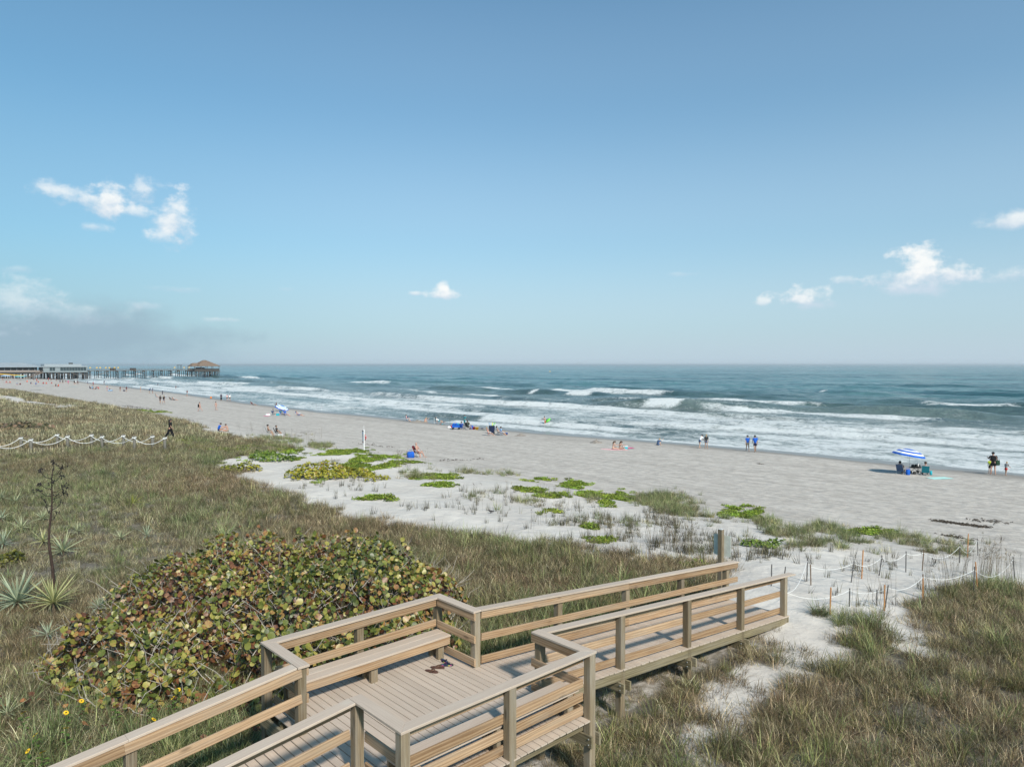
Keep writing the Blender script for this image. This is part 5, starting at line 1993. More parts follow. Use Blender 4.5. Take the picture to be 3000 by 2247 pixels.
# ------------------------------------------------------------------ beach gear
alu = plain('white_aluminium_tube', (0.62, 0.63, 0.64), 0.35, 0.05, metal=0.5)
steel_dark = plain('dark_tube', (0.03, 0.03, 0.032), 0.4)


def fabric_strip(pts, half, thick=0.012, sag=0.0):
    m_ = MB()
    rows = []
    for p_ in pts:
        rows.append([Vector(p_) + Vector((0, y * half, -sag * (1 - y * y))) for y in (-1, -0.5, 0, 0.5, 1)])
    m_.grid(rows)
    m_.grid([[q + Vector((-0.3 * thick, 0, -thick)) for q in r_][::-1] for r_ in rows])
    return m_


def beach_chair(loc, yaw, fab, label, frame=None, low=True, group='folding beach chairs', recl=25, arm_mat=None):
    c_ = thing('beach_chair', label, 'chair', loc, R(yaw), group)
    frame = frame or alu
    sz = 0.20 if low else 0.40
    b = R(recl)
    W2 = 0.27
    back = [(-0.16 - math.sin(b) * x, 0, sz + 0.02 + math.cos(b) * x) for x in (0.0, 0.25, 0.45, 0.62)]
    fabric_strip([(0.30, 0, sz + 0.05), (0.15, 0, sz + 0.01), (-0.02, 0, sz - 0.01), (-0.16, 0, sz + 0.02)], W2 - .01).build('seat', CL[fab], c_)
    fabric_strip(back, W2 - .01).build('backrest', CL[fab], c_)
    m_ = MB()
    for s in (-1, 1):
        y = s * W2
        m_.tube([(0.32, y, sz + 0.055), (-0.16, y, sz + 0.02), (back[-1][0] - .01, y, back[-1][2] + .02)], 0.012, 5)
        m_.tube([(0.34, y, 0.012), (0.05, y, sz * 1.1), (-0.05, y, sz + 0.22)], 0.012, 5)
        m_.tube([(-0.34, y, 0.012), (0.0, y, sz * 0.9), (0.26, y, sz + 0.22)], 0.012, 5)
    m_.tube([(back[-1][0] - .01, -W2, back[-1][2] + .02), (back[-1][0] - .01, W2, back[-1][2] + .02)], 0.012, 5)
    m_.tube([(0.34, -W2, 0.012), (0.34, W2, 0.012)], 0.012, 5)
    m_.tube([(-0.34, -W2, 0.012), (-0.34, W2, 0.012)], 0.012, 5)
    m_.build('frame', frame, c_)
    for s in (-1, 1):
        m_ = MB()
        m_.box((0.08, s * (W2 + .01), sz + 0.235), (0.44, 0.05, 0.025))
        m_.build('armrest', arm_mat or CL['white'], c_)
    return c_


def umbrella(loc, radius, height_, tilt, tilt_dir, bands, label, pole_mat=None, lying=False, ribs=8, name='beach_umbrella', group='beach umbrellas'):
    u_ = thing(name, label, 'umbrella', loc, 0, group)
    M = Matrix.Rotation(tilt_dir, 3, 'Z') @ Matrix.Rotation(tilt, 3, 'Y')
    hub = Vector((0, 0, height_))
    prof = []
    for i in range(len(bands) + 1):
        s = i / len(bands)
        prof.append((radius * math.sin(s * 1.18) / math.sin(1.18), -radius * 0.40 * (1 - math.cos(s * 1.35)) / (1 - math.cos(1.35))))
    n = ribs * 2
    for i, bm_ in enumerate(bands):
        m_ = MB()
        for th in (0, 0.008):
            rows = []
            for r_, z in (prof[i], prof[i + 1]):
                row = []
                for j in range(n + 1):
                    a = 2 * PI * j / n
                    k = 1.0 if j % 2 == 0 else math.cos(PI / ribs) * 1.02
                    row.append(hub + M @ Vector((r_ * k * math.cos(a), r_ * k * math.sin(a), z - th)))
                rows.append(row)
            m_.grid(rows)
        m_.build('canopy_panel', CL[bm_], u_)
    m_ = MB()
    for j in range(ribs):
        a = 2 * PI * j / ribs
        m_.tube([hub + M @ Vector((r_ * math.cos(a), r_ * math.sin(a), z - 0.014)) for r_, z in prof], 0.006, 4)
    m_.build('rib', steel_dark, u_)
    m_ = MB()
    if lying:
        m_.tube([hub + M @ Vector((0, 0, 0.06)), hub + M @ Vector((0, 0, -1.7))], 0.016, 6)
    else:
        m_.tube([hub + M @ Vector((0, 0, 0.08)), hub, Vector((0, 0, height_ * 0.62)), Vector((0, 0, -0.3))], 0.018, 6)
    m_.build('pole', pole_mat or alu, u_)
    return u_


def towel(px, py, w_, l_, yaw, mat, label, name='towel', cat='towel', z=0.012, loc=None):
    p = loc if loc is not None else at_ground(px, py)
    m_ = MB()
    r_ = np.random.RandomState(int(px * 7 + py))
    rows = []
    for i in range(9):
        row = []
        for j in range(6):
            x, y = (i / 8 - .5) * l_, (j / 5 - .5) * w_
            q = Vector((x + r_.normal(0, .004), y + r_.normal(0, .004), z + abs(r_.normal(0, .012))))
            row.append(q)
        rows.append(row)
    m_.grid(rows)
    m_.grid([[q - Vector((0, 0, .012)) for q in rr][::-1] for rr in rows])
    o_ = m_.build(name, mat, None, True, loc=p, rot=(0, 0, R(yaw)))
    return tag(o_, label, cat)


def bag(p, mat, label, s=(0.40, 0.22, 0.34), yaw=0, name='beach_bag', handle=None):
    b_ = thing(name, label, 'bag', p, R(yaw))
    m_ = MB()
    prof = [(0.42, 0.0), (0.50, 0.06), (0.50, 0.6), (0.44, 0.95), (0.36, 1.0)]
    rows = []
    for f, z in prof:
        row = []
        for j in range(13):
            a = 2 * PI * j / 12
            c_, q = math.cos(a), math.sin(a)
            k = (abs(c_) ** 4 + abs(q) ** 4) ** -0.25
            row.append(Vector((c_ * k * f * s[0], q * k * f * s[1], z * s[2])))
        rows.append(row)
    m_.grid(rows)
    m_.add(rows[0][:-1], [tuple(range(12))[::-1]])
    m_.add(rows[-1][:-1], [tuple(range(12))])
    m_.build('bag_body', mat, b_, True)
    for q in (-1, 1):
        m_ = MB()
        m_.tube([(-0.11, q * s[1] * .4, s[2] * .95), (-0.07, q * s[1] * .4, s[2] * 1.3), (0.07, q * s[1] * .4, s[2] * 1.3), (0.11, q * s[1] * .4, s[2] * .95)], 0.012, 5)
        m_.build('handle', handle or mat, b_)
    return b_


def cooler(p, body, lid, label, s=(0.5, 0.32, 0.34), yaw=0):
    c_ = thing('cooler', label, 'cooler', p, R(yaw))
    m_ = MB()
    vs = []
    for z, f in ((0, .92), (s[2] * .78, 1.0)):
        for x, y in ((-1, -1), (1, -1), (1, 1), (-1, 1)):
            vs.append((x * s[0] / 2 * f, y * s[1] / 2 * f, z))
    m_.add(vs, [(3, 2, 1, 0), (4, 5, 6, 7), (0, 1, 5, 4), (1, 2, 6, 5), (2, 3, 7, 6), (3, 0, 4, 7)])
    m_.build('box', body, c_)
    m_ = MB()
    m_.box((0, 0, s[2] * .89), (s[0] * 1.04, s[1] * 1.06, s[2] * .2))
    m_.build('lid', lid, c_)
    m_ = MB()
    m_.tube([(-s[0] * .53, 0, s[2] * .7), (-s[0] * .56, 0, s[2] * 1.12), (s[0] * .56, 0, s[2] * 1.12), (s[0] * .53, 0, s[2] * .7)], .012, 5)
    m_.build('handle', lid, c_)
    return c_


def bucket(p, mat, label, r_=0.13, h_=0.22):
    b_ = thing('bucket', label, 'bucket', p)
    m_ = MB()
    m_.lathe([(r_ * .72, 0), (r_, h_), (r_ * 1.06, h_), (r_ * 1.06, h_ * .94), (r_ * .98, h_ * .94)], 12)
    m_.build('pail', mat, b_, True)
    m_ = MB()
    m_.tube([(r_ * math.cos(a), 0, h_ + r_ * 0.9 * math.sin(a)) for a in [PI * i / 8 for i in range(9)]], .007, 4)
    m_.build('handle', CL['white'], b_)
    return b_


def rod(p, label, h_=3.4, lean=(0.1, 0.05), bob=None):
    r_ = thing('fishing_rod', label, 'fishing rod', p, 0, 'fishing rods standing in the sand')
    m_ = MB()
    m_.tube([(0, 0, -.2), (0, 0, 0.9)], 0.022, 6)
    m_.build('rod_holder', CL['white'], r_)
    m_ = MB()
    m_.tube([(0, 0, .4), (lean[0] * .4, lean[1] * .4, h_ * .5), (lean[0], lean[1], h_)], [.014, .009, .004], 5)
    m_.build('rod', steel_dark, r_)
    m_ = MB()
    m_.lathe([(.02, -.03), (.05, -.02), (.05, .02), (.02, .03)], 8, (0.03, 0, .95))
    m_.build('reel', CL[bob or 'black'], r_)
    return r_


SEA_YAW = math.degrees(RZ)       # facing the water


def sitter(px, py, pose, yaw, label, chair=None, chair_label=None, low=True, frame=None, recl=25, arm_mat=None, **kw):
    p = at_ground(px, py)
    if chair:
        beach_chair(p, yaw, chair, chair_label, frame, low, recl=recl, arm_mat=arm_mat)
    off = Vector((math.cos(R(yaw)), math.sin(R(yaw)), 0)) * 0.0
    return person(px, py, pose, yaw, label, loc=p + off, **kw)


# --- group by the blue umbrella
pu0 = at_ground(2664, 1389)
umbrella(pu0, 1.25, 2.0, R(9), R(-12), ['blue', 'blue', 'white', 'blue', 'white', 'blue'], 'tilted blue umbrella with white rings standing open over two beach chairs')
sitter(2640, 1388, 'chair', 40, 'dark haired man sitting under the standing blue umbrella, inland of its pole', 'slate', 'blue beach chair with white frame inland of the standing umbrella pole', skin='tan', hair='black', top='maroon', bottom='navy')
sitter(2711, 1392, 'chair2', 62, 'shirtless man with cropped hair sitting beside the black cart', 'teal', 'teal blue beach chair with white arms beside the black cart', skin='red', hair='brown', top=None, bottom='navy')
bag(at_ground(2660, 1391), CL['blue'], 'blue bag at the foot of the standing umbrella pole', (0.34, 0.24, 0.42), 20)
bag(at_ground(2727, 1391), CL['turq'], 'turquoise bag beside the shirtless man in the teal chair', (0.34, 0.2, 0.32), 60)
cart = thing('beach_cart', 'black folding cart loaded with gear under the standing umbrella', 'cart', at_ground(2684, 1388), R(10))
m_ = MB()
m_.box((0, 0, 0.52), (0.95, 0.50, 0.05))
m_.build('tray', CL['black'], cart)
m_ = MB()
for x, z, r_ in ((-.25, .62, .13), (.05, .63, .12), (.30, .60, .10)):
    m_.lathe([(r_ * .6, -.10), (r_, -.06), (r_, .06), (r_ * .7, .12)], 8, (x, 0.05, z))
m_.build('gear', CL['charcoal'], cart)
m_ = MB()
m_.lathe([(.05, 0), (.06, .02), (.06, .20), (.03, .26), (.03, .30)], 8, (0.16, 0, .60))
m_.build('bottle', CL['white'], cart)
for x in (-.34, .34):
    for y in (-.22, .22):
        m_ = MB()
        m_.lathe([(.04, -.04), (.12, -.04), (.12, .04), (.04, .04)], 12, (x, y, .12), Matrix.Rotation(PI / 2, 3, 'X'))
        m_.build('wheel', steel_dark, cart)
        m_ = MB()
        m_.tube([(x, y * .9, .12), (-x * .4, y * .9, .51)], .015, 5)
        m_.build('leg', steel_dark, cart)
towel(2752, 1401, 0.95, 1.7, 10, CL['mint'], 'mint towel spread on the sand by the standing umbrella')
man, PM = person(2909, 1391, 'phone', 62, 'big man in black T-shirt, black shorts and cap standing at the waterline', h=1.84, skin='red', hair='black', top='black', bottom='black', cap_='black', legs=0.62)
bag(at_ground(2922, 1391) + Vector((0, 0, 0.78)), CL['dgreen'], 'dark green bag hanging from the arm of the man in black', (0.42, 0.2, 0.40), 20)
person(2901, 1387, 'stand', 60, 'child in neon yellow shirt half hidden behind the man in black', h=1.22, skin='tan', hair='brown', top='yellow', bottom='black', legs=.7)
person(2947, 1393, 'reach', 20, 'small child in grey shirt and red shorts with an arm stretched out', h=1.12, skin='tan', hair='blond', top='grey', bottom='red', legs=.6)

# --- walkers and sitters along the waterline
person(2190, 1323, 'walk', 78, 'woman in royal blue shirt and khaki shorts walking with a bag strap across her back', h=1.68, skin='fair', hair='black', top='blue', bottom='khaki', cap_='black', woman=True)
person(2212, 1325, 'walk2', 84, 'man in bright blue shirt and dark shorts carrying black shoes', h=1.74, skin='tan', hair='black', top='blue', bottom='navy', legs=.6)
person(2050, 1313, 'bend', 30, 'boy in white shirt bending forward at the water edge', h=1.50, skin='fair', hair='black', top='white', bottom='slate', sleeves=1.0, cap_='navy', legs=.55)
person(2069, 1315, 'stand', 70, 'boy in dark patterned shirt standing beside the bending boy in white', h=1.52, skin='tan', hair='blond', top='charcoal', bottom='slate', legs=.4)
person(1927, 1304.5, 'hug', 40, 'blond child in slate blue top sitting alone at the water edge', h=1.55, skin='fair', hair='blond', top='slate', bottom='slate', woman=True)
towel(1800, 1317, 1.5, 2.6, 5, CL['palepink'], 'pale pink blanket under two sunbathing women')
person(1795, 1316.5, 'ground', 12, 'woman in tan bikini sitting at the landward end of the pink blanket', h=1.64, skin='fair', hair='brown', top='palepink', bottom='palepink', bikini=True, woman=True, long_hair=True, lift=0.02)
person(1815, 1316.5, 'ground', -35, 'woman in dark bikini leaning forward on the pink blanket beside a blue cooler', h=1.66, skin='fair', hair='brown', top='maroon', bottom='maroon', bikini=True, woman=True, long_hair=True, lift=0.02)
cooler(at_ground(1831, 1316), CL['turq'], CL['white'], 'small blue cooler with white lid at the edge of the pink blanket', yaw=10)
towel(1845, 1314, 0.6, 0.9, 30, CL['pink'], 'crumpled pink towel behind the small blue cooler', z=0.05)


def mound(px, py, rx, hh, label, mat, cat='sand pile', name='sand_pile'):
    p = at_ground(px, py)
    m_ = MB()
    r_ = np.random.RandomState(int(px))
    rows = []
    for i in range(7):
        f = i / 6
        rows.append([Vector((rx * f * math.cos(2 * PI * j / 14) * (1 + .15 * r_.normal()), rx * .8 * f * math.sin(2 * PI * j / 14) * (1 + .15 * r_.normal()), hh * (1 - f) ** 1.2 * (1 + .25 * r_.normal()) - (0.03 if i == 6 else 0))) for j in range(14)])
    for rr in rows:
        rr.append(rr[0])
    m_.grid(rows)
    return tag(m_.build(name, mat, None, True, loc=p), label, cat)


dug_sand = plain('dug_damp_sand', (0.24, 0.21, 0.185), 0.95, 0.2, 8)
mound(1746, 1297, 0.75, 0.28, 'small heap of dug sand landward of the women on the blanket', dug_sand)
mound(1222, 1238.5, 1.7, 0.42, 'broad mound of damp sand between two sitting bathers', dug_sand)
mound(1526, 1276.5, 0.8, 0.25, 'low ragged heap of sand seaward of the coral chair', dug_sand)
sur, _ = person(1597, 1245, 'wade', 150, 'bather standing in the surf holding a green bodyboard', h=1.55, skin='red', hair='black', top=None, bottom='red', lift=-0.25)
bb = MB()
ring = [(0.5 * math.cos(a) * (1 if math.cos(a) > 0 else .9), 0.26 * math.sin(a)) for a in [2 * PI * i / 16 for i in range(16)]]
bb.add([(x, y, -.025) for x, y in ring] + [(x, y, .025) for x, y in ring], [tuple(range(15, -1, -1)), tuple(range(16, 32))] + [(i, (i + 1) % 16, 16 + (i + 1) % 16, 16 + i) for i in range(16)])
pb = sur.location + Vector((0.42, 0.1, 0.95))
tag(bb.build('bodyboard', CL['lime'], None, True, loc=pb, rot=(0.5, -0.6, 0.3)), 'lime green bodyboard held by the bather in the surf', 'bodyboard')

# --- wagon group
sitter(1192, 1234.5, 'chair2', 10, 'woman in pale pink top sitting by the water beside an empty-looking blue chair', 'blue', 'blue beach chair under the woman in pale pink top', skin='fair', hair='black', top='palepink', bottom='turq', woman=True)
beach_chair(at_ground(1201, 1234.2), 30, 'blue', 'blue beach chair next to the woman in pale pink top')
person(1244, 1239, 'hug', 55, 'shirtless person with a bare back sitting on sand by the mound', h=1.78, skin='red', hair='blond', top=None, bottom='khaki')
lo = at_ground(1286, 1241)
lg = thing('sun_lounger', 'low dark lounger with a person lying on it by the water', 'lounger', lo, R(8))
fabric_strip([(-.85, 0, .46), (-.4, 0, .32), (0.0, 0, .30), (.9, 0, .32)], .30).build('bed', CL['charcoal'], lg)
m_ = MB()
for x in (-.7, .8):
    m_.tube([(x, -.3, .3), (x, -.3, .0), (x, .3, .0), (x, .3, .3)], .014, 5)
m_.tube([(-.85, -.3, .46), (-.4, -.3, .32), (.9, -.3, .32)], .014, 5)
m_.tube([(-.85, .3, .46), (-.4, .3, .32), (.9, .3, .32)], .014, 5)
m_.build('frame', alu, lg)
person(1286, 1241, 'recline', 8, 'person in white shirt lying on the low dark lounger', h=1.7, skin='red', hair='black', top='white', bottom='turq', lift=.22, loc=lo)
person(1296, 1244, 'ground', 150, 'small tanned child crouching in front of the low dark lounger', h=1.0, skin='tan', hair='blond', top=None, bottom='turq')
rod(at_ground(1272, 1241), 'fishing rod standing behind the low dark lounger', 2.2, (.02, .02))


def wagon(p, yaw, label):
    w_ = thing('wagon', label, 'wagon', p, R(yaw))
    m_ = MB()
    vs = []
    for z, f in ((.28, .9), (.62, 1.02)):
        for x, y in ((-1, -1), (1, -1), (1, 1), (-1, 1)):
            vs.append((x * .55 * f, y * .30 * f, z))
    m_.add(vs, [(3, 2, 1, 0), (0, 1, 5, 4), (1, 2, 6, 5), (2, 3, 7, 6), (3, 0, 4, 7)])
    m_.build('tub', CL['blue'], w_)
    for x, r_ in ((-.3, .17), (.05, .2), (.32, .15)):
        m_ = MB()
        m_.lathe([(r_ * .3, -.12), (r_, -.05), (r_ * .9, .10), (r_ * .2, .18)], 9, (x, 0, .68))
        m_.build('load', CL['blue' if x < 0.2 else 'turq'], w_, True)
    for x in (-.4, .4):
        for y in (-.33, .33):
            m_ = MB()
            m_.lathe([(.04, -.05), (.15, -.05), (.15, .05), (.04, .05)], 14, (x, y, .15), Matrix.Rotation(PI / 2, 3, 'X'))
            m_.build('wheel', steel_dark, w_)
    m_ = MB()
    m_.tube([(-.52, 0, .34), (-.78, 0, .55), (-.85, 0, 1.05), (-.80, 0, 2.0)], .015, 5)
    m_.build('pull_bar', steel_dark, w_)
    return w_


wagon(at_ground(1336, 1258), 0, 'royal blue folding wagon loaded with bags')
sitter(1354, 1258, 'chair2', 55, 'person sitting low in a blue chair between the wagon and the man in dark green', 'blue', 'royal blue beach chair beside the loaded wagon', skin='tan', hair='brown', top='blue', bottom='navy')
sitter(1371, 1259, 'upright', 50, 'large man in dark green shirt sitting in a folding chair', 'charcoal', 'charcoal folding chair under the large man in dark green', low=False, frame=alu, skin='tan', hair='brown', top='dgreen', bottom='charcoal', h=1.86)
person(1361, 1243, 'stand', 48, 'boy in teal swim shirt standing at the water behind the wagon group', h=1.42, skin='fair', hair='brown', top='teal', bottom='teal', sleeves=1.0, legs=1.0)
bag(at_ground(1382, 1258.5), CL['blue'], 'blue sack lying beside the large man in dark green', (0.5, 0.36, 0.5), 40)
bag(at_ground(1316, 1254), CL['white'], 'white bag on the sand landward of the wagon', (0.5, 0.3, 0.22), 10)
m_ = MB()
m_.lathe([(.02, 0), (.10, .03), (.16, .10), (.18, .18), (.16, .26), (.10, .33), (.02, .36)], 14)
tag(m_.build('beach_ball', CL['red'], None, True, loc=at_ground(1323.5, 1253)), 'red ball next to the white bag by the wagon', 'ball')
bucket(at_ground(1388, 1258.5), CL['red'], 'red bucket between the blue sack and the yellow bucket', .19, .36)
bucket(at_ground(1397, 1259), CL['gold'], 'yellow bucket beside the red bucket', .26, .34)
m_ = MB()
m_.tube([(-.5, 0, .05), (.1, 0, .08)], .02, 6)
m_.box((.26, 0, .10), (.32, .24, .10))
tag(m_.build('toy_shovel', CL['navy'], None, loc=at_ground(1407, 1257.5), rot=(0, 0, R(10))), 'navy toy shovel lying seaward of the yellow bucket', 'shovel')
towel(1416, 1261, .7, 1.5, 5, CL['dgreen'], 'dark green skimboard flat on the sand by the coral chair', 'skimboard', 'skimboard')

sitter(1432, 1276, 'chair', 5, 'woman sitting in the coral chair with legs stretched out', 'coral', 'coral red beach chair beside the tall blue bin', skin='red', hair='blond', top='coral', bottom='slate', bikini=True, woman=True)
bn = thing('beach_bin', 'tall blue canvas bin holding green and blue pool noodles', 'bin', at_ground(1441, 1270), R(15))
m_ = MB()
vs = []
for z, f in ((.1, .9), (1.0, 1.1)):
    for x, y in ((-1, -1), (1, -1), (1, 1), (-1, 1)):
        vs.append((x * .30 * f, y * .24 * f, z))
m_.add(vs, [(3, 2, 1, 0), (4, 5, 6, 7), (0, 1, 5, 4), (1, 2, 6, 5), (2, 3, 7, 6), (3, 0, 4, 7)])
m_.build('bin_body', CL['navy'], bn)
for k_, (cn, x) in enumerate((('lime', .18), ('yellow', .05), ('lightblue', -.15))):
    m_ = MB()
    m_.tube([(x * .5, 0, .6), (x * 1.4, 0, 1.1), (x * 2.6, .05, 1.38)], .045, 7)
    m_.build('pool_noodle', CL[cn], bn)
for x in (-.22, .22):
    m_ = MB()
    m_.lathe([(.03, -.04), (.12, -.04), (.12, .04), (.03, .04)], 12, (x, -.22, .12), Matrix.Rotation(PI / 2, 3, 'X'))
    m_.build('wheel', steel_dark, bn)
sitter(1461, 1273, 'chair', 2, 'shirtless man in dark cap sitting behind the woman seaward of the blue bin', 'navy', 'navy beach chair under the man in the dark cap', skin='tan', hair='black', top=None, bottom='navy', cap_='black')
sitter(1470, 1275.5, 'chair2', 0, 'dark haired woman sitting seaward of the tall blue bin', 'blue', 'royal blue beach chair under the dark haired woman by the bin', skin='tan', hair='black', top='lightblue', bottom='navy', woman=True)
bucket(at_ground(1484, 1274), CL['blue'], 'blue bucket by the feet of the dark haired woman', .16, .26)

# --- bald man alone in mid beach
sitter(1222, 1339.5, 'upright', -18, 'bald bearded man sunbathing alone on a maroon chair, facing the camera', 'maroon', 'maroon folding chair under the bald bearded man', low=False, frame=alu, skin='red', hair=None, top=None, bottom='maroon', h=1.84, beard=True, legs=.35)
bag(at_ground(1203, 1341), CL['blue'], 'royal blue sack on the sand beside the bald bearded man', (0.62, 0.42, 0.52), 20)

# --- umbrella lying open and the chairs around it
umbrella(at_ground(828, 1203), 1.35, 0.95, R(22), R(-15), ['blue', 'lightblue', 'white', 'lightblue', 'white', 'blue'], 'open umbrella with pale blue and white rings leaning low to the sand', lying=True)
sitter(811, 1194, 'chair2', 30, 'person in dark shirt sitting behind the low leaning umbrella', 'charcoal', 'dark chair behind the low leaning umbrella', skin='tan', hair='brown', top='maroon', bottom='navy')
sitter(802, 1217, 'chair2', 0, 'person in slate shirt at the landward end of the row before the low umbrella', 'slate', 'slate blue chair landward in the row before the low umbrella', skin='tan', hair='black', top='slate', bottom='teal')
sitter(826, 1217.5, 'chair2', 0, 'person in teal sitting in the middle of the row before the low umbrella', 'blue', 'blue chair in the middle of the row before the low umbrella', skin='tan', hair='brown', top='teal', bottom='navy')
sitter(838, 1218.5, 'chair', -5, 'person with bare legs at the seaward end of the row before the low umbrella', 'blue', 'blue chair at the seaward end of the row before the low umbrella', skin='red', hair='black', top='blue', bottom='navy')
cooler(at_ground(814, 1217.5), CL['turq'], CL['turq'], 'turquoise cooler between the chairs before the low umbrella')
bag(at_ground(785, 1218), CL['white'], 'white and pink bag at the landward end of the umbrella row', (0.8, 0.45, 0.30), 10, handle=CL['pink'])
towel(781, 1219, .8, .9, 0, CL['pink'], 'pink towel under the white bag')
sitter(876, 1218, 'recline', -3, 'shirtless person stretched out alone in a blue lounger chair', 'blue', 'blue reclining chair standing alone seaward of the umbrella row', recl=48, skin='red', hair='black', top=None, bottom='blue')
sitter(741.5, 1187, 'recline', -3, 'person reclining alone on a maroon chair near the water', 'maroon', 'maroon reclining chair alone near the water', recl=45, skin='tan', hair='brown', top='maroon', bottom='navy')
rod(at_ground(926, 1204), 'fishing rod in a white holder nearer the row of chairs', 3.2, (.35, .1))
rod(at_ground(942.5, 1206), 'fishing rod with a red reel farther from the row of chairs', 3.6, (.2, .1), 'red')

# --- two men half hidden behind the dune grass
sitter(787, 1277, 'upright', 15, 'bare backed man in a cap sitting half hidden behind dune grass', 'charcoal', 'dark folding chair under the bare backed man in a cap', low=False, skin='tan', hair='black', top=None, bottom='khaki', cap_='black', arm_mat=CL['black'])
sitter(812, 1279, 'upright', 10, 'person in the black folding chair seaward of the bare backed man', 'black', 'black folding chair with a square back beside dune grass', low=False, skin='tan', hair='brown', top='charcoal', bottom='khaki', arm_mat=CL['black'])
cooler(at_ground(822, 1281), CL['white'], CL['white'], 'white cooler on the sand by the black folding chair')
# --- woman on the dune path
person(498, 1286, 'walk', 5, 'woman in black with long dark hair walking along the roped dune path', h=1.70, skin='tan', hair='black', top='black', bottom='black', woman=True, long_hair=True, legs=1.0, sleeves=.62)
person(640, 1262, 'ground', 20, 'person in blue lying in sand just behind the dune crest', h=1.7, skin='red', hair='black', top='blue', bottom='navy', above=0.0)
person(668, 1264, 'ground', 200, 'bare shouldered person sitting behind the dune crest seaward of the one in blue', h=1.65, skin='red', hair='brown', top=None, bottom='khaki')

# --- far walkers
person(469.5, 1183, 'walk', 100, 'walker in black top with tattoos, landward one of a pair in mid beach', h=1.80, skin='tan', hair='black', top='black', bottom='navy', fingers=False)
person(480, 1183, 'walk2', 95, 'walker in black top and slate shorts, seaward one of a pair in mid beach', h=1.80, skin='tan', hair='blond', top='black', bottom='slate', fingers=False)
person(586, 1205.5, 'walk', 170, 'woman in bikini carrying a black bag on her back', h=1.70, skin='red', hair='brown', top='maroon', bottom='maroon', bikini=True, woman=True, fingers=False)
bag(at_ground(582.5, 1205) + Vector((0, 0, .72)), CL['black'], 'black bag on the back of the woman in a bikini', (.34, .26, .55), 0)
person(633, 1202.5, 'walk2', 160, 'woman in pale bikini walking alone toward the dunes', h=1.66, skin='red', hair='brown', top='palepink', bottom='palepink', bikini=True, woman=True, fingers=False)
sitter(502, 1172, 'recline', 5, 'sunbather reclining, landward one of two behind the pair of walkers', 'grey', 'grey recliner, landward one of two behind the pair of walkers', recl=45, skin='red', hair='black', top='black', bottom='black', fingers=False)
sitter(511, 1172.5, 'recline', 5, 'sunbather reclining, seaward one of two behind the pair of walkers', 'charcoal', 'charcoal recliner, seaward one of two behind the pair of walkers', recl=45, skin='red', hair='black', top=None, bottom='navy', fingers=False)
sitter(459, 1164.5, 'chair', 10, 'person in the turquoise chair behind the pair of walkers', 'turq', 'turquoise chair landward of the pair of walkers', skin='red', hair='brown', top=None, bottom='navy', fingers=False)
beach_chair(at_ground(485, 1163.5), 30, 'blue', 'empty blue chair behind the pair of walkers')
person(476, 1156, 'stand', 60, 'small dark child standing behind the pair of walkers', h=1.2, skin='tan', hair='black', top='navy', bottom='navy', fingers=False, sleeves=1, legs=1)
person(648, 1174, 'walk', 110, 'lone walker in dark clothes landward of the couple at the water', h=1.72, skin='tan', hair='black', top='navy', bottom='black', fingers=False, legs=1)
person(665.5, 1175, 'walk', 100, 'person in pale pink top and black shorts, one of a couple walking', h=1.68, skin='red', hair='black', top='palepink', bottom='black', fingers=False, woman=True)
person(673, 1175.5, 'walk2', 100, 'person in white shirt and black shorts, one of a couple walking', h=1.74, skin='fair', hair='black', top='white', bottom='black', fingers=False)
person(548, 1161, 'stand', 60, 'person standing at the water edge near the orange ball', h=1.7, skin='red', hair='brown', top='maroon', bottom='turq', fingers=False)
m_ = MB()
m_.lathe([(.02, 0), (.16, .05), (.26, .20), (.26, .32), (.16, .48), (.02, .52)], 12)
tag(m_.build('beach_ball', CL['orange'], None, True, loc=at_ground(618, 1168)), 'orange ball at the water edge', 'ball')
person(411.7, 1149, 'stand', 40, 'man in black shorts standing ankle deep landward of two waders', h=1.76, skin='fair', hair='blond', top=None, bottom='black', fingers=False)
person(437.8, 1152.5, 'bend', 60, 'wader in slate shirt bending forward in shallow water', h=1.72, skin='tan', hair='black', top='slate', bottom='navy', fingers=False)
person(447, 1152, 'stand', 60, 'wader in blue grey standing next to the bending wader', h=1.6, skin='tan', hair='brown', top='slate', bottom='slate', fingers=False)
person(461.5, 1131, 'wade', 60, 'swimmer in slate shirt standing farther out among the breakers', h=1.6, skin='tan', hair='black', top='slate', bottom='navy', fingers=False, lift=-.3)
person(515, 1139, 'wade', 60, 'swimmer in red among the breakers', h=1.6, skin='red', hair='black', top='maroon', bottom='navy', fingers=False, lift=-.4)
person(352, 1147.5, 'stand', 60, 'person in maroon standing between the pool float and two children', h=1.66, skin='tan', hair='black', top='maroon', bottom='navy', fingers=False)
person(370.6, 1148, 'stand', 80, 'person in maroon top standing seaward of two children', h=1.66, skin='tan', hair='black', top='maroon', bottom='slate', fingers=False)
person(314, 1145.5, 'stand', 100, 'shirtless man in blue shorts standing behind the pool float', h=1.8, skin='red', hair='brown', top=None, bottom='blue', fingers=False)
person(361, 1146.5, 'ground', 60, 'small child sitting in shallow water, landward of another', h=1.1, skin='tan', hair='black', top='slate', bottom='navy', fingers=False)
person(364.5, 1147, 'ground', 80, 'small child sitting in shallow water, seaward of another', h=1.1, skin='tan', hair='brown', top='navy', bottom='navy', fingers=False)
m_ = MB()
m_.tube([(.62 * math.cos(a), .62 * math.sin(a), .16) for a in [2 * PI * i / 14 for i in range(14)]], .16, 8, closed=True)
tag(m_.build('pool_float', CL['lightblue'], None, True, loc=at_ground(323, 1145.5)), 'pale blue inflatable ring lying at the water edge', 'float')
person(321, 1144, 'kneel', 90, 'dark haired child kneeling behind the pale blue inflatable ring', h=1.2, skin='tan', hair='black', top='black', bottom='black', fingers=False)
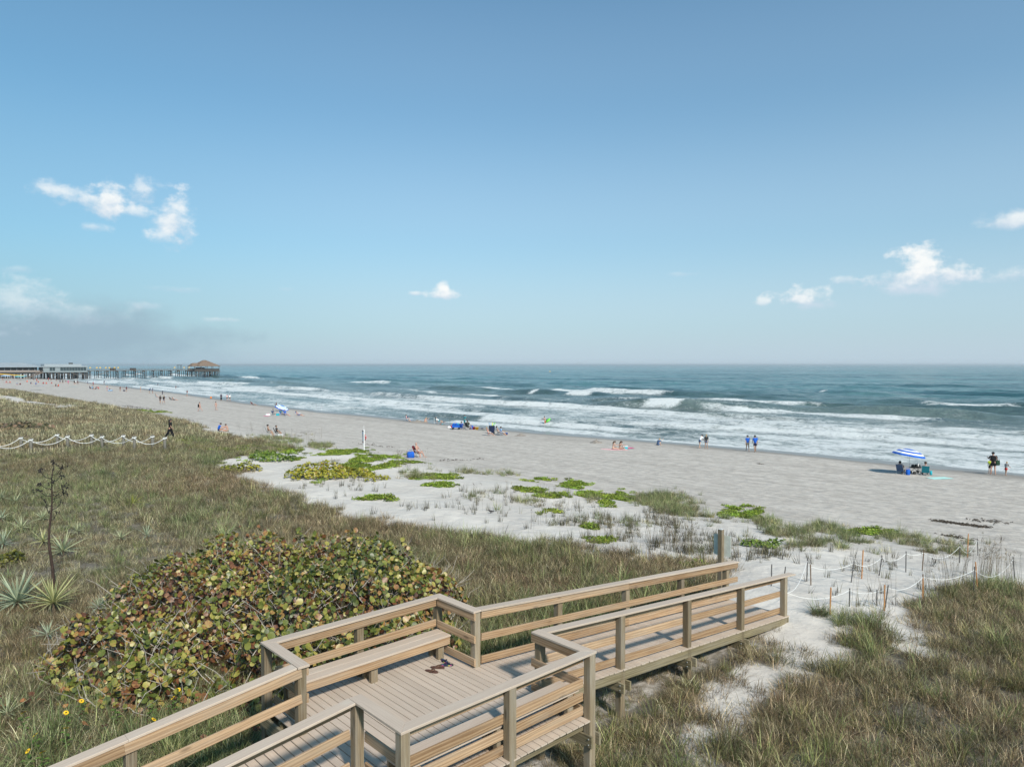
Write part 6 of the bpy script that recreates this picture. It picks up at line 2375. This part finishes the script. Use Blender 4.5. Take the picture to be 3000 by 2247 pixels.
# ------------------------------------------------------------------ rescue post with ring buoy
white_paint = plain('white_painted_post', (0.74, 0.75, 0.76), 0.5, 0.05)
p = at_ground(1066.5, 1322)
rp = thing('rescue_post', 'white beach rescue post with a red ring buoy and a notice board', 'rescue post', p, R(28))
m_ = MB()
m_.box((0, 0, 1.25), (0.11, 0.11, 2.9))
m_.build('post', white_paint, rp)
m_ = MB()
m_.tube([(0, 0, 2.7), (0, 0, 3.25)], .02, 6)
m_.build('flag_rod', white_paint, rp)
brd = MB()
brd.box((0, 0, 0), (0.03, .62, 1.62))
bo = brd.build('notice_board', plain('board_white', (0.68, 0.71, 0.75), 0.45, 0.04), rp, loc=(-0.072, 0.12, 1.78))
for z, hh, cn in ((.72, .16, 'navy'), (.48, .10, 'lightblue'), (-.66, .10, 'red'), (-.50, .04, 'grey')):
    m_ = MB()
    m_.box((0, 0, 0), (.006, .58, hh))
    m_.build('printed_band', CL[cn], bo, loc=(-.0185, 0, z))
for k_ in range(6):
    m_ = MB()
    m_.box((0, 0, 0), (.005, .40 - .03 * (k_ % 3), .022))
    m_.build('text_line', CL['grey'], bo, loc=(-.0180, .02, .34 - k_ * .06))
rb_ = MB()
rb_.tube([(0, .30 * math.cos(a), .30 * math.sin(a)) for a in [2 * PI * i / 24 for i in range(24)]], .062, 8, closed=True)
ro = rb_.build('ring_buoy', CL['red'], rp, True, loc=(.15, -0.03, 1.72))
for k_ in range(4):
    a = PI / 4 + k_ * PI / 2
    m_ = MB()
    m_.tube([(0, .30 * math.cos(a + d), .30 * math.sin(a + d)) for d in (-.13, 0, .13)], .066, 8)
    m_.build('white_band', CL['white'], ro, True)
m_ = MB()
m_.tube([(0.10, -.03, 2.05), (.15, -.03, 2.06)], .012, 5)
m_.build('hook', steel_dark, rp)
rp.scale = (0.74, 0.74, 0.74)

# ------------------------------------------------------------------ small dark bird on the sand
bd = thing('bird', 'small dark bird standing on pale sand of the foredune', 'bird', at_ground(1438, 1504), R(200))
bl = plain('dark_feathers', (0.03, 0.028, 0.03), 0.7)
skin_obj('body', [(0, 0, .10), (.07, 0, .13), (.10, 0, .17), (.135, 0, .165), (-.09, 0, .09), (-.17, 0, .075), (.0, .02, .06), (.0, -.02, .06), (.005, .02, .0), (.005, -.02, .0)],
         [(0, 1), (1, 2), (2, 3), (0, 4), (4, 5), (0, 6), (0, 7), (6, 8), (7, 9)], [.05, .042, .030, .007, .035, .014, .012, .012, .004, .004], bl, bd)

# ------------------------------------------------------------------ roped path over the dune
grey_post = plain('grey_round_post', (0.17, 0.16, 0.14), 0.9, 0.25)
rope_m = plain('white_rope', (0.74, 0.74, 0.73), 0.8, 0.08)


def zr(x, y):
    return x / 3.814, 1230 + y / 3.814


def rope_fence(label, pts, post_h, group):
    P = [at_ground(*q, above=post_h) for q in pts]
    d0 = (P[1] - P[0])
    q0 = P[0] - d0
    u0, v0 = to_uv(q0.x, q0.y)
    q0.z = hz(u0, v0)
    P = [q0] + P
    base = P[len(P) // 2]
    f = thing('rope_fence', label, 'fence', base, 0, group)
    r_ = np.random.RandomState(len(label))
    tops = []
    for q in P:
        m_ = MB()
        m_.tube([(0, 0, -.5), (0, 0, post_h - .02), (0, 0, post_h)], [.105, .105, .09], 10)
        m_.build('post', grey_post, f, True, loc=q - base, rot=(r_.normal(0, .02), r_.normal(0, .02), 0))
        m_ = MB()
        m_.tube([(.125 * math.cos(a), .125 * math.sin(a), post_h - .10 + .03 * math.sin(a)) for a in [2 * PI * i / 12 for i in range(12)]], .028, 6, closed=True)
        m_.tube([(.125 * math.cos(a), .125 * math.sin(a), post_h - .155 + .02 * math.cos(a)) for a in [2 * PI * i / 12 for i in range(12)]], .026, 6, closed=True)
        m_.build('rope_loop', rope_m, f, True, loc=q - base)
        tops.append(q - base + Vector((0, 0, post_h - .12)))
    for a, b in zip(tops, tops[1:]):
        sag = .40 + .10 * r_.rand()
        off = Vector((0, -.13, 0))
        m_ = MB()
        m_.tube([a.lerp(b, t_) + off - Vector((0, 0, sag * 4 * t_ * (1 - t_))) for t_ in [i / 10 for i in range(11)]], .020, 6)
        m_.build('rope', rope_m, f, True)
    return f


RG = 'thick rope fences of the dune path'
rope_fence('far white rope fence slung between grey posts on the dune path', [zr(232, 186), zr(637, 152), zr(1022, 156), zr(1378, 162), zr(1703, 170)], 1.0, RG)
rope_fence('near white rope fence slung between grey posts on the dune path', [zr(345, 205), zr(755, 170), zr(1140, 173), zr(1500, 180), zr(1842, 187)], 1.0, RG)

# ------------------------------------------------------------------ thin stakes and string at the foot of the boardwalk
orange_wood = plain('orange_stake_wood', (0.46, 0.215, 0.085), 0.8, 0.2)
dark_stake = plain('dark_metal_stake', (0.085, 0.080, 0.078), 0.6, 0.25)
brown_stake = plain('brown_stake', (0.15, 0.095, 0.055), 0.8, 0.25)


def zs_(x, y):
    return 2200 + x / 2.219, 1500 + y / 2.219


def stake_mesh(hh, w_, mat, lean_):
    m_ = MB()
    m_.tube([(-lean_ * .25, 0, -.25), (0, 0, 0), (lean_ * hh, 0, hh - .03), (lean_ * hh, 0, hh)], [w_, w_, w_, w_ * .6], 5)
    return m_


def stake_info(x, yb, yt, xt):
    p = at_ground(*zs_(x, yb))
    dist = math.hypot(p.x, p.y)
    hh = (yb - yt) / 2.219 * p.y / FPX * 1.03
    return p, hh, (xt - x) / max(1, (yb - yt))


def stake_fence(label, rows, ropes, start=None):
    info = [stake_info(*r_) for r_ in rows]
    base = info[len(info) // 2][0]
    f = thing('stake_fence', label, 'fence', base, 0, 'string fences beside the sandy path')
    tops = []
    for k_, (p, hh, ln) in enumerate(info):
        stake_mesh(hh, .017, dark_stake if k_ % 4 != 3 else brown_stake, ln).build('stake', dark_stake if k_ % 4 != 3 else brown_stake, f, loc=p - base)
        tops.append(p - base + Vector((ln * hh * .85, 0, hh * .88)))
    pts = [(Vector(start) - base) if start is not None else None] + tops
    for i, j in ropes:
        a, b = pts[i], pts[j]
        m_ = MB()
        sag = .09 * (b - a).length
        m_.tube([a.lerp(b, t_) - Vector((0, 0, sag * 4 * t_ * (1 - t_))) for t_ in [q / 8 for q in range(9)]], .0062, 5)
        m_.build('string', rope_m, f)
    return f


rail_end = W(17.36, 8.55, cap_z(17.3) - 0.42)
stake_fence('string fence of dark stakes on the pier side of the sandy path', [(132, 480, 340, 134), (205, 500, 355, 223), (363, 450, 300, 366), (390, 475, 340, 386), (652, 455, 318, 668), (834, 412, 282, 850), (1007, 390, 255, 1007), (1114, 380, 250, 1122), (1357, 330, 210, 1357), (1476, 282, 172, 1471)],
            [(0, 3), (4, 5), (5, 6), (6, 7), (7, 8), (8, 9), (9, 10)], rail_end)
stake_fence('string fence of dark stakes along the grass on the near side of the path', [(640, 612, 495, 641), (818, 610, 505, 818), (872, 622, 475, 890), (1124, 562, 405, 1116), (1448, 545, 355, 1450), (1715, 432, 290, 1702)],
            [(0, 1), (1, 2), (2, 3), (3, 4), (4, 5), (5, 6)], rail_end)
OS = 'orange wooden stakes in the sand'
for x, yb, yt, xt, lb in [(514, 665, 490, 518, 'orange stake nearest the boardwalk, beside the big grass tussock'), (720, 432, 248, 727, 'orange stake in front of the brown tuft inside the string fence'), (1408, 295, 142, 1411, 'orange stake at the seaward corner of the string fence'),
                          (867, 640, 473, 868, 'orange stake touching a dark stake at the sandy gap'), (1117, 565, 430, 1117, 'orange stake at the edge of the grass beside the path'), (1473, 515, 325, 1458, 'leaning orange stake among the tall sea oats')]:
    p, hh, ln = stake_info(x, yb, yt, xt)
    tag(stake_mesh(hh, .020, orange_wood, ln).build('wooden_stake', orange_wood, None, loc=p), lb, 'stake', OS)

# ------------------------------------------------------------------ seaweed wrack and driftwood on the beach
weed_m = plain('dry_seaweed', (0.055, 0.042, 0.030), 0.95, 0.4)


def wrack(x0, y0, x1, y1, n_, wid, label):
    a, b = at_ground(x0, y0), at_ground(x1, y1)
    o0 = (a + b) / 2
    m_ = MB()
    r_ = np.random.RandomState(int(x0))
    for i in range(n_):
        t_ = r_.rand()
        q = a.lerp(b, t_) + Vector((r_.normal(0, wid), r_.normal(0, wid), 0))
        u, v = to_uv(q.x, q.y)
        q.z = hz(u, v) + .012
        an = r_.uniform(0, 2 * PI)
        L = r_.uniform(.08, .28)
        d_ = Vector((math.cos(an) * L, math.sin(an) * L, 0))
        m_.tube([q - o0, q - o0 + d_ * .5 + Vector((0, 0, .03 + .02 * r_.rand())), q - o0 + d_], [.012, .016, .008], 4)
    o_ = m_.build('seaweed', weed_m, None, loc=o0)
    return tag(o_, label, 'seaweed', None, 'stuff')


wrack(2746, 1526, 2884, 1545, 260, .16, 'dark line of dry seaweed washed up on the beach')
wrack(2850, 1524, 2930, 1530, 50, .3, 'faint scatter of seaweed behind the dark line')
wrack(1040, 1298, 1160, 1312, 40, .4, 'scattered seaweed beside the rescue post')
wrack(2770, 1568, 2840, 1582, 50, .2, 'seaweed scraps by the corner of the string fence')
wrack(360, 1188, 450, 1202, 260, .8, 'seaweed and litter at the seaward edge of the dune')
wrack(450, 1215, 560, 1235, 120, 1.0, 'sparse seaweed below the dune grass')
wrack(1280, 1350, 1420, 1345, 40, .3, 'thin seaweed line seaward of the bald man')
wrack(2224, 1359, 2230, 1360, 14, .1, 'small clump of seaweed in the middle of the empty beach')
# ------------------------------------------------------------------ pier
PV = 523.0
PZ = 5.3
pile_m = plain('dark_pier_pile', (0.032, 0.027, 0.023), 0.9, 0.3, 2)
pier_deck_m = plain('grey_pier_deck', (0.13, 0.11, 0.095), 0.9, 0.2, 2)
pier_white = plain('pale_siding', (0.21, 0.245, 0.26), 0.7, 0.05, 0.5)
pier_glass = plain('dark_window_glass', (0.03, 0.045, 0.05), 0.15, 0.2, 0.8)
roof_grey = plain('pale_metal_roof', (0.28, 0.315, 0.34), 0.6, 0.05, 0.4)
PO = (120.0, PV, 0.0)
pier = thing('pier', 'long wooden pier on dark piles reaching out into the sea', 'pier', W(*PO), RZ)


def pl(u, v, z):
    return (u - PO[0], v - PO[1], z)


def pbox(name, u0, u1, v0, v1, z0, z1, mat, parent=None, org=PO):
    m_ = MB()
    m_.box((0, 0, 0), (u1 - u0, v1 - v0, z1 - z0))
    return m_.build(name, mat, parent if parent is not None else pier, loc=((u0 + u1) / 2 - org[0], (v0 + v1) / 2 - org[1], (z0 + z1) / 2 - org[2]))


pbox('deck', 30, 175, PV - 2.6, PV + 2.6, PZ - 0.35, PZ, pier_deck_m)
for vv in (PV - 2.5, PV + 2.5):
    m_ = MB()
    m_.box((0, 0, .95), (66, .12, .10))
    m_.box((0, 0, .5), (66, .08, .08))
    for k in range(34):
        m_.box((-33 + 2 * k, 0, .5), (.10, .10, 1.0))
    m_.build('railing', pier_deck_m, pier, loc=pl(141, vv, PZ))
pile_lib = {}


def pile(u, v, top, r_=0.21, lean=(0, 0), parent=None, org=PO):
    key = (round(top, 1), r_)
    if key not in pile_lib:
        m_ = MB()
        m_.tube([(0, 0, -6), (0, 0, top)], r_, 7)
        me_ = m_.mesh('piling', True)
        me_.materials.append(pile_m)
        pile_lib[key] = me_
    return mesh_obj('piling', pile_lib[key], None, parent or pier, (u - org[0], v - org[1], 0), (lean[0], lean[1], 0))


rp_ = np.random.RandomState(3)
u = 111.0
kk = 0
while u < 173:
    pbox('cross_beam', u - .2, u + .2, PV - 2.9, PV + 2.9, PZ - .85, PZ - .35, pile_m)
    for dv, du in ((-2.4, 0), (0, .5), (2.4, 0), (-2.2, 1.4 if kk % 3 else .8), (2.2, -1.2)):
        pile(u + du, PV + dv, PZ - .4, .20, (rp_.normal(0, .012), rp_.normal(0, .02)))
    m_ = MB()
    m_.tube([(0, -2.3, 1.2), (0, 2.3, 4.4)], .10, 5)
    m_.tube([(.3, 2.3, 1.2), (.3, -2.3, 4.4)], .10, 5)
    m_.build('brace', pile_m, pier, loc=pl(u, PV, 0))
    if kk % 4 in (1,):
        m_ = MB()
        m_.tube([(0, 0, 2.6), (5.6, 0, 4.6)], .16, 5)
        m_.build('brace', pier_deck_m, pier, loc=pl(u, PV - 2.7, 0))
    u += 5.6 + rp_.normal(0, .25)
    kk += 1
# small shelter and sheds on the walkway
for u0, w_ in ((124, 3.0), (136, 3.2)):
    pbox('shed', u0, u0 + w_, PV + .2, PV + 2.2, PZ, PZ + 1.5, pile_m)
m_ = MB()
m_.box((0, 0, 3.35), (2.8, 2.8, .28))
for x in (-1.1, 1.1):
    for y in (-1.1, 1.1):
        m_.box((x, y, 1.6), (.14, .14, 3.2))
m_.build('shelter', pile_m, pier, loc=pl(167, PV, PZ))

# thatched pavilion at the end of the pier
TO = (183.5, PV, 0.0)
tk = thing('pavilion', 'open pavilion with a brown thatched hip roof at the end of the pier', 'pavilion', W(*TO), RZ)
thatch, t, out = new_mat('brown_thatch')
tc = t.n('ShaderNodeTexCoord').outputs['Object']
nn = t.noise(t.mapping(tc, scale=(1.2, 1.2, 4)), 1.4, 6.0, 0.7)
principled(t, out, color=t.mix(t.sstep(nn, .3, .7), (0.125, 0.085, 0.06, 1), (0.26, 0.185, 0.135, 1)), rough=0.95, normal=t.bump(nn, .8, .4), spec=0.1)


def hip(m_, x0, x1, y0, y1, z0, z1, rx0, rx1, ov=0.0, th=.5):
    b_ = [(x0, y0, z0), (x1, y0, z0), (x1, y1, z0), (x0, y1, z0)]
    r_ = [(rx0, (y0 + y1) / 2, z1), (rx1, (y0 + y1) / 2, z1)]
    c_ = [(x, y, z0 - th * .4) for x, y, z in b_]
    m_.add(b_ + r_ + c_, [(0, 1, 5, 4), (1, 2, 5), (2, 3, 4, 5), (3, 0, 4), (0, 6, 7, 1), (1, 7, 8, 2), (2, 8, 9, 3), (3, 9, 6, 0), (9, 8, 7, 6)])


m_ = MB()
hip(m_, -6.5, 9.0, -8, 8, 8.1, 12.3, -.5, 1.5)
m_.build('thatched_roof', thatch, tk)
m_ = MB()
hip(m_, -9.6, -4.0, -5, 5, 8.0, 10.2, -8.0, -4.2)
m_.build('thatched_roof', thatch, tk)
pbox('floor', TO[0] - 9, TO[0] + 8.6, PV - 7.6, PV + 7.6, 4.7, 5.1, pier_deck_m, tk, TO)
for x in (-8.5, -4, 0, 4, 8.2):
    for y in (-7, 7):
        m_ = MB()
        m_.box((0, 0, 0), (.26, .26, 3.3))
        m_.build('post', pier_deck_m, tk, loc=(x, y, 6.6))
for y in (-7.4, 7.4):
    m_ = MB()
    m_.box((0, 0, .55), (17, .12, 1.1))
    m_.build('railing', pile_m, tk, loc=(-.2, y, 5.1))
m_ = MB()
m_.box((0, 0, 0), (5, 4, 2.0))
m_.build('bar_counter', pile_m, tk, loc=(-2.5, 0, 6.1))
for x in np.arange(-8.5, 8.6, 2.4):
    for y in (-7, -3.5, 0, 3.5, 7):
        pile(TO[0] + x + rp_.normal(0, .25), PV + y, 4.8, .24, (rp_.normal(0, .015), rp_.normal(0, .02)), tk, TO)
for x in (-8, -3.5, 1, 5.5):
    m_ = MB()
    m_.tube([(0, -7.2, 2.0), (3.4, -7.2, 4.4)], .16, 5)
    m_.build('brace', pier_deck_m, tk, loc=(x, 0, 0))
m_ = MB()
m_.box((0, 0, 0), (17, 15, .5))
m_.build('beam', pile_m, tk, loc=(-.2, 0, 4.35))

# restaurant on the landward half of the pier
RO = (96.0, PV - 4, 0.0)
rs_ = thing('restaurant', 'pale glass fronted restaurant on piles with a flat roof, seaward of the porch building', 'building', W(*RO), RZ, 'pier buildings')


def rbox(name, u0, u1, v0, v1, z0, z1, mat, parent=None, off=(0, 0, 0)):
    m_ = MB()
    m_.box((0, 0, 0), (u1 - u0, v1 - v0, z1 - z0))
    return m_.build(name, mat, parent or rs_, loc=((u0 + u1) / 2 - RO[0] - off[0], (v0 + v1) / 2 - RO[1] - off[1], (z0 + z1) / 2 - off[2]))


rbox('wall', 84.5, 108, PV - 10, PV + 4, 4.9, 7.5, pier_white)
rbox('floor_beam', 84, 108.4, PV - 10.4, PV + 4.4, 4.3, 4.88, pier_white)
rbox('eave', 84, 108.4, PV - 10.5, PV + 4.4, 7.52, 8.15, roof_grey)
rbox('roof', 85.5, 105.5, PV - 8, PV + 3, 8.16, 9.4, roof_grey)
rbox('roof_vent', 99, 101, PV - 7, PV - 5, 9.42, 10.2, pile_m)
for k in range(9):
    u0 = 93.6 + k * 1.58
    rbox('window', u0, u0 + 1.42, PV - 10.06, PV - 9.9, 5.25, 7.35, pier_glass)
for k in range(2):
    u0 = 88.0 + k * 1.5
    rbox('window', u0, u0 + 1.3, PV - 10.06, PV - 9.9, 5.25, 7.35, pier_glass)
for k in range(7):
    v0 = PV - 9.6 + k * 1.9
    rbox('window', 107.9, 108.06, v0, v0 + 1.6, 5.25, 7.35, pier_glass)
for x in np.arange(85, 108.5, 2.6):
    for y in (-10, -6.5, -3, 1, 4):
        pile(x + rp_.normal(0, .4), PV + y, 4.4, .24 if rp_.rand() < .7 else .4, (rp_.normal(0, .02), rp_.normal(0, .025)), rs_, RO)
for x in (87, 91, 95, 99, 103):
    m_ = MB()
    m_.tube([(0, 0, 4.2), (4.5, 0, 2.2)], .17, 5)
    m_.build('brace', pier_deck_m, rs_, loc=(x - RO[0], PV - 10.2 - RO[1], 0))
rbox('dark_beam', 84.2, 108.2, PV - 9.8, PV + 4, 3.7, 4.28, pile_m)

KO = (66.0, PV - 4, 0.0)
pb_ = thing('restaurant', 'long low building with a dark open porch and pale roof, nearest the land', 'building', W(*KO), RZ, 'pier buildings')


def kbox(name, u0, u1, v0, v1, z0, z1, mat):
    m_ = MB()
    m_.box((0, 0, 0), (u1 - u0, v1 - v0, z1 - z0))
    return m_.build(name, mat, pb_, loc=((u0 + u1) / 2 - KO[0], (v0 + v1) / 2 - KO[1], (z0 + z1) / 2))


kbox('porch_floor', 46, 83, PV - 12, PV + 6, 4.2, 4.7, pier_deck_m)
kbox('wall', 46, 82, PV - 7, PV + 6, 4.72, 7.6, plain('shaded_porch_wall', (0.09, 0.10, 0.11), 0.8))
m_ = MB()
hip(m_, -21, 18, -9.5, 11, 7.7, 10.2, -12, 9)
m_.build('roof', roof_grey, pb_)
for x in np.arange(47, 83, 3.0):
    m_ = MB()
    m_.box((0, 0, 0), (.25, .25, 2.9))
    m_.build('porch_post', pier_white, pb_, loc=(x - KO[0], PV - 11.8 - KO[1], 6.15))
m_ = MB()
m_.box((0, 0, .5), (36, .1, .9))
m_.build('railing', plain('porch_railing', (0.26, 0.22, 0.20), 0.8), pb_, loc=(64.5 - KO[0], PV - 11.95 - KO[1], 4.7))
for x in np.arange(47, 83, 3.2):
    for y in (-12, -8, -3, 2, 6):
        pile(x + rp_.normal(0, .3), PV + y, 4.3, .25, (0, 0), pb_, KO)
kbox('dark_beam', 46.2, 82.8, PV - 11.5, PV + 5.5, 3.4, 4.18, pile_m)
m_ = MB()
for k in range(15):
    m_.box((-k * .62, 0, 4.5 - k * .29), (.66, 3.2, .12))
for y in (-1.6, 1.6):
    m_.tube([(.2, y, 4.4), (-9.0, y, .2)], .18, 5)
    m_.tube([(.2, y, 5.4), (-9.0, y, 1.2)], .08, 5)
m_.build('stair', plain('brown_stair', (0.20, 0.145, 0.11), 0.9), pb_, loc=(83.5 - KO[0], PV - 13.6 - KO[1], 0))

# yellow parasols on the walkway, each on its own
for k, u in enumerate([109.5, 112.2, 115.6, 118.0, 120.8, 123.4, 126.0, 128.6, 163.5, 170.4, 173.2]):
    ordn = ['parasol touching the restaurant wall', 'second parasol from the restaurant', 'third parasol from the restaurant', 'fourth parasol from the restaurant', 'fifth parasol from the restaurant', 'sixth parasol from the restaurant',
            'seventh parasol from the restaurant', 'last of the eight parasols out from the restaurant', 'parasol landward of the small shelter before the pavilion', 'parasol between the small shelter and the pavilion', 'parasol nearest the thatched pavilion'][k]
    pr_ = thing('parasol', 'small yellow ' + ordn, 'parasol', W(u, PV + (1 if k % 2 else -1), PZ), RZ,
                'yellow parasols near the restaurant' if k < 8 else 'yellow parasols near the pavilion')
    m_ = MB()
    m_.lathe([(.75, 1.55), (.40, 1.95), (.03, 2.15)], 8)
    m_.build('canopy', CL['gold'], pr_)
    m_ = MB()
    m_.tube([(0, 0, 0), (0, 0, 2.1)], .05, 5)
    m_.build('pole', alu, pr_)

# ------------------------------------------------------------------ crowd, canopies on the far sand


def canopy_tent(px, py, mat, label, w_=3.2, h_=2.2):
    p = at_ground(px, py)
    c_ = thing('canopy', label, 'canopy', p, R(20))
    m_ = MB()
    z = h_
    m_.add([(-w_ / 2, -w_ / 2, z), (w_ / 2, -w_ / 2, z), (w_ / 2, w_ / 2, z), (-w_ / 2, w_ / 2, z), (0, 0, z + .7), (-w_ / 2, -w_ / 2, z - .25), (w_ / 2, -w_ / 2, z - .25), (w_ / 2, w_ / 2, z - .25), (-w_ / 2, w_ / 2, z - .25)],
           [(0, 1, 4), (1, 2, 4), (2, 3, 4), (3, 0, 4), (5, 6, 1, 0), (6, 7, 2, 1), (7, 8, 3, 2), (8, 5, 0, 3)])
    m_.build('canopy_cloth', mat, c_)
    for x in (-1, 1):
        for y in (-1, 1):
            m_ = MB()
            m_.tube([(x * w_ / 2, y * w_ / 2, -.1), (x * w_ / 2, y * w_ / 2, z)], .03, 5)
            m_.build('leg', alu, c_)
    return c_


canopy_tent(20, 1112, CL['lightblue'], 'pale blue canopy on the far sand at the picture edge', 4.0, 2.2)
canopy_tent(62, 1113, CL['turq'], 'turquoise canopy on the far sand seaward of the pale blue one', 4.5, 2.0)
canopy_tent(82, 1108, CL['white'], 'white canopy on the far sand under the pier stair', 3.0, 2.2)
ys = thing('shade_sail', 'yellow shade sail stretched low over the far sand', 'shade sail', at_ground(15, 1114), R(10))
m_ = MB()
m_.grid([[(-9, -1.5, 3.6), (-3, -1.5, 3.1), (3, -1.5, 2.7), (9, -1.5, 2.2)], [(-9, 1.5, 3.9), (-3, 1.5, 3.4), (3, 1.5, 3.0), (9, 1.5, 2.4)]])
m_.grid([[(-9, -1.5, 3.57), (-3, -1.5, 3.07), (3, -1.5, 2.67), (9, -1.5, 2.17)], [(-9, 1.5, 3.87), (-3, 1.5, 3.37), (3, 1.5, 2.97), (9, 1.5, 2.37)]])
m_.build('sail_cloth', CL['gold'], ys)
m_ = MB()
for x, z in ((-9, 3.7), (-3, 3.2), (3, 2.8), (9, 2.3)):
    m_.tube([(x, 0, -.1), (x, 0, z)], .06, 5)
m_.build('pole', alu, ys)

CROWD = [(176, 1123, 'stand', 'slate', 'navy'), (184, 1124, 'walk', 'black', 'navy'), (200, 1126, 'stand', 'pink', 'pink'), (218, 1126.5, 'stand', 'black', 'black'), (222, 1126, 'stand', 'white', 'navy'), (228, 1126, 'walk', 'maroon', 'navy'),
         (193, 1122, 'stand', 'grey', 'navy'), (257, 1128, 'stand', 'slate', 'slate'), (273, 1131, 'stand', 'red', 'navy'), (305, 1125, 'wade', 'slate', 'navy'), (165, 1119, 'stand', 'maroon', 'navy'), (150, 1116, 'walk', 'black', 'maroon'),
         (142, 1116, 'stand', 'red', 'navy'), (108, 1120, 'walk', 'red', 'maroon'), (98, 1116, 'stand', 'navy', 'black'), (112, 1121, 'ground', 'coral', 'navy'), (18, 1121, 'ground', 'red', 'red'), (30, 1121.5, 'ground', 'coral', 'navy'),
         (8, 1115, 'stand', 'navy', 'red'), (40, 1112, 'stand', 'maroon', 'navy'), (80, 1119, 'ground', 'coral', 'red'), (90, 1125, 'ground', 'slate', 'navy'), (105, 1127, 'ground', 'blue', 'navy'), (128, 1124.5, 'ground', 'red', 'navy'),
         (137, 1124.5, 'ground', 'coral', 'red'), (150, 1124, 'ground', 'red', 'maroon'), (50, 1127, 'ground', 'lightblue', 'red'), (60, 1127.5, 'ground', 'maroon', 'navy'), (163, 1132, 'chair2', 'navy', 'black'), (171, 1133, 'chair2', 'coral', 'maroon'),
         (264, 1139.5, 'chair2', 'navy', 'navy'), (271, 1139.5, 'chair2', 'lightblue', 'navy'), (281, 1141, 'chair2', 'maroon', 'navy'), (288, 1141, 'chair2', 'red', 'navy')]
WORD = {'slate': 'slate blue', 'lightblue': 'light blue'}
seen_ = {}
for px, py, ps, tc_, bc_ in CROWD:
    near_ = ('at the water edge' if px > 180 else 'in front of the restaurant piles' if px > 120 else 'by the pier stair' if px > 70 else 'by the canopies')
    act = {'stand': 'standing', 'walk': 'walking', 'wade': 'wading', 'ground': 'sitting on the sand', 'chair2': 'sitting low'}[ps]
    lb = 'distant beachgoer in %s and %s, %s %s' % (WORD.get(tc_, tc_), WORD.get(bc_, bc_), act.replace('on the sand', 'down'), near_)
    person(px, py, ps, float(rng.uniform(0, 360)), lb, h=float(rng.uniform(1.6, 1.8)), skin=random.choice(['fair', 'tan', 'red']), hair=random.choice(['black', 'brown', 'blond']), top=tc_, bottom=bc_, fingers=False,
           group='distant beachgoers in ' + WORD.get(tc_, tc_) + ' ' + act, sub=0)
for k, (px, py, cl_, lb) in enumerate([(100, 1131.5, 'navy', 'dark blue towel on the far sand, seaward of two others'), (118, 1130.5, 'lightblue', 'pale blue towel on the far sand with sunbathers around'), (156, 1132, 'black', 'black mat on the far sand beside two sitting bathers'),
                                       (22, 1123, 'coral', 'coral towel on the far sand by the picture edge'), (213, 1133, 'turq', 'turquoise towel lying alone on the far sand'), (105, 1143, 'charcoal', 'dark mat lying alone nearest the dune')]):
    towel(px, py, 1.6, 3.2, 10, CL[cl_], lb)
for k, (px, py) in enumerate([(843, 1123), (826, 1121.5), (874, 1115.5), (798, 1112)]):
    pass
# buoy far out on the sea
x, y, z = ray(1611, 1090)
s = (SEA - H) / z
by = thing('buoy', 'small yellow buoy floating far out on the sea', 'buoy', (x * s, y * s, SEA))
m_ = MB()
m_.lathe([(.3, -.4), (.75, 0), (.75, .6), (.35, 1.3), (.1, 1.5)], 10)
m_.build('float', CL['gold'], by, True)
m_ = MB()
m_.tube([(0, 0, 1.4), (0, 0, 2.3)], .06, 6)
m_.build('mast', steel_dark, by)
